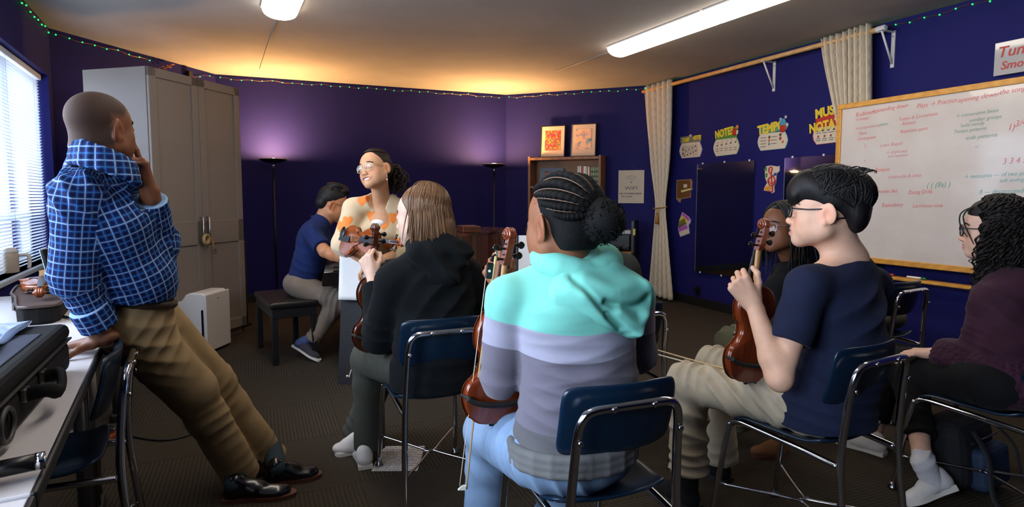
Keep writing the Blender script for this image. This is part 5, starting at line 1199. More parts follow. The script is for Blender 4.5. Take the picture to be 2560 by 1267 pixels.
        v.ell(P(.035,.026,.012), np.array([.032,.017,.015])*sc, np.stack([d,t,n]), .012); v.ell(P(.04,-.022,.010), np.array([.034,.014,.012])*sc, np.stack([d,t,n]), .012)
        for i, (a, b) in enumerate(kn):
            cu = curls[i] if i < len(curls) else curls[-1]; p = P(a,b,0); an = 0; sp = math.radians(spread*(1.3-i*.87)); dd = d*math.cos(sp)+t*math.sin(sp); r = fr_[i]*sc
            for j in range(3):
                an += math.radians(cu[j]); q = p+sc*ln[i][j]*(dd*math.cos(an)+n*math.sin(an)); v.cone(p, q, r*(1.0-.06*j), r*(.97-.07*j), .0035); p = q
        ta = math.radians(tang); td = nrm(d*math.cos(ta)+t*math.sin(ta)*.9+n*topp*math.sin(ta)); p = P(.022,.026,.010); an = 0; cl = nrm(-t*.7+n*.5+d*.2); 
        for j, (L_, r) in enumerate(((.040,.0125),(.032,.0105),(.026,.0095))):
            an += math.radians((0,)+tc if False else (0,tc[0],tc[1])[j]); q = p+sc*L_*nrm(td*math.cos(an)+cl*math.sin(an)); v.cone(p, q, r*sc, r*.92*sc, .006); p = q
        return s
    def torso(s, pts, radii, flatn, fl=.7):
        for i in range(len(pts)-1): s.v.cone(pts[i], pts[i+1], radii[i], radii[i+1], .05, (flatn, fl))
        return s
    def build(s, res=.0032, brow=True, eye=(60,38,24), brow_c=(26,20,17), scalp=None):
        v, f = s.v.surface(res); v = relax(v, f, 1, .35); me = np_mesh('body', v, f)
        if s.H is None and hasattr(s, 'c'):
            q = ((v-s.c) @ s.R.T)/s.sc; x, y, z = np.abs(q[:,0]), q[:,1], q[:,2]; g = lambda a: np.exp(-np.clip(a, 0, 50))
            lipz = -.071 if not any(e[0] == 'teeth' for e in s.extra) else -.070; lw = .019 if lipz < -.0705 else .033
            lip = g(((x/lw)**4+((z-lipz)/.0105)**4)*1.2)*(y > .079); add_attr(me, 'lips', lip)
            red = .8*g(((x-.042)/.022)**2+((z+.036)/.02)**2)*(y > .03)+.9*g(((x-.085)/.012)**2+((z+.01)/.03)**2)*(y < .02)+.5*g((x/.016)**2+((z+.04)/.014)**2)*(y > .09); add_attr(me, 'red', np.clip(red, 0, 1))
            st = np.zeros(len(v))
            if scalp is not None: st = scalp(q)
            add_attr(me, 'stubble', st)
        o = link_mesh('body', me, s.skin, s.e); s.body = o
        if hasattr(s, 'c') and eye is not None:
            m_e = M('eye_white', (226,220,214), .15); m_i = M('iris_%d_%d' % eye[:2], eye, .1)
            for x in (-1, 1):
                b = MB(); b.ball(s.W((x*.032,.0785,-.002)), .0125*s.sc, 3); ob = b.build('eye', m_e, s.e)
                c = s.W((x*.032,.0865,-.0025)); b = MB(); b.ball(c, .0056*s.sc, 2); b.build('iris', m_i, ob)
        if any(e[0] == 'teeth' for e in s.extra):
            b = MB(); c = s.W((0,.0785,-.0685)); b.ball((0,0,0), 1, 3)
            for q in b.bm.verts: q.co = Vector(c+s.sc*(np.array([q.co.x*.026, q.co.y*.0085, q.co.z*.0078]) @ s.R))
            b.build('teeth', M('teeth', (232,226,214), .2), s.e)
        if brow and hasattr(s, 'c'):
            paths = []
            for x in (-1, 1):
                for k in range(26):
                    u = k/25.; a = np.array([x*(.014+.036*u), .0925-.018*u*u, .0205+.006*math.sin(PI*(.25+u*.7))+.0025*((k*7)%3-1)]); d_ = np.array([x*.010, -.003, .003-.006*u]); paths.append(np.array([s.W(a), s.W(a+d_*.5+np.array([0,.0012,0])), s.W(a+d_)]))
            hairs('eyebrows', np.array(paths), .0011, .0004, M('brow_%d' % brow_c[0], brow_c, .8), s.e, 4)
        return s
def hairs(name, P, r0, r1, mat, parent, sides=4, label=None, flat=1.0, stuff=False):
    """P (n strands, m points, 3): tapered strands as ONE mesh"""
    P = np.asarray(P, float); n, m = P.shape[:2]; T = np.gradient(P, axis=1); T /= np.maximum(np.linalg.norm(T, axis=2, keepdims=True), 1e-9)
    ref = np.array([.31,.22,.93]); A = np.cross(T, ref); A /= np.maximum(np.linalg.norm(A, axis=2, keepdims=True), 1e-6); B = np.cross(T, A)
    r = np.interp(np.linspace(0,1,m), [0,.1,.7,1], [r0*.6,r0,r0*.9,r1]) if np.isscalar(r0) else np.asarray(r0)
    th = np.arange(sides)*2*PI/sides; V = P[:,:,None,:]+r[None,:,None,None]*(np.cos(th)[None,None,:,None]*A[:,:,None,:]+flat*np.sin(th)[None,None,:,None]*B[:,:,None,:])
    ids = np.arange(n*m*sides).reshape(n, m, sides); a = ids[:,:-1]; b = ids[:,1:]; f = np.stack([a, np.roll(a,-1,2), np.roll(b,-1,2), b], -1).reshape(-1,4)
    me = np_mesh(name, V.reshape(-1,3), f); o = link_mesh(name, me, mat, parent)
    if label: o['label'] = label
    if stuff: o['kind'] = 'stuff'
    return o
def skin_mat(name, rgb, lips, red=(1.12,.82,.78), stub=(60,48,42), rough=.48):
    t = NT(name); v = t.coord(); c = lin(rgb); f = t.noise(v, 40, 3)
    base = t.ramp(f, [(.3, tuple(x*.94 for x in c)), (.7, tuple(min(1,x*1.05) for x in c))])
    def at(n): a = t.new('ShaderNodeAttribute'); a.attribute_name = n; return a.outputs['Fac']
    b2 = t.mix(t.math('MULTIPLY', at('red'), .75), base, tuple(min(1,x*y) for x, y in zip(c, red))); b3 = t.mix(t.math('MULTIPLY', at('lips'), .85), b2, lin(lips))
    sp = t.noise(v, 900, 1); ad = t.math('MULTIPLY_ADD', sp, .6); ad.node.inputs[2].default_value = .55; st = t.math('MULTIPLY', at('stubble'), ad); t.link(t.math('ADD', t.math('MULTIPLY', at('stubble'), .3), rough), t.b.inputs['Roughness'])
    t.color(t.mix(st, b3, lin(stub))); t.set(Specular_IOR_Level=.3, Subsurface_Weight=.08, Subsurface_Scale=.01); t.b.inputs['Subsurface Radius'].default_value = (1,.35,.2); t.bump(t.noise(v, 700, 2), .06, .001)
    return t.m
def fabric(name, rgb, rough=.9, weave=900, bump=.25, namt=.1, sheen=.02, nscale=12):
    if name in MATS: return MATS[name]
    t = NT(name); v = t.coord(); c = lin(rgb); t.color(t.ramp(t.noise(v, nscale, 4), [(.3, tuple(x*(1-namt) for x in c)), (.7, tuple(min(1,x*(1+namt)) for x in c))]))
    t.set(Roughness=rough, Sheen_Weight=sheen, Specular_IOR_Level=.2); t.bump(t.noise(v, weave, 2, .7), bump, .0015); MATS[name] = t.m; return t.m
def hair_mat(name, rgb, tip=None, rough=.55, streak=120):
    t = NT(name); v = t.coord((1,1,.12)); c = lin(rgb); d = lin(tip) if tip else tuple(x*1.8+.004 for x in c)
    f = t.noise(v, streak, 3, .6); t.color(t.ramp(f, [(.3, c), (.75, d)])); t.set(Roughness=rough, Specular_IOR_Level=.3); t.bump(f, .5, .003); return t.m
def shoe(name, parent, heel, toe, mat, sole_mat, up=(0,0,1), w=.042, top=.075, collar=None, sole=.018, label=None, h=.004):
    """shoe from heel to toe along the ground; its sole is a sub-part"""
    heel, toe = np.asarray(heel, float), np.asarray(toe, float); d = nrm(toe-heel); up = nrm(np.asarray(up, float)-d*np.dot(up, d)); sd = np.cross(d, up); L_ = np.linalg.norm(toe-heel); v = Vol(); P = lambda a, b, c: heel+d*a*L_+sd*b+up*c
    v.cone(P(.14,0,.040), P(.45,0,.038), .034, .036, .02, None); v.cone(P(.45,0,.034), P(.84,.0,.030), .036, .026, .02, (up, .75)); v.cone(P(.62,.008,.028), P(.74,.012,.026), .036, .034, .02, (up, .7)); v.cone(P(.16,0,.04), P(.18,0,top), .034, .033, .02); v.cone(P(.2,0,top*.9), P(.52,0,.052), .030, .022, .02)
    v.cut(P(.4,0,sole*.6), -up, .6*L_+.1)
    o = cloth(name, v, h, mat, parent, base=.0003, label=label); b = MB()
    ring = [(.01,-.028),(.05,-.034),(.3,-.031),(.5,-.036),(.7,-.042),(.86,-.036),(.97,-.016),(1.0,.004),(.97,.022),(.86,.038),(.7,.046),(.5,.038),(.3,.032),(.05,.033),(.01,.026)]
    rg = spline(ring, 40, closed=True); Mx = Matrix(np.vstack([np.hstack([np.stack([d*L_, sd*w/.042, up],1), heel.reshape(3,1)]), [0,0,0,1]]).tolist())
    vs0 = [b.bm.verts.new(Mx @ Vector((x, y, 0))) for x, y in rg]; vs1 = [b.bm.verts.new(Mx @ Vector((x, y, sole))) for x, y in rg]; b.bm.faces.new(vs0[::-1]); b.bm.faces.new(vs1)
    for k in range(40): b.bm.faces.new((vs0[k], vs0[(k+1)%40], vs1[(k+1)%40], vs1[k]))
    b.build('sole', sole_mat, o); return o
def glasses(p, mat, w=.0245, hgt=.019, y=.104, z=-.004, square=3.0, lens=True, r=.0016, drop=0.0):
    e = bpy.data.objects.new('glasses', None); COL.objects.link(e); e.parent = p.e; e.empty_display_size = .05
    m_l = MATS.get('spectacle_lens') or clear_glass('spectacle_lens', (.98,.985,1), .0)
    b = MB(); W = p.W
    for x in (-1, 1):
        pts = []
        for a in np.linspace(0, 2*PI, 32, endpoint=False):
            cx, cz = math.cos(a), math.sin(a); k = (abs(cx)**square+abs(cz)**square)**(-1/square); pts.append(W((x*.034+cx*k*w, y-.010*((x*.034+cx*k*w)/.05)**2, z+cz*k*hgt-drop)))
        b.tube(pts, r*p.sc, 6, closed=True)
        if lens:
            l = MB(); c = np.mean(pts, 0); vs = [l.bm.verts.new(q) for q in pts]; l.bm.faces.new(vs); ll = l.build('lens', m_l, e); sd = ll.modifiers.new('t','SOLIDIFY'); sd.thickness = .0012
        b.tube([W((x*.0585,y-.014,z+hgt*.45)), W((x*.068,y-.028,z+hgt*.45)), W((x*.0745,y-.06,z+.008)), W((x*.0785,-.008,z+.012)), W((x*.080,-.030,z-.004)), W((x*.078,-.040,z-.022))], r*1.05*p.sc, 6)
    b.tube(spline([W((-.011,y-.001,z+.004)), W((0,y+.003,z+.008)), W((.011,y-.001,z+.004))], 8), r*p.sc, 6)
    b.build('rim', mat, e); return e
def lim(j, px, py, Y): return D(px, py, Y)
# ------------------------------------------------------------------ cloths
t = NT('blue_plaid_shirt'); uv = t.new('ShaderNodeTexCoord').outputs['UV']; sp = t.new('ShaderNodeSeparateXYZ'); t.link(uv, sp.inputs[0])
def stripe(c, per, off, w0, w1):
    fq = t.math('ABSOLUTE', t.math('SUBTRACT', t.math('FRACT', t.math('ADD', t.math('DIVIDE', c, per), off)), .5))
    r = t.new('ShaderNodeMapRange'); r.interpolation_type = 'SMOOTHSTEP'; r.inputs['From Min'].default_value = w0; r.inputs['From Max'].default_value = w1; r.inputs['To Min'].default_value = 1; r.inputs['To Max'].default_value = 0; t.link(fq, r.inputs['Value']); return r.outputs[0]
U_, V_ = sp.outputs[0], sp.outputs[1]; c = (*lin((26,62,134)),)
dk = t.math('MULTIPLY', t.math('ADD', stripe(U_, .0215, 0, .20, .30), stripe(V_, .0215, 0, .20, .30)), .5)
col = t.mix(dk, c, lin((12,22,62))); col = t.mix(t.math('MULTIPLY', t.math('MAXIMUM', stripe(U_, .043, .5, .02, .065), stripe(V_, .043, .5, .02, .065)), .70), col, lin((160,192,222)))
col = t.mix(t.math('MULTIPLY', t.math('MAXIMUM', stripe(U_, .043, .0, .01, .045), stripe(V_, .043, .0, .01, .045)), .5), col, lin((80,152,196))); t.color(col); t.set(Roughness=.85, Specular_IOR_Level=.2); t.bump(t.noise(t.coord(), 700, 2), .2, .001); m_plaid = t.m
m_khaki = fabric('khaki_twill', (142,118,84)); m_beige = fabric('beige_twill', (176,162,140)); m_navytee = fabric('navy_jersey', (28,34,58), nscale=20); m_blackhood = fabric('black_fleece', (9,13,16), .95, 500, .35); m_olive_p = fabric('dark_olive_cotton', (62,62,54)); m_jean = fabric('light_blue_denim', (122,146,176), .9, 1200, .35, .16, nscale=9)
m_mintf = fabric('mint_fleece', (120,200,184)); m_maroon = fabric('maroon_knit', (50,22,38), .9, 260, .6); m_blacktr = fabric('black_leggings', (16,15,17)); m_greyolive = fabric('charcoal_olive_fleece', (46,48,44)); m_navypolo = fabric('navy_polo', (24,38,84)); m_taupe = fabric('taupe_trouser', (120,106,94)); m_belt = M('brown_belt', (46,28,20), .5); m_blackjk = fabric('black_jacket', (16,16,20))
m_dress = M('black_shoe_leather', (16,13,15), .22, spec=.6); m_solebr = M('brown_sole', (84,42,28), .6); m_whitesh = fabric('white_canvas', (206,200,196), .8, 500); m_whitesole = M('white_rubber_sole', (214,206,196), .55); m_sock = fabric('white_sock', (216,212,214)); m_greysh = fabric('grey_navy_canvas', (60,58,66)); m_soleblk = M('black_rubber_sole', (18,18,18), .7); m_brownsh = fabric('brown_suede', (110,72,44))
m_frame_blk = M('black_spectacle_frame', (16,18,24), .25); m_gold = M('gold_frame', (214,178,120), .25, metal=.9); m_button = M('shirt_button', (196,196,200), .4)
SK1 = skin_mat('skin_deep_brown', (116,72,48), (104,56,46), (1.05,.85,.8), (34,29,27)); SK2 = skin_mat('skin_light', (226,178,150), (196,104,98)); SK3 = skin_mat('skin_olive', (206,154,116), (178,86,80)); SK4 = skin_mat('skin_pale', (222,182,160), (200,110,106)); SK5 = skin_mat('skin_brown', (142,92,64), (120,66,58), (1.05,.85,.8)); SK6 = skin_mat('skin_dark_brown', (122,78,54), (116,62,58), (1.05,.85,.8)); SK7 = skin_mat('skin_tan', (190,130,92), (160,84,72)); SK9 = skin_mat('skin_fair', (220,176,152), (190,100,96))
HB = hair_mat('black_hair', (9,8,9), (30,27,28)); HBR = hair_mat('long_brown_hair', (84,58,38), (138,102,70), .38); HDB = hair_mat('dark_brown_hair', (24,16,13), (52,36,28)); HCB = hair_mat('black_curls', (12,10,10), (40,32,30)); HBX = hair_mat('box_braids', (11,10,11), (36,32,32), .5)
def slerp_dirs(u0, u1, m):
    u0 = u0/np.linalg.norm(u0, axis=-1, keepdims=True); u1 = u1/np.linalg.norm(u1, axis=-1, keepdims=True)
    o = np.arccos(np.clip((u0*u1).sum(-1), -1, 1))[...,None,None]; t_ = np.linspace(0,1,m)[None,:,None]; so = np.maximum(np.sin(o), 1e-4)
    return (np.sin((1-t_)*o)*u0[:,None]+np.sin(t_*o)*u1[:,None])/so
def scalp_pts(P, d, rad=(.078,.098,.086), c=(0,-.014,.036), lift=0.0):
    """directions -> points on the scalp (head-local), to place coordinates"""
    d = d/np.linalg.norm(d, axis=-1, keepdims=True); q = d*(np.array(rad)+lift)+np.array(c); return P.c+P.sc*(q @ P.R)
def trousers(P, pel, hips, knees, ankles, mat, r=(.10,.072,.062), pr=(.17,.125,.12), fw=(0,1,0), h=.006, specs=(), seed=0, hem=None, name='trousers'):
    v = Vol(); F = fr(fw); v.ell(pel, pr, F, .05)
    for hp, kn, an in zip(hips, knees, ankles):
        hp, kn, an = map(lambda q: np.asarray(q, float), (hp, kn, an)); v.cone(hp, kn, r[0], r[1]*1.06, .035); v.cone(kn, kn+(an-kn)*.3, r[1]*1.03, r[2]*1.08, .03); v.cone(kn+(an-kn)*.3, an, r[2]*1.08, r[2] if hem is None else hem, .03); v.cut(an, an-kn, .11)
        specs = list(specs)+[(kn, kn-hp, .045, .009, .11), (an+(kn-an)*.1, an-kn, .05, .006, .10), (hp+(kn-hp)*.2, nrm(kn-hp)+np.array([.3,.3,0]), .06, .007, .13)]
    return cloth(name, v, h, mat, P.e, specs, seed, .0014)

# ================================================================== 1 man in the plaid shirt, leaning on the table
P = Person('standing man in a blue plaid shirt leaning on the window table, hand at chin', None, SK1, None)
hd = D(252,322,1.99); P.head(hd, head_frame(-13, 4, 0), 1.0, jaw=1.12, neck=D(232,412,2.05), neck_r=.066, ear=1.05)
F1 = np.array([.66,.75,0]); R1 = np.array([.75,-.66,0])
rs, re_, rw = D(196,486,1.93), D(183,690,1.95), G(258,842,.80); ls, le, lw = D(312,462,2.22), D(394,604,2.20), D(374,480,2.08)
P.arm(rs, re_, rw, (.05,.042,.038,.032)); P.hand(rw+np.array([.005,.0,-.004]), (-.95,.12,-.22), (-.20,.0,-1), (0,-1,0), 1.10, ((7,5,4),(4,4,3),(4,4,3),(6,5,4)), 9, (12,10), 62, topp=.2)
P.arm(ls, le, lw, (.05,.042,.038,.032)); P.hand(lw, (-.16,-.05,1), (-.75,-.62,-.1), (-.6,.8,0), 1.12, ((6,6,4),(70,80,40),(78,85,40),(80,85,40)), 3, (30,30), 35)
def scal(q):
    x, y, z = q[:,0], q[:,1], q[:,2]; a = np.clip((z-(.030+.35*np.clip(y-.02,0,1)*2))/.02, 0, 1)*np.clip((.062-y+.3*np.clip(z-.07,0,1))/.012, 0, 1); b_ = np.clip((-.012-y)/.02, 0, 1)*np.clip((z+.065)/.015, 0, 1); ear = (np.abs(x) > .0785)&(y > -.045); return np.clip(np.maximum(a, b_)*.95, 0, 1)*(~ear)
P.build(.0034, True, (40,26,18), (26,20,18), scal)
v = Vol(); pel = D(352,782,2.24); wa = D(330,690,2.18); ch = D(268,548,2.08); nb = D(232,425,2.05)
tb = lambda o: ('t', R1, .17, o)
v.cone(pel, wa, .130, .158, .06, (F1,.86), tb(0)); v.cone(wa, ch, .158, .160, .06, (F1,.82), tb(np.linalg.norm(wa-pel))); v.cone(ch, nb, .165, .07, .06, (F1,.8), tb(np.linalg.norm(wa-pel)+np.linalg.norm(ch-wa)))
v.cut(D(345,748,2.2), (0,0,-1), .36); v.cone(rs, nb, .075, .065, .05, None, tb(.3)); v.cone(ls, nb, .075, .065, .05, None, tb(.3))
v.cone(rs, re_, .075, .066, .03, None, ('ru', R1, .08, 0)); v.cone(re_, rw+np.array([-.012,0,.05]), .066, .052, .03, None, ('rf', R1, .08, .3)); v.cone(ls, le, .08, .07, .03, None, ('lu', R1, .08, 0)); v.cone(le, le+(lw-le)*.82, .068, .050, .03, None, ('lf', R1, .08, .3))
v.cut(rw+np.array([-.006,0,.045]), rw-re_, .085); v.cut(le+(lw-le)*.84, lw-le, .08)
cloth('shirt', v, .006, m_plaid, P.e, [(re_, re_-rs, .06, .013, .14), (rw+np.array([0,0,.1]), (0,0,1), .04, .009, .09), (wa+np.array([.02,-.1,-.05]), (.5,0,1), .07, .012, .16), (ch+np.array([-.02,-.13,0]), (1,0,.7), .07, .009, .15), (rs, (1,0,.4), .06, .008, .12), (le, le-ls, .05, .009, .1)], 3, .002, uv=True)
v = Vol(); cn = D(262,404,1.975)
for k in range(18):
    a0, a1 = 2*PI*k/18+.2, 2*PI*(k+1)/18+.2; q = lambda a, m, z: cn+F1*.080*m*math.cos(a)+R1*.086*m*math.sin(a)+np.array([0,0,.004+z-.034*math.cos(a)])
    for m_, z_, r_ in ((1.10,-.040,.012),(1.05,-.018,.013),(1.0,.004,.013),(.97,.022,.009)): v.cone(q(a0,m_,z_), q(a1,m_,z_), r_, r_, .010)
v.bones.append((('c', R1, .085, 0), cn, cn+np.array([0,0,.05]), .09))
cloth('collar', v, .004, m_plaid, P.e, uv=True, base=.0004)
b = MB(); b.ball(D(308,414,1.95), .006, 1, (1,.6,1)); b.build('button', m_button, P.e); b = MB(); b.ball(le+(lw-le)*.70+np.array([.0,-.055,0]), .006, 1, (1,.6,1)); b.build('button', m_button, P.e)
wr_ = lw; v = Vol(); a_, b_ = le+(lw-le)*.66, le+(lw-le)*.86; v.cone(a_, b_, .054, .053, .01, None, ('k', R1, .05, 0)); v.cut(b_, b_-a_, .08); v.cut(a_, a_-b_, .08); cloth('cuff', v, .005, m_plaid, P.e, uv=True, base=.0004)
a_, b_ = re_+(rw-re_)*.50, rw+np.array([-.008,0,.04]); v = Vol(); v.cone(a_, b_, .060, .060, .01, None, ('k', R1, .05, 0)); v.cut(b_, b_-a_, .09); v.cut(a_, a_-b_, .09); cloth('cuff', v, .005, m_plaid, P.e, uv=True, base=.0006)
rh, rk, ra = D(318,812,2.16), D(478,975,2.34), D(606,1188,2.54); lh, lk, la = D(372,800,2.34), D(528,955,2.54), D(678,1152,2.72)
trousers(P, D(340,797,2.22), (rh, lh), (rk, lk), (ra, la), m_khaki, (.112,.086,.072), (.140,.130,.175), F1, .006, [(D(420,840,2.1), (.5,0,1), .05, .012, .15), (D(560,1100,2.4), (.6,0,-1), .05, .012, .13)], 7, .080)
v = Vol(); bc = D(349,752,2.21)
for k in range(18):
    a0, a1 = 2*PI*k/18, 2*PI*(k+1)/18; q = lambda a: bc+F1*.104*math.cos(a)+R1*.124*math.sin(a)+np.array([0,0,-.018*math.cos(a)]); v.cone(q(a0), q(a1), .018, .018, .005)
cloth('belt', v, .006, m_belt, P.e, base=0)
shoe('shoe', P.e, G(556,1253), G(742,1236), m_dress, m_solebr, top=.085, w=.046); shoe('shoe', P.e, G(664,1213), G(792,1190)+np.array([.02,.01,0]), m_dress, m_solebr, top=.085, w=.046)
for hl, to, an in ((G(556,1253), G(742,1236), ra), (G(664,1213), G(792,1190), la)):
    v = Vol(); v.cone(an+np.array([0,0,.08]), hl+nrm(to-hl)*.05+np.array([0,0,.07]), .045, .042, .01); cloth('sock', v, .006, M('dark_teal_sock', (26,44,52), .9), P.e, base=.0005)

# ================================================================== 2 pianist
P = Person('seated man in a navy polo playing the piano, seen from the side', None, SK7, None)
F2 = np.array([.96,.28,0]); R2 = np.array([.28,-.96,0]); pel = np.array([-1.70,4.80,.57]); nb = D(806,552,4.84)
P.head(D(832,511,4.86), head_frame(-66, -14, 0), 1.12, neck=nb, neck_r=.055, res=.0035)
rs, re_, rw = D(783,586,4.68), D(812,628,4.52), D(878,655,4.50); ls, le, lw = D(800,575,5.0), D(850,640,5.05), D(900,650,5.0)
P.arm(rs, re_, rw, (.052,.045,.041,.029)); P.hand(rw, (.95,.2,-.1), (0,0,-1), (0,1,0), 1.05, ((20,25,15),)*4, 6, (15,15), 45); P.arm(ls, le, lw, (.052,.045,.041,.029)); P.hand(lw, (.95,.2,-.1), (0,0,-1), (0,-1,0), 1.05, ((20,25,15),)*4, 6, (15,15), 45)
P.build(.0038, True, (30,20,16))
v = Vol(); wa = D(772,662,4.80); ch = D(785,600,4.83); v.cone(pel, wa, .145, .150, .05, (F2,.8)); v.cone(wa, ch, .150, .160, .05, (F2,.78)); v.cone(ch, nb, .15, .065, .05, (F2,.8))
for a_, b_ in ((rs, re_), (ls, le)): v.cone(nb, a_, .06, .068, .04); v.cone(a_, a_+(b_-a_)*.80, .070, .070, .03); v.cut(a_+(b_-a_)*.80, b_-a_, .08)
v.cut(pel+np.array([0,0,-.01]), (0,0,-1), .3); cloth('polo_shirt', v, .007, m_navypolo, P.e, [(wa, (.3,0,1), .06, .011, .16), (rs, (1,0,.5), .05, .007, .1)], 11, .002)
v = Vol(); 
for k in range(12):
    a0, a1 = 2*PI*k/12, 2*PI*(k+1)/12; q = lambda a: nb+np.array([-.01,0,.012])+F2*.066*math.cos(a)+R2*.06*math.sin(a)+np.array([0,0,-.02*math.cos(a)]); v.cone(q(a0), q(a1), .013, .013, .006)
cloth('collar', v, .005, m_navypolo, P.e, base=0)
rk, ra, lk, la = D(848,752,4.68), D(781,850,4.66), D(862,722,5.02), D(905,840,5.05)
trousers(P, pel+np.array([0,0,.01]), (pel+R2*.09, pel-R2*.09), (rk, lk), (ra, la), m_taupe, (.098,.078,.064), (.155,.14,.11), F2, .007, (), 13, .064)
tt, hh = G(800,905), D(735,866,4.72); shoe('shoe', P.e, hh, tt, m_greysh, m_whitesole, up=(.45,0,.9), top=.07); shoe('shoe', P.e, G(893,868), G(940,862), m_greysh, m_whitesole)
v = Vol(); v.cone(ra+(rk-ra)*.1, hh+nrm(tt-hh)*.06+np.array([.015,0,.05]), .040, .040, .01); cloth('sock', v, .006, M('blue_patterned_sock', (70,86,130), .9, nscale=90, namt=.5), P.e, base=.0005)
glasses(P, m_frame_blk, lens=False, r=.0014)
v = Vol(); W = P.W; E = lambda c, r, k=.015, sub=False: v.ell(W(c), np.array(r)*P.sc, P.R, k*P.sc, sub)
E((0,-.016,.052), (.080,.098,.086)); E((0,.055,.115), (.062,.040,.032)); E((0,.0,.135), (.066,.075,.028)); E((0,-.075,.0), (.068,.045,.06)); E((0,.105,.02), (.075,.06,.075), .012, True)
for x in (-1,1): E((x*.085,.02,-.035), (.03,.055,.055), .01, True)
v.cut(W((0,-.09,-.052)), -P.R[2], .1); cloth('hair', v, .005, HB, P.e, base=.0022)
rg = np.random.RandomState(2); n = 170; d0 = np.stack([rg.uniform(-.8,.8,n), rg.uniform(-.5,.9,n), rg.uniform(.5,1,n)], 1); p0 = scalp_pts(P, d0, lift=.008); up = P.R[2]*1.0+P.R[1]*.5; L_ = rg.uniform(.02,.045,n)[:,None]
pts = np.stack([p0+up*L_*q+P.R[0]*(rg.uniform(-.01,.01,n)[:,None])*q for q in np.linspace(0,1,5)], 1); hairs('hair_strands', pts, .0022, .0006, HB, P.e)

# ================================================================== 3 woman in the cardigan
P = Person('smiling woman in a cream cardigan with orange hearts, arms resting on the lectern', None, SK3, None)
yaw3 = 150; P.head(D(938,424,4.02), head_frame(yaw3, 6, 13), 1.10, smile=1.0, fem=1, jaw=.94, neck=D(956,503,4.15), neck_r=.047, res=.0032)
F3 = nrm(np.array([-.28,-.96,0])); R3 = np.array([-.96,.28,0]); nb = D(957,503,4.17); rs, ls = D(884,521,4.12), D(1012,528,4.22); re_, rw = D(856,612,4.02), D(906,651,3.97); le, lw = D(1018,628,4.10), D(938,655,3.99)
P.arm(rs, re_, rw, (.05,.042,.037,.026)); P.hand(rw, (.75,-.1,-.55), (.2,.1,-1), (.5,.6,.3), 1.0, ((25,30,20),(25,35,20),(28,35,20),(30,38,20)), 6, (15,15), 38)
P.arm(ls, le, lw, (.05,.042,.037,.026)); P.hand(lw, (-.85,-.1,-.45), (-.1,.1,-1), (-.2,.9,.2), 1.0, ((25,30,20),(25,35,20),(28,35,20),(30,38,20)), 6, (15,15), 38)
P.v.cone(nb, D(951,560,4.13), .056, .088, .04, (F3,.75)); P.build(.0034, True, (70,46,28), (40,28,22))
pel = np.array([-.93,4.36,.92]); wa = D(946,640,4.30); ch = D(952,572,4.20); v = Vol(); v.cone(pel, wa, .165, .150, .05, (F3,.72)); v.cone(wa, ch, .15, .165, .05, (F3,.72)); v.cone(ch, nb, .155, .085, .05, (F3,.7)); v.ell(ch+F3*.085+np.array([-.07,0,-.02]), (.075,.06,.075), None, .05); v.ell(ch+F3*.085+np.array([.07,.0,-.02]), (.075,.06,.075), None, .05)
for a_, b_, w_, q in ((rs, re_, rw, .42), (ls, le, lw, .42)):
    v.cone(nb, a_, .07, .066, .04); v.cone(a_, b_, .072, .070, .03); e_ = b_+(w_-b_)*q; v.cone(b_, e_, .070, .058, .03); v.cut(e_, w_-b_, .075)
v.cone(nb+F3*.075+np.array([0,0,.03]), D(949,549,4.015), .078, .016, .008, None, None, True); v.ell(nb+np.array([0,0,.035]), (.072,.07,.06), None, .015, True)
hearts = [(872,513),(0,0)]; HC = [(901,504,4.02),(919,545,3.98),(976,549,4.0),(953,566,3.97),(862,558,3.95),(846,569,3.95),(1004,575,4.0),(962,622,4.0),(884,640,4.0),(1000,520,4.0),(990,612,4.0)]
hp = [D(a,b,c) for a, b, c in HC]
def heart_attr(p):
    o = np.full(len(p), 9.0)
    for c in hp:
        x = (p[:,0]-c[0])/.037; z = (p[:,2]-c[2])/.035+.1; dy = np.abs(p[:,1]-c[1]); k = x*x+(z-np.sqrt(np.abs(x))*.75)**2; o = np.where(dy < .2, np.minimum(o, k), o)
    return np.clip(o, 0, 4)
t = NT('heart_cardigan'); at = t.new('ShaderNodeAttribute'); at.attribute_name = 'heart'; v_ = t.coord(); t.color(t.ramp(t.math('DIVIDE', at.outputs['Fac'], 2.0), [(0, lin((238,134,56))), (.42, lin((234,138,64))), (.5, lin((208,184,146))), (1, lin((214,190,154)))])); t.set(Roughness=.9, Sheen_Weight=.25); t.bump(t.noise(v_, 330, 2), .5, .003); m_heart = t.m
cloth('cardigan', v, .0055, m_heart, P.e, [(re_, (.4,0,1), .045, .011, .11), (re_+(rw-re_)*.3, rw-re_, .03, .008, .07), (wa, (0,0,1), .06, .006, .16)], 21, .0015, {'heart': heart_attr})
v = Vol(); v.ell(D(950,556,4.115), (.062,.060,.036), None, .01); cloth('undershirt', v, .004, M('white_jersey', (228,226,224), .9), P.e, base=.0006)
b = MB()
for k in range(3): b.ball(D(950+k*2,563+k*22,3.985), .008, 1, (1,.5,1))
b.build('buttons', M('cardigan_button', (196,170,134), .5), P.e)
trousers(P, pel+np.array([0,0,-.02]), (pel+R3*.085+np.array([0,0,-.06]), pel-R3*.085+np.array([0,0,-.06])), (np.array([-1.02,4.34,.48]), np.array([-.86,4.36,.48])), (np.array([-1.03,4.38,.09]), np.array([-.86,4.38,.09])), fabric('dark_blue_jeans', (30,36,52)), (.09,.065,.055), (.165,.12,.12), F3, .009)
for x in (-1.03,-.86): shoe('shoe', P.e, (x,4.42,0), (x-.02,4.285,0), m_whitesh, m_whitesole, h=.007)
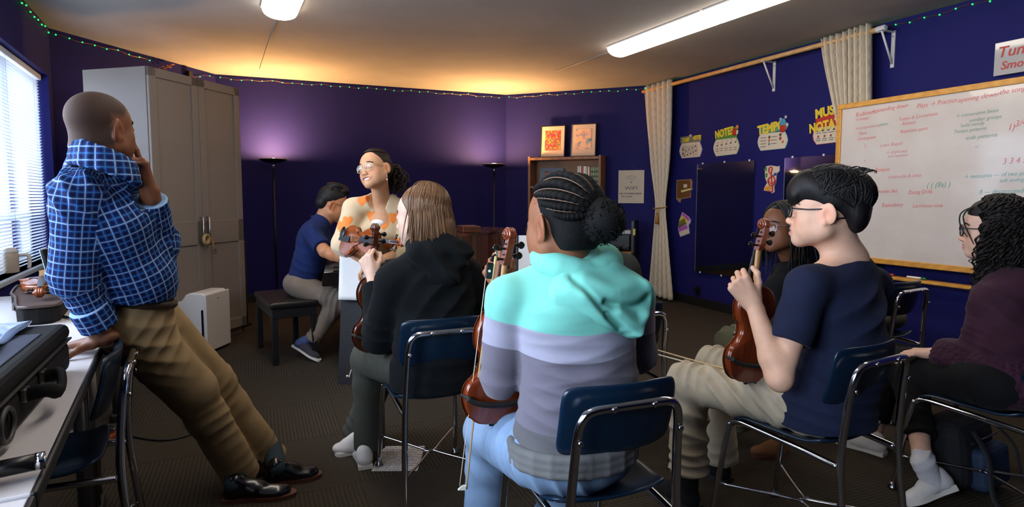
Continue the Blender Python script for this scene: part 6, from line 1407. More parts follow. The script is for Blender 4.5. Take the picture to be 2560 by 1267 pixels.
glasses(P, M('clear_gold_frame', (222,196,150), .25, metal=.6), .0265, .0215, r=.0019); W = P.W
for x in (-1,1):
    b = MB(); q = W((x*.082,-.006,-.044)); b.tube([q, q+np.array([0,0,-.035])], .0012, 5); b.ball(q+np.array([0,0,-.04]), .0062, 2); b.ball(q, .004, 1); b.build('earring', M('pearl', (232,226,216), .15), P.e)
v = Vol(); E = lambda c, r, k=.015, sub=False: v.ell(W(c), np.array(r)*P.sc, P.R, k*P.sc, sub)
E((0,-.018,.044), (.081,.097,.086)); E((0,-.07,.01), (.07,.05,.07)); E((0,.082,.045), (.066,.058,.062), .008, True); E((0,.11,-.02), (.08,.09,.07), .008, True)
for x in (-1,1): E((x*.088,.012,-.045), (.03,.06,.06), .01, True)
v.cut(W((0,-.09,-.055)), -P.R[2], .1); E((0,-.125,.03), (.03,.03,.03), .02); cloth('hair', v, .004, HDB, P.e, base=.0014)
def curls(name, P, starts, dirs, length, rad, turns, r0, mat, seed=0, m=26, stuff=False):
    rg = np.random.RandomState(seed); n = len(starts); s_ = np.linspace(0,1,m); out = np.zeros((n,m,3))
    for i in range(n):
        d = dirs[i]; 
        a = nrm(np.cross(d[-1]-d[0]+1e-6, [.3,.9,.1])); b_ = nrm(np.cross(d[-1]-d[0]+1e-6, a)); ph = rg.rand()*6.28; tr = turns*rg.uniform(.8,1.2); rr = rad*rg.uniform(.6,1.2)*np.minimum(1, s_*4+.15)
        al = np.concatenate([[0], np.cumsum(np.linalg.norm(np.diff(d, axis=0), axis=1))]); cl = np.stack([np.interp(s_, al/al[-1], d[:,k]) for k in range(3)], 1); out[i] = cl+rr[:,None]*(np.cos(ph+tr*2*PI*s_)[:,None]*a+np.sin(ph+tr*2*PI*s_)[:,None]*b_)
    return hairs(name, out, r0, r0*.4, mat, P.e, 4, stuff=stuff)
rg = np.random.RandomState(8); st = []; dr = []
for k in range(110):
    o = rg.randn(3)*np.array([.028,.026,.02]); a = W((0,-.13,.03)); dr.append(np.array([a+o*.3, a+P.R[1]*-.045+o*.9+np.array([.015,0,-.01]), a+np.array([.055,.02,-.07])+o*1.2, a+np.array([.05,.01,-.15])+o*1.3])); st.append(a)
curls('ponytail', P, st, dr, .2, .011, 3.0, .0042, HDB, 3)
ang = np.linspace(-1.15,1.15,46); d0 = np.stack([np.sin(ang)*.9, np.cos(ang)*.75, .62+.0*ang], 1); d1 = np.tile(np.array([[0,-1,.05]]), (46,1)); q = slerp_dirs(d0, d1, 12); hairs('hair_strands', scalp_pts(P, q, (.079,.097,.085), (0,-.016,.042), .004), .0055, .003, HDB, P.e, 5)
vz = nrm(np.array([.78,-.62,.02])); make_violin(2, 'amber violin tucked under the cardigan woman\'s arm, strings to the front', axes(vz, np.array([.5,.72,-.35])), D(868,602,3.93)-np.array([.03,-.02,.0]))
def long_strands(P, name, mat, n, seed, part, fall, lift=.012, r=.0035, rad=(.078,.098,.086), c=(0,-.014,.036), front=.6, m=16, spread=.012, hangdir=(0,0,-1)):
    """strands that leave the parting, follow the head to ear level and then hang; fall(side, u) gives the hanging length"""
    rg = np.random.RandomState(seed); P_ = []
    for i in range(n):
        u = rg.rand(); sd = 1 if rg.rand() < .5 else -1; a = -1.15+u*(1.15+front)      # along the parting: back .. front
        d0 = np.array([sd*.05, math.sin(a), math.cos(a)]); az = (-1.57+u*(1.57+front*.9)) + rg.normal(0,.08); d1 = np.array([sd*math.cos(az), math.sin(az)*1.0, -.10])
        q = slerp_dirs(d0[None], d1[None], 8)[0]; w = scalp_pts(P, q, rad, c, lift+rg.uniform(-.003,.005))
        L_ = fall(sd, u)*rg.uniform(.85,1.08); end = w[-1]; hd = np.asarray(hangdir, float); k = np.linspace(0,1,m-8+1)[1:]
        out = (w[-1]-P.c); out[2] = 0; hang = end+np.outer(k, hd*L_)+np.outer(np.sin(k*2.2)*.012, nrm(out))+rg.normal(0,spread,3)*k[:,None]
        P_.append(np.concatenate([w, hang]))
    return hairs(name, np.array(P_), r, r*.5, mat, P.e, 4)

# ================================================================== 4 student in the black hoodie, long brown hair
P = Person('seated student with long straight brown hair in a black hoodie, seen from behind', None, SK4, None)
F4 = np.array([-.375,.927,0]); R4 = np.array([.927,.375,0]); nb = D(1088,622,2.56); pel = np.array([-.335,2.53,.545])
P.head(D(1052,540,2.60), head_frame(70, -3, 0), 1.06, fem=1, jaw=.95, neck=nb, neck_r=.046)
rs, ls = D(1165,690,2.66), D(985,705,2.50); le, lw = D(950,842,2.58), D(931,690,2.74); re_, rw = D(1188,862,2.74), D(1075,905,2.95)
P.arm(ls, le, lw, (.05,.042,.036,.026)); P.hand(lw, (-.35,.15,.92), (.3,.9,.1), (.9,-.3,0), .98, ((55,70,45),(60,75,45),(64,75,45),(66,75,45)), 3, (25,30), 38)
P.arm(rs, re_, rw, (.05,.042,.036,.026)); P.hand(rw, (-.6,.7,-.2), (0,0,-1), (-.7,-.5,0), .98, ((25,35,25),)*4, 4, (20,20), 40)
P.build(.0034, True, (60,60,60), (70,50,36))
v = Vol(); wa = D(1090,830,2.54); ch = D(1082,720,2.56)
v.cone(pel+np.array([0,0,-.06]), pel, .182, .176, .04, (F4,.86)); v.cone(pel, wa, .174, .165, .05, (F4,.8)); v.cone(wa, ch, .165, .170, .05, (F4,.76)); v.cone(ch, nb, .165, .085, .05, (F4,.8))
for a_, b_, w_, q in ((rs, re_, rw, .86), (ls, le, lw, .84)):
    v.cone(nb+np.array([0,0,-.02]), a_, .075, .076, .04); v.cone(a_, b_, .080, .074, .03); e_ = b_+(w_-b_)*q; v.cone(b_, e_, .074, .050, .03); v.cut(e_, w_-b_, .07)
v.cut(pel+np.array([0,0,-.075]), (0,0,-1), .3)
cloth('hoodie', v, .006, m_blackhood, P.e, [(le, le-ls, .06, .013, .14), (wa, (.2,0,1), .08, .013, .2), (ch-F4*.12, (1,0,-.8), .08, .010, .16), (re_, re_-rs, .06, .012, .14)], 31, .002)
v = Vol(); hc = nb-F4*.055+np.array([0,0,.005])
for k in range(10):
    a0, a1 = PI*(-.72+1.44*k/10), PI*(-.72+1.44*(k+1)/10); q = lambda a: nb+np.array([0,0,.012])-F4*.088*math.cos(a)+R4*.094*math.sin(a)-np.array([0,0,.02*math.cos(a)]); v.cone(q(a0), q(a1), .030, .030, .02)
v.cone(hc+R4*.02, hc-F4*.045+np.array([0,0,-.10]), .075, .055, .04, (F4,.55)); v.cone(hc-R4*.09+np.array([0,0,-.02]), hc-F4*.05+R4*.01+np.array([0,0,-.12]), .04, .035, .04); v.cone(hc+R4*.11+np.array([0,0,-.02]), hc-F4*.05+R4*.03+np.array([0,0,-.11]), .045, .035, .04)
cloth('hood', v, .006, m_blackhood, P.e, [(hc-F4*.05+np.array([0,0,-.06]), (1,0,1), .07, .012, .12), (hc+R4*.1, (0,0,1), .05, .008, .1)], 33, .002)
lh, rh = pel-R4*.085+np.array([0,0,-.01]), pel+R4*.085+np.array([0,0,-.01]); lk, la = D(921,896,2.88), D(925,1120,2.83); rk, ra = D(975,880,2.98), D(890,1088,3.02)
trousers(P, pel+np.array([0,0,.005]), (lh, rh), (lk, rk), (la, ra), m_olive_p, (.088,.078,.068), (.155,.13,.10), F4, .006, [(lk, (1,0,.5), .04, .012, .12)], 35, .074)
shoe('shoe', P.e, G(915,1174), G(915,1174)+np.array([-.09,.235,0]), m_whitesh, m_whitesole, top=.07); shoe('shoe', P.e, G(900,1130), G(833,1140)+np.array([.0,.02,0]), m_whitesh, m_whitesole, top=.07)
v = Vol(); W = P.W; E = lambda c, r, k=.02, sub=False: v.ell(W(c), np.array(r)*P.sc, P.R, k*P.sc, sub)
E((0,-.02,.046), (.084,.102,.086)); E((0,-.055,-.03), (.080,.075,.11), .04); E((-.045,-.025,-.05), (.040,.05,.10), .03); E((.045,-.025,-.05), (.040,.05,.10), .03); v.cone(W((0,-.075,-.06)), W((.0,-.088,-.165)), .072, .062, .04); v.cone(W((-.055,-.02,-.06)), W((-.065,-.02,-.14)), .03, .024, .03); v.cone(W((.055,-.035,-.06)), W((.08,-.04,-.15)), .032, .026, .03)
E((0,.096,-.045), (.070,.068,.100), .012, True)
cloth('hair', v, .0045, HBR, P.e, base=.0016)
long_strands(P, 'hair_strands', HBR, 760, 4, 0, lambda sd, u: .135+.06*(1-u), .008, .0031, rad=(.083,.100,.086), c=(0,-.018,.044), front=.02, spread=.008)
b_ = [np.array([W((x,-.05,-.09)), W((x*1.1,-.095,-.15)), W((x*1.2,-.115,-.19)), W((x*1.3+.01,-.12,-.235))]) for x in (-.05,-.04,-.045,.01,.02,.015)]
hairs('hair_locks', np.array([spline(q, 14) for q in b_]), .0065, .002, HBR, P.e, 5)
vz = nrm(D(938,575,2.80)-D(936,872,2.77)); make_violin(3, 'brown violin held upright by the black hoodie student', axes(vz, (.55,-.83,.05)), D(936,878,2.77))
make_bow('dark violin bow hanging from the black hoodie student\'s hand, its tip by the lectern', D(938,690,2.72), D(863,942,3.25), (1,.3,.2), m_bowdark)
b = MB(); b.prism([(0,0),(.05,.012),(.075,-.05),(.05,-.105),(.03,-.05)], -.001, .001); o = b.build('paper_tag', m_paper, None); o.location = D(975,925,2.60); o.rotation_euler = (0,.1,.35); setp(o, 'small white paper tag poking out beside the black hoodie student\'s hip', 'tag')

# ================================================================== 5 girl in the mint and grey hoodie
P = Person('seated girl with braided hair in a mint and grey hoodie, seen from behind', None, SK5, None)
F5 = np.array([-.35,.937,0]); R5 = np.array([.937,.35,0]); nb = D(1437,668,1.69); pel = np.array([.175,1.70,.545])
P.head(D(1404,560,1.665), head_frame(38, 0, 0), 1.06, fem=1, neck=nb, neck_r=.049, ear=1.0, res=.0028)
ls, rs = D(1276,752,1.64), D(1576,745,1.78); le, lw = D(1250,945,1.69), D(1262,728,1.86); re_, rw = D(1594,885,1.82), D(1500,955,2.05)
P.arm(ls, le, lw, (.05,.042,.036,.026)); P.hand(lw, (-.45,.10,.88), (.35,.9,.05), (.9,-.35,.1), .95, ((50,70,45),(56,75,45),(60,75,45),(64,75,45)), 3, (25,30), 40)
P.arm(rs, re_, rw, (.05,.042,.036,.026)); P.hand(rw, (-.7,.6,-.2), (0,0,-1), (-.6,-.6,0), .95, ((25,35,25),)*4, 4, (20,20), 40)
P.build(.003, True, (40,28,20), (20,16,14), lambda q: np.clip((q[:,2]-.045-.3*np.clip(q[:,1],0,1))/.02+np.clip((-.02-q[:,1])/.02,0,1)*np.clip((q[:,2]+.05)/.02,0,1), 0, 1)*.35*(np.abs(q[:,0]) < .077))
v = Vol(); wa = D(1448,945,1.665); ch = D(1440,790,1.66); hemc = np.array([.178,1.69,.60])
v.cone(hemc, wa, .178, .160, .05, (F5,.80)); v.cone(wa, ch, .160, .166, .05, (F5,.76)); v.cone(ch, nb, .166, .085, .05, (F5,.78))
for a_, b_, w_, q in ((rs, re_, rw, .88), (ls, le, lw, .88)):
    v.cone(nb+np.array([0,0,-.03]), a_, .076, .068, .04); v.cone(a_, b_, .071, .058, .013); e_ = b_+(w_-b_)*q; v.cone(b_, e_, .058, .042, .013); v.cut(e_, w_-b_, .06)
v.cut(hemc+np.array([0,0,-.055]), (0,0,-1), .34)
def seg_d(p, a, b): ab = b-a; t_ = np.clip(((p-a) @ ab)/(ab @ ab), 0, 1); return np.linalg.norm(p-a-t_[:,None]*ab, axis=1)
def bands(p):
    z = p[:,2]+.02*np.sin(p[:,0]*9); z = np.where(seg_d(p, le, lw) < np.minimum(seg_d(p, ls, le), seg_d(p, ch, wa)-.09), .80, z); z = np.where(seg_d(p, re_, rw) < np.minimum(seg_d(p, rs, re_), seg_d(p, ch, wa)-.09), .80, z); return z
t = NT('banded_hoodie'); at = t.new('ShaderNodeAttribute'); at.attribute_name = 'height'; v_ = t.coord(); nz = t.noise(v_, 14, 4)
mr = t.new('ShaderNodeMapRange'); mr.inputs['From Min'].default_value = .5; mr.inputs['From Max'].default_value = 1.1; t.link(at.outputs['Fac'], mr.inputs['Value']); q_ = lambda z: (z-.5)/.6
cc = t.ramp(mr.outputs[0], [(0, lin((96,94,97))), (q_(.655), lin((96,94,97))), (q_(.6551), lin((112,107,120))), (q_(.862), lin((112,107,120))), (q_(.8625), lin((162,160,178))), (q_(.938), lin((162,160,178))), (q_(.9385), lin((120,200,184)))], 'CONSTANT')
t.color(t.mix(t.math('MULTIPLY', nz, .14), cc, (0.02,0.02,0.03))); t.set(Roughness=.95, Sheen_Weight=.25, Specular_IOR_Level=.15); t.bump(t.noise(v_, 800, 2, .7), .25, .0015); m_band = t.m
cloth('hoodie', v, .0045, m_band, P.e, [(ls+np.array([.08,0,-.12]), (.3,0,1), .055, .018, .14), (wa+np.array([-.10,-.1,.03]), (.25,0,1), .045, .018, .15), (wa+np.array([.05,-.1,-.05]), (-.2,0,1), .05, .017, .17), (hemc+np.array([0,-.1,.05]), (.1,0,1), .04, .013, .2), (le, le-ls, .05, .013, .1), (rs+np.array([-.05,0,-.1]), (-.5,0,1), .05, .013, .1), (ch+np.array([.02,-.12,-.06]), (.4,0,1), .08, .010, .16)], 41, .0022, {'height': bands})
# rib hem
v = Vol()
for k in range(22):
    a0, a1 = 2*PI*k/22, 2*PI*(k+1)/22; q = lambda a: hemc+np.array([0,0,-.058])+R5*.182*math.cos(a)+F5*.150*math.sin(a); v.cone(q(a0)+np.array([0,0,.04]), q(a1)+np.array([0,0,.04]), .0145, .0145, .004); v.cone(q(a0), q(a1), .0145, .0145, .004); v.cone(q(a0)+np.array([0,0,.02]), q(a1)+np.array([0,0,.02]), .015, .015, .004)
cloth('rib_hem', v, .005, fabric('grey_rib', (104,104,104), .95, 300, .6), P.e, base=.0006)
# hood: roll round the neck and a sack hanging to the right
v = Vol(); up = np.array([0,0,1.])
for k in range(16):
    a0, a1 = PI*(-1+2*k/16), PI*(-1+2*(k+1)/16); q = lambda a: nb+np.array([0,0,.004])-F5*(.080*math.cos(a)+.004)+R5*.100*math.sin(a)-up*(.030*math.cos(a)-.016-.010*abs(math.sin(a))); r_ = lambda a: .023+.011*math.cos(a)+.008*abs(math.sin(a)); v.cone(q(a0), q(a1), r_(a0), r_(a1), .022)
cloth('hood', v, .0045, m_mintf, P.e, [(nb-F5*.08, (0,0,1), .05, .006, .12)], 43, .0018)
def ab(L_): return np.array([((x-1437)*.00108, (668-y)*.00108) for x, y in L_])
ol = spline(ab([(1352,668),(1318,722),(1345,762),(1421,800),(1490,824),(1540,838),(1574,800),(1602,748),(1598,700),(1545,662),(1500,640),(1440,648),(1390,655)]), 110, closed=True); ctr = ab([(1478,728)])[0]; rings = np.linspace(1, 0, 40)
RD = [(ab([(1350,690),(1394,728),(1456,786),(1545,828)]), .020, .020), (ab([(1387,708),(1460,722),(1538,724),(1588,700)]), .017, .026), (ab([(1582,690),(1594,750),(1545,826)]), .018, .022), (ab([(1400,672),(1470,700),(1560,690)]), .015, .018), (ab([(1480,760),(1530,790),(1560,775)]), .014, .016), (ab([(1372,680),(1424,746),(1480,800)]), -.014, .009), (ab([(1446,768),(1503,818)]), -.016, .009), (ab([(1440,735),(1520,752),(1570,735)]), -.012, .010)]
def pl_d(p, L_):
    d = np.full(len(p), 9.0)
    for q0, q1 in zip(L_[:-1], L_[1:]): e_ = q1-q0; t_ = np.clip(((p-q0) @ e_)/(e_ @ e_), 0, 1); d = np.minimum(d, np.linalg.norm(p-q0-t_[:,None]*e_, axis=1))
    return d
hv = []
for r in rings:
    p = ctr+(ol-ctr)*r; h_ = .030*(1-r**4)**.6-(.02 if r > .99 else 0)
    w_ = np.clip((1-r)*7, 0, 1)
    for L_, hh_, ww_ in RD: h_ = h_+w_*hh_*np.exp(-(pl_d(p, spline(L_, 12))/ww_)**2*.9)
    c0 = .152+.052*(1-np.exp(np.minimum(p[:,1],0)/.07))-1.0*(p[:,0]-.0)**2-.25*np.clip(p[:,1],0,1); hv.append(nb+p[:,:1]*R5+p[:,1:]*up-(c0+h_-.052)[:,None]*F5)
hv = np.array(hv); ii = np.arange(40*110).reshape(40,110); ff = np.stack([ii[:-1], ii[1:], np.roll(ii[1:],-1,1), np.roll(ii[:-1],-1,1)], -1).reshape(-1,4); me = np_mesh('hood_back', hv.reshape(-1,3), ff); link_mesh('hood_back', me, m_mintf, P.e)

# jeans
lh, rh = pel-R5*.095, pel+R5*.095; lk, la = D(1226,1078,2.00), np.array([-.10,2.04,.10]); rk, ra = np.array([.17,2.14,.53]), np.array([.16,2.16,.10])
trousers(P, pel+np.array([0,0,-.01]), (lh, rh), (lk, rk), (la, ra), m_jean, (.102,.082,.07), (.174,.146,.112), F5, .0055, [(lk, (1,0,.6), .05, .010, .12), (pel-R5*.1-F5*.1, (1,0,.3), .06, .006, .13)], 45, .075)
shoe('shoe', P.e, la*[1,1,0]+np.array([.02,-.05,0]), la*[1,1,0]+np.array([-.06,.19,0]), m_whitesh, m_whitesole); shoe('shoe', P.e, ra*[1,1,0]+np.array([.02,-.05,0]), ra*[1,1,0]+np.array([-.06,.19,0]), m_whitesh, m_whitesole)
# cornrows to a puff bun
W = P.W; bun = (.018,-.128,.012); HBC = NT('cornrow_hair'); v_ = HBC.coord(); HBC.color(HBC.ramp(HBC.noise(v_, 260, 2, .7), [(.3, lin((9,9,10))), (.75, lin((26,25,25)))])); HBC.set(Roughness=.7, Specular_IOR_Level=.15); HBC.bump(HBC.noise(v_, 420, 2, .7), .7, .003); HBC = HBC.m
v = Vol(); E = lambda c, r, k=.015, sub=False: v.ell(W(c), np.array(r)*P.sc, P.R, k*P.sc, sub); E((0,-.017,.040), (.0775,.0965,.0855)); E((0,-.062,-.020), (.068,.052,.060), .03); E((0,.094,-.020), (.070,.062,.088), .008, True)
for x in (-1,1): E((x*.086,.012,-.052), (.030,.050,.058), .008, True)
v.cut(W((0,-.09,-.062)), -P.R[2], .1); cloth('hair', v, .0036, HBC, P.e, base=.0012)
m_part = M('scalp_parting', (112,86,70), .7)
def rowpath(a_, n=44):
    """from the hairline at side angle a_ back to the bun"""
    e_ = .46*math.cos(a_*.80)+.10-.30*max(0, abs(a_)-1.25); d0 = np.array([math.sin(a_)*1.0, math.cos(a_)*.95, e_]); d1 = np.array([.10+.30*math.sin(a_), -1.0, -.02+.30*math.cos(a_)]); mid = nrm(nrm(d0)+nrm(d1)+np.array([.55*math.sin(a_),0,.42*math.cos(a_)]))
    q = np.concatenate([slerp_dirs(nrm(d0)[None], mid[None], n//2)[0], slerp_dirs(mid[None], nrm(d1)[None], n//2)[0][1:]])
    for _ in range(14): q[1:-1] = (q[:-2]+q[1:-1]*2+q[2:])/4
    return q
az = np.linspace(-1.95, 1.95, 10)
for k, a_ in enumerate(az):
    q = rowpath(a_); pts = scalp_pts(P, q, (.0785,.0975,.0865), (0,-.017,.040), .003); n_ = len(pts); s_ = np.arange(n_)
    b = MB(); rr = (.0135+.0075*np.sin(PI*s_/n_))*(1+.09*np.sin(s_*1.9+k))*np.clip(np.minimum((s_+2)/6,1),.35,1); b.tube(pts, rr, 10, flat=.55); b.build('cornrow', HBC, P.e)
    if k: q = rowpath((a_+az[k-1])/2); b = MB(); b.tube(scalp_pts(P, q, (.0785,.0975,.0865), (0,-.017,.040), .0066)[1:-4], .0019, 6); b.build('hair_parting', m_part, P.e, label='light parting between two braids')
bc = W(bun); v = Vol(); v.ell(bc, np.array((.054,.050,.054))*1.0, None, .01); v.cone(W((.012,-.085,.02)), bc, .04, .045, .02); o = cloth('bun', v, .004, HBC, P.e, base=.006)
rg = np.random.RandomState(11); n = 620; dn = rg.randn(n,3); dn /= np.linalg.norm(dn, axis=1, keepdims=True); s_ = np.linspace(0,1,9); a_ = np.cross(dn, rg.randn(n,3)); a_ /= np.linalg.norm(a_, axis=1, keepdims=True); b_ = np.cross(dn, a_)
L_ = rg.uniform(.010,.026,n); pts = bc+dn[:,None]*(.042+L_[:,None]*s_[None])[...,None]+.004*(np.cos(s_*9)[None,:,None]*a_[:,None]+np.sin(s_*9)[None,:,None]*b_[:,None]); hairs('bun_curls', pts, .0022, .0008, HBC, P.e, 4)
n = 90; t0 = rg.uniform(-1.7,1.7,n); d0 = np.stack([np.sin(t0), np.cos(t0), .20+.22*np.cos(t0)+rg.uniform(-.05,.05,n)], 1); p0 = scalp_pts(P, d0, (.0745,.094,.082), (0,-.014,.036), .002); dv = rg.randn(n,3)*.3+np.array([0,0,-.4]); pts = p0[:,None]+(dv/np.linalg.norm(dv,axis=1,keepdims=True))[:,None]*(np.linspace(0,.012,5))[None,:,None]; hairs('baby_hairs', pts, .0007, .0003, HBC, P.e, 3)
vz = nrm(D(1277,556,1.835)-D(1228,1052,1.80)); make_violin(1, 'red-brown violin held upright by the mint hoodie girl', axes(vz, (.50,-.86,.05)), D(1228,1054,1.80))
make_bow('pale violin bow held tip down beside the mint hoodie girl', D(1240,640,1.74), D(1166,1222,1.78), (-1,-.1,0), m_bowstick)

# ================================================================== 6 person hidden behind the hoodie girl
P = Person('person in a charcoal olive top, almost hidden behind the mint hoodie girl', None, SK6, None)
F6 = np.array([-.41,.91,0]); R6 = np.array([.91,.41,0]); nb = D(1452,622,2.93); pel = np.array([.47,2.87,.55])
P.head(D(1372,548,2.98), head_frame(40, 0, 0), 1.0, fem=1, neck=nb, neck_r=.046, res=.004); rs, ls = D(1560,672,3.0), D(1400,690,2.88); re_, rw = D(1612,840,3.02), D(1480,880,3.25); le, lw = D(1352,780,3.0), D(1352,715,3.12)
P.arm(rs, re_, rw); P.hand(rw, (-.6,.7,-.2), (0,0,-1), (-.6,-.6,0), .95, ((25,35,25),)*4, 4, (20,20), 40); P.arm(ls, le, lw); P.hand(lw, (-.5,.2,.8), (.3,.9,.1), (.9,-.3,0), .95, ((45,60,40),)*4, 3, (20,20), 40); P.build(.0045, False)
v = Vol(); wa = D(1510,800,2.88); v.cone(pel, wa, .17, .165, .05, (F6,.78)); v.cone(wa, nb-np.array([0,0,.11]), .165, .165, .05, (F6,.76)); v.cone(nb-np.array([0,0,.11]), nb, .16, .07, .05, (F6,.8))
for a_, b_, w_ in ((rs, re_, rw), (ls, le, lw)): v.cone(nb, a_, .07, .07, .04); v.cone(a_, b_, .075, .066, .03); e_ = b_+(w_-b_)*.86; v.cone(b_, e_, .066, .046, .03); v.cut(e_, w_-b_, .07)
v.cut(pel+np.array([0,0,-.02]), (0,0,-1), .3); cloth('sweatshirt', v, .008, m_greyolive, P.e, [(rs, (1,0,.6), .07, .010, .14), (wa, (0,0,1), .07, .012, .2)], 51, .002)
trousers(P, pel, (pel-R6*.09, pel+R6*.09), (np.array([.20,3.22,.53]), np.array([.42,3.30,.53])), (np.array([.20,3.26,.1]), np.array([.42,3.34,.1])), fabric('charcoal_trouser', (34,34,38)), (.09,.07,.06), (.165,.14,.1), F6, .009)
for x, y in ((.20,3.26),(.42,3.34)): shoe('shoe', P.e, (x+.02,y-.05,0), (x-.07,y+.19,0), m_whitesh, m_whitesole, h=.007)
v = Vol(); W = P.W; E = lambda c, r, k=.02, sub=False: v.ell(W(c), np.array(r), P.R, k, sub); E((0,-.02,.046), (.084,.102,.086)); E((0,-.05,-.03), (.082,.08,.11), .04); E((0,.098,-.03), (.06,.06,.12), .012, True); cloth('hair', v, .006, HB, P.e, base=.002)
long_strands(P, 'hair_strands', HB, 160, 6, 0, lambda sd, u: .12, .010, .004, front=.5)
# ================================================================== 7 boy in the navy T-shirt
P = Person('seated boy with thick black hair and glasses in a navy T-shirt, in profile', None, SK2, None)
F7 = np.array([-.485,.875,0]); R7 = np.array([.875,.485,0]); nb = D(2122,650,2.135); pel = np.array([1.125,2.10,.55])
P.head(D(2062,527,2.12), head_frame(61, 2, 0), 1.08, jaw=1.0, neck=nb, neck_r=.050, ear=1.0, res=.0026)
ls, rs = D(2018,716,2.04), D(2178,712,2.24); le, lw = D(1948,940,1.97), D(1884,762,2.07); re_, rw = D(2120,915,2.30), D(1928,950,2.22)
P.v.cone(nb, ls, .055, .052, .04); P.v.cone(ls, le, .046, .043, .02); m_ = le+(lw-le)*.25; P.v.cone(le, m_, .043, .043, .02); P.v.cone(m_, lw, .043, .0265, .02); P.v.ell(le+np.array([-.004,-.02,-.012]), (.034,.03,.034), None, .02)
P.hand(lw, (-.55,.10,.83), (.35,.93,.10), (.80,-.2,.5), 1.04, ((66,80,50),(72,82,50),(78,84,50),(82,84,50)), 1, (15,30), 42, topp=.15)
P.arm(rs, re_, rw, (.046,.042,.036,.027)); P.hand(rw, (-.75,.5,-.1), (.2,.1,-1), (-.4,-.8,.2), 1.05, ((40,55,35),)*4, 4, (20,20), 40)
P.build(.0029, True, (62,44,32), (30,24,20))
v = Vol(); wa = D(2118,900,2.10); ch = D(2105,765,2.13)
v.cone(pel+np.array([0,0,-.045]), pel, .180, .172, .04, (F7,.88)); v.cone(pel, wa, .162, .146, .05, (F7,.76)); v.cone(wa, ch, .146, .160, .05, (F7,.72)); v.cone(ch, nb+np.array([0,0,-.035]), .158, .085, .05, (F7,.74))
for a_, b_, q in ((ls, le, .63), (rs, re_, .62)):
    v.cone(nb+np.array([0,0,-.045]), a_, .064, .066, .04); e_ = a_+(b_-a_)*q; v.cone(a_, e_, .068, .070, .03); v.cut(e_, b_-a_, .085)
v.cut(pel+np.array([0,0,-.075]), (0,0,-1), .3); v.ell(nb+np.array([-.012,.01,.03]), (.064,.064,.045), None, .012, True)
cloth('t_shirt', v, .0048, m_navytee, P.e, [(wa+F7*.05, (.2,0,1), .07, .011, .17), (ls+np.array([.06,0,-.08]), (1,0,.9), .06, .010, .13), (ch-F7*.12, (1,0,-1), .09, .008, .15), (pel, (.2,0,1), .05, .010, .16), (rs, (1,0,.8), .06, .007, .12)], 61, .0015)
b = MB(); b.tube(spline([nb+np.array([0,0,-.016])+F7*.022+R7*.074*math.cos(a)+F7*.074*math.sin(a)-np.array([0,0,.022*math.sin(a)]) for a in np.linspace(0,2*PI,20,endpoint=False)], 50, closed=True), .0075, 7, closed=True, flat=1.5); b.build('neck_rib', m_navytee, P.e)
seam = spline([nb+R7*(-.045)-F7*.045+np.array([0,0,-.006]), ls*.6+nb*.4-F7*.085+np.array([0,0,-.03]), ls-F7*.075+R7*.02+np.array([0,0,-.10])], 24)
lh, rh = pel-R7*.085+np.array([0,0,-.02]), pel+R7*.085+np.array([0,0,-.02]); lk, la = D(1720,955,2.41), D(1722,1178,2.40); rk, ra = np.array([.90,2.62,.53]), D(1800,1150,2.64)
trousers(P, pel+np.array([0,0,-.02]), (lh, rh), (lk, rk), (la, ra), m_beige, (.091,.078,.070), (.146,.128,.095), F7, .0055, [(lk, (1,0,1), .05, .013, .13), (D(1850,1000,2.25), (1,0,.7), .06, .012, .16), (D(1730,1080,2.4), (.4,0,1), .07, .008, .13), (D(1960,1040,2.1), (1,0,.8), .05, .009, .13)], 63, .080)
for an, f_ in ((la, F7), (ra, F7)):
    q = an*[1,1,0]; shoe('shoe', P.e, q-f_*.06, q+f_*.20+np.array([-.04,0,0]), fabric('black_canvas', (20,20,22)), m_soleblk); v = Vol(); v.cone(an+np.array([0,0,.03]), q+np.array([0,0,.05]), .045, .038, .01); cloth('sock', v, .006, M('black_sock', (18,18,20), .9), P.e, base=.0005)
glasses(P, m_frame_blk, .0245, .0205, y=.107, z=-.004, square=3.2, r=.0024)
v = Vol(); W = P.W; E = lambda c, r, k=.02, sub=False: v.ell(W(c), np.array(r)*P.sc, P.R, k*P.sc, sub)
E((0,-.020,.053), (.086,.108,.082)); E((0,.040,.078), (.080,.070,.056), .03); E((0,.088,.050), (.068,.030,.046), .02); E((0,-.092,.0), (.068,.042,.068), .03); E((0,.118,-.044), (.085,.076,.060), .010, True)
for x in (-1,1): E((x*.082,.030,-.054), (.028,.066,.064), .010, True)
E((0,-.02,-.12), (.09,.085,.062), .01, True); cloth('hair', v, .0036, HB, P.e, base=.0018)
rg = np.random.RandomState(21); n = 1000; u = rg.rand(n); aa = rg.uniform(-PI, PI, n); crown = np.array([-.1,-.45,1.0]); d0 = crown+rg.randn(n,3)*.35; d1 = np.stack([np.sin(aa), np.cos(aa), np.where(np.cos(aa) > .25, .40, np.where(np.abs(np.sin(aa)) > .8, .20, -.62))+rg.uniform(-.14,.10,n)], 1)
q = slerp_dirs(d0, d1, 12); pts = scalp_pts(P, q, (.085,.108,.083), (0,-.017,.051), .008); pts += rg.uniform(-.002,.008,n)[:,None,None]*(np.sin(np.linspace(0,PI,12))[None,:,None])*(pts-P.c)/.1; pts[:,-3:,2] -= np.array([.0,.003,.008]); hairs('hair_locks', pts, .0036, .0010, HB, P.e, 4)
n = 22; aa = rg.uniform(-2.6,2.6,n); a0 = scalp_pts(P, np.stack([np.sin(aa)*.6, -np.abs(np.cos(aa))*.9, np.full(n,.75)],1), (.085,.107,.087), (0,-.016,.054), .006); s_ = np.linspace(0,1,14); up = P.R[2]; bk = -P.R[1]
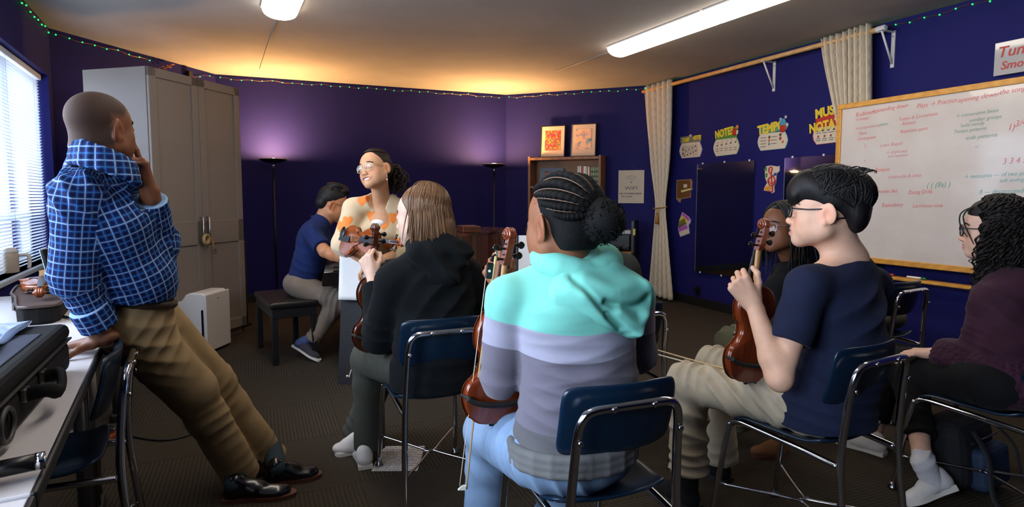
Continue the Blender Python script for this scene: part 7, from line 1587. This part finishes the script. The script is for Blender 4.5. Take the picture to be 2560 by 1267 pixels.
pts = np.stack([a0[i]+up*.020*np.sin(s_*2.6)[:,None]+bk*(.018*(1-np.cos(s_*3.6)))[:,None]+P.R[0]*rg.uniform(-.01,.01)*s_[:,None] for i in range(n)]); hairs('flyaway_curls', pts, .0016, .0006, HB, P.e, 4)
vz = nrm(D(1912,542,2.20)-D(1864,952,2.165)); make_violin(1, 'red-brown violin stood on the boy\'s left thigh, back to the camera', axes(vz, (.38,-.92,.06)), D(1864,952,2.165))
make_bow('pale violin bow resting across the boy\'s lap, pointing left', D(1922,946,2.20), D(1636,872,2.72), (0,.2,-1), m_bowstick)

# ================================================================== 8 girl with box braids behind the boy
P = Person('girl with long thin black braids and glasses, peering out behind the boy\'s violin', None, SK6, None)
F8 = nrm(np.array([-.985,-.12,0])); R8 = np.array([-.12,.985,0]); nb = D(1985,662,3.20); pel = np.array([1.50,3.14,.55])
P.head(D(1954,568,3.12), head_frame(112, 2, 4), 1.04, fem=1, jaw=.95, neck=nb, neck_r=.045, res=.0034); W = P.W
ls, rs = D(1945,720,3.03), D(2040,700,3.35); le, lw = D(1945,830,2.98), D(1880,850,2.92); re_, rw = D(2010,830,3.38), D(1900,850,3.25)
P.arm(ls, le, lw, (.045,.04,.035,.025)); P.hand(lw, (-.9,-.1,-.2), (0,0,-1), (0,1,0), .95, ((20,30,20),)*4, 5, (15,15), 40); P.arm(rs, re_, rw, (.045,.04,.035,.025)); P.hand(rw, (-.9,-.1,-.2), (0,0,-1), (0,-1,0), .95, ((20,30,20),)*4, 5, (15,15), 40)
P.build(.0036, True, (36,24,18), (20,16,14))
v = Vol(); wa = D(1995,800,3.16); v.cone(pel, wa, .15, .14, .05, (F8,.8)); v.cone(wa, nb-np.array([0,0,.10]), .14, .145, .05, (F8,.78)); v.cone(nb-np.array([0,0,.1]), nb, .14, .06, .05, (F8,.8))
for a_, b_, w_ in ((rs, re_, rw), (ls, le, lw)): v.cone(nb, a_, .06, .058, .04); v.cone(a_, b_, .062, .055, .03); e_ = b_+(w_-b_)*.86; v.cone(b_, e_, .055, .04, .03); v.cut(e_, w_-b_, .07)
v.cut(pel+np.array([0,0,-.02]), (0,0,-1), .3); v.ell(nb+F8*.03+np.array([0,0,.02]), (.05,.05,.05), None, .012, True); cloth('jacket', v, .007, m_blackjk, P.e, [(wa, (0,0,1), .07, .010, .2)], 71, .002)
lk, la = D(1832,858,2.95), np.array([1.16,2.98,.10]); rk, ra = D(1850,850,3.18), np.array([1.20,3.2,.1])
trousers(P, pel, (pel-R8*.085, pel+R8*.085), (lk, rk), (la, ra), fabric('olive_trouser', (84,82,62)), (.09,.078,.062), (.15,.14,.1), F8, .007)
shoe('shoe', P.e, G(1962,1142), G(1908,1142)+np.array([-.06,.0,0]), m_brownsh, m_solebr, h=.006); shoe('shoe', P.e, ra*[1,1,0]+np.array([.05,0,0]), ra*[1,1,0]+np.array([-.20,-.02,0]), m_brownsh, m_solebr, h=.006)
glasses(P, M('thin_silver_frame', (150,150,156), .25, metal=.9), .0245, .021, r=.0013)
v = Vol(); E = lambda c, r, k=.015, sub=False: v.ell(W(c), np.array(r)*P.sc, P.R, k*P.sc, sub); E((0,-.018,.044), (.080,.098,.085)); E((0,-.06,-.01), (.076,.062,.085), .03); E((0,.086,.006), (.060,.062,.080), .01, True); cloth('hair', v, .005, HBX, P.e, base=.001)
long_strands(P, 'box_braids', HBX, 120, 9, 0, lambda sd, u: .24+.06*(1-u), .006, .0048, rad=(.080,.097,.085), c=(0,-.016,.042), front=.58, spread=.022)

# ================================================================== 9 woman in the maroon cardigan
P = Person('woman with long curly dark hair and glasses in a maroon cardigan at the right edge', None, SK9, None)
F9 = np.array([-.44,.90,0]); R9 = np.array([.90,.44,0]); nb = D(2525,688,2.50); pel = np.array([1.97,2.34,.55])
P.head(D(2481,572,2.56), head_frame(51, -3, 0), 1.03, fem=1, jaw=.95, neck=nb, neck_r=.046, res=.003); W = P.W
ls, rs = D(2482,752,2.40), D(2600,740,2.58); le, lw = D(2432,885,2.42), D(2345,882,2.56); re_, rw = D(2560,900,2.72), D(2440,905,2.86)
P.arm(ls, le, lw, (.048,.042,.036,.025)); P.hand(lw, (-.75,.6,-.12), (0,.1,-1), (.5,.8,.1), .95, ((18,25,18),)*4, 5, (15,15), 40); P.arm(rs, re_, rw, (.048,.042,.036,.025)); P.hand(rw, (-.8,.5,-.1), (0,.1,-1), (-.5,-.8,.1), .95, ((18,25,18),)*4, 5, (15,15), 40)
lk, la = D(2272,930,2.72), D(2305,1135,2.44); rk, ra = D(2225,905,3.0), D(2184,1082,3.0)
ha, ta_ = D(2388,1222,2.385), G(2268,1266); P.v.cone(lk+(la-lk)*.5, la, .050, .034, .02); P.v.cone(la, la+(la-lk)*.06, .033, .028, .02); P.v.cone(rk+(ra-rk)*.6, ra+np.array([0,0,-.04]), .045, .034, .02)
P.build(.0032, True, (50,34,24), (30,22,18))
v = Vol(); wa = D(2530,880,2.36); ch = D(2528,765,2.42); v.cone(pel, wa, .165, .150, .05, (F9,.82)); v.cone(wa, ch, .15, .155, .05, (F9,.8)); v.cone(ch, nb, .15, .07, .05, (F9,.8))
v.cone(pel-F9*.05, pel+F9*.18+np.array([0,0,.05]), .13, .11, .05, ((0,0,1),.7)); v.cut(pel+np.array([0,0,-.085]), (0,0,-1), .36)
for a_, b_, w_ in ((rs, re_, rw), (ls, le, lw)): v.cone(nb-np.array([0,0,.02]), a_, .066, .064, .04); v.cone(a_, b_, .070, .062, .03); e_ = b_+(w_-b_)*.86; v.cone(b_, e_, .062, .045, .03); v.cut(e_, w_-b_, .07)
t = NT('quilted_maroon'); v_ = t.coord(); vo = t.new('ShaderNodeTexVoronoi'); vo.inputs['Scale'].default_value = 55; t.link(v_, vo.inputs['Vector']); sp = t.new('ShaderNodeSeparateXYZ'); t.link(v_, sp.inputs[0]); lowm = t.math('LESS_THAN', sp.outputs[2], .66); hh = t.math('MULTIPLY', vo.outputs['Distance'], t.math('MULTIPLY', lowm, .85))
t.color(t.ramp(t.noise(v_, 12, 3), [(.3, lin((44,19,33))), (.7, lin((58,26,44)))])); t.set(Roughness=.8, Sheen_Weight=.05, Specular_IOR_Level=.2); t.bump(hh, .7, .012)
cloth('cardigan', v, .0055, t.m, P.e, [(le, le-ls, .06, .011, .13), (wa, (.3,0,1), .07, .009, .18), (ls, (1,0,.7), .06, .007, .12)], 81, .0016)
trousers(P, pel+np.array([0,0,-.01]), (pel-R9*.09, pel+R9*.09), (lk, rk), (lk+(la-lk)*.80, rk+(ra-rk)*.82), m_blacktr, (.098,.078,.058), (.165,.14,.105), F9, .006, (), 83, .060)
d_ = nrm(ta_-ha); upv = nrm(np.cross(np.cross(d_, la-ha), d_)); o = shoe('shoe', P.e, ha, ta_, m_whitesh, m_whitesole, up=upv, top=.075, sole=.024); b = MB(); q = ha+d_*.012+upv*.072; b.ball(q, .016, 2, (1,1,1)); b.build('heel_tab', m_blackpl, o)
v = Vol(); v.cone(la+(lk-la)*.02, la-(lk-la)*.10, .0415, .044, .01); v.cone(la-(lk-la)*.10, ha+d_*.07+upv*.05, .044, .040, .01); v.cut(la+(lk-la)*.01, lk-la, .07); cloth('sock', v, .005, m_sock, P.e, [(la, la-ha, .03, .004, .06)], 85, .0008)
shoe('shoe', P.e, G(2200,1140)+np.array([.03,0,0]), G(2168,1120)+np.array([-.12,.10,0]), m_whitesh, m_whitesole)
glasses(P, m_frame_blk, .0265, .0225, y=.108, square=2.6, r=.0022)
v = Vol(); E = lambda c, r, k=.02, sub=False: v.ell(W(c), np.array(r)*P.sc, P.R, k*P.sc, sub)
E((0,-.022,.050), (.086,.104,.086)); E((0,-.07,-.05), (.085,.075,.12), .04); v.cone(W((0,-.09,-.10)), W((.0,-.11,-.30)), .085, .10, .05); v.cone(W((-.055,-.03,-.06)), W((-.09,-.0,-.27)), .045, .05, .04); v.cone(W((.055,-.03,-.06)), W((.09,-.0,-.27)), .045, .05, .04); E((.004,.108,-.030), (.054,.060,.082), .012, True); cloth('hair', v, .0055, HCB, P.e, base=.006)
rg = np.random.RandomState(31); st = []; dr = []
for k in range(600):
    sd = 1 if rg.rand() < .45 else -1; a_ = rg.uniform(-1.5,.42); az = rg.uniform(-1.5,.45); q = slerp_dirs(np.array([[sd*.1, math.sin(a_), math.cos(a_)]]), np.array([[sd*math.cos(az), math.sin(az), -.05]]), 6)[0]
    w = scalp_pts(P, q, (.086,.103,.086), (0,-.02,.046), rg.uniform(.002,.014)); L_ = rg.uniform(.20,.36); out = w[-1]-P.c; out[2] = 0; out = nrm(out); e1 = w[-1]+out*.02+np.array([0,0,-.5*L_])+rg.randn(3)*.014; e2 = w[-1]+out*rg.uniform(.0,.05)+np.array([0,0,-L_])+rg.randn(3)*.022; dr.append(np.concatenate([w, [e1, e2]])); st.append(w[0])
curls('curls', P, st, dr, .3, .0120, 7.0, .0040, HCB, 5, 56)
b_ = [np.array([W((-.035,.05,.10)), W((-.03,.098,.075)), W((-.035,.108,.04)), W((-.05,.098,-.0)), W((-.062,.08,-.03))]), np.array([W((-.045,.05,.10)), W((-.045,.09,.07)), W((-.055,.092,.03)), W((-.066,.075,-.02)), W((-.072,.06,-.06))])]
hairs('front_locks', np.array([spline(q, 16) for q in b_]), .0032, .0015, HCB, P.e, 5)
# ------------------------------------------------------------------ lettering becomes ordinary mesh
bpy.context.view_layer.update(); dg = bpy.context.evaluated_depsgraph_get()
for o in [o for o in COL.objects if o.type == 'FONT']:
    me = bpy.data.meshes.new_from_object(o.evaluated_get(dg)); nm = o.name; cu = o.data
    r = bpy.data.objects.new(nm.split('.')[0], me); COL.objects.link(r); r.parent = o.parent; r.location = o.location; r.rotation_euler = o.rotation_euler; r.scale = o.scale
    for k in o.keys():
        if k in ('label','category','group','kind'): r[k] = o[k]
    bpy.data.objects.remove(o)
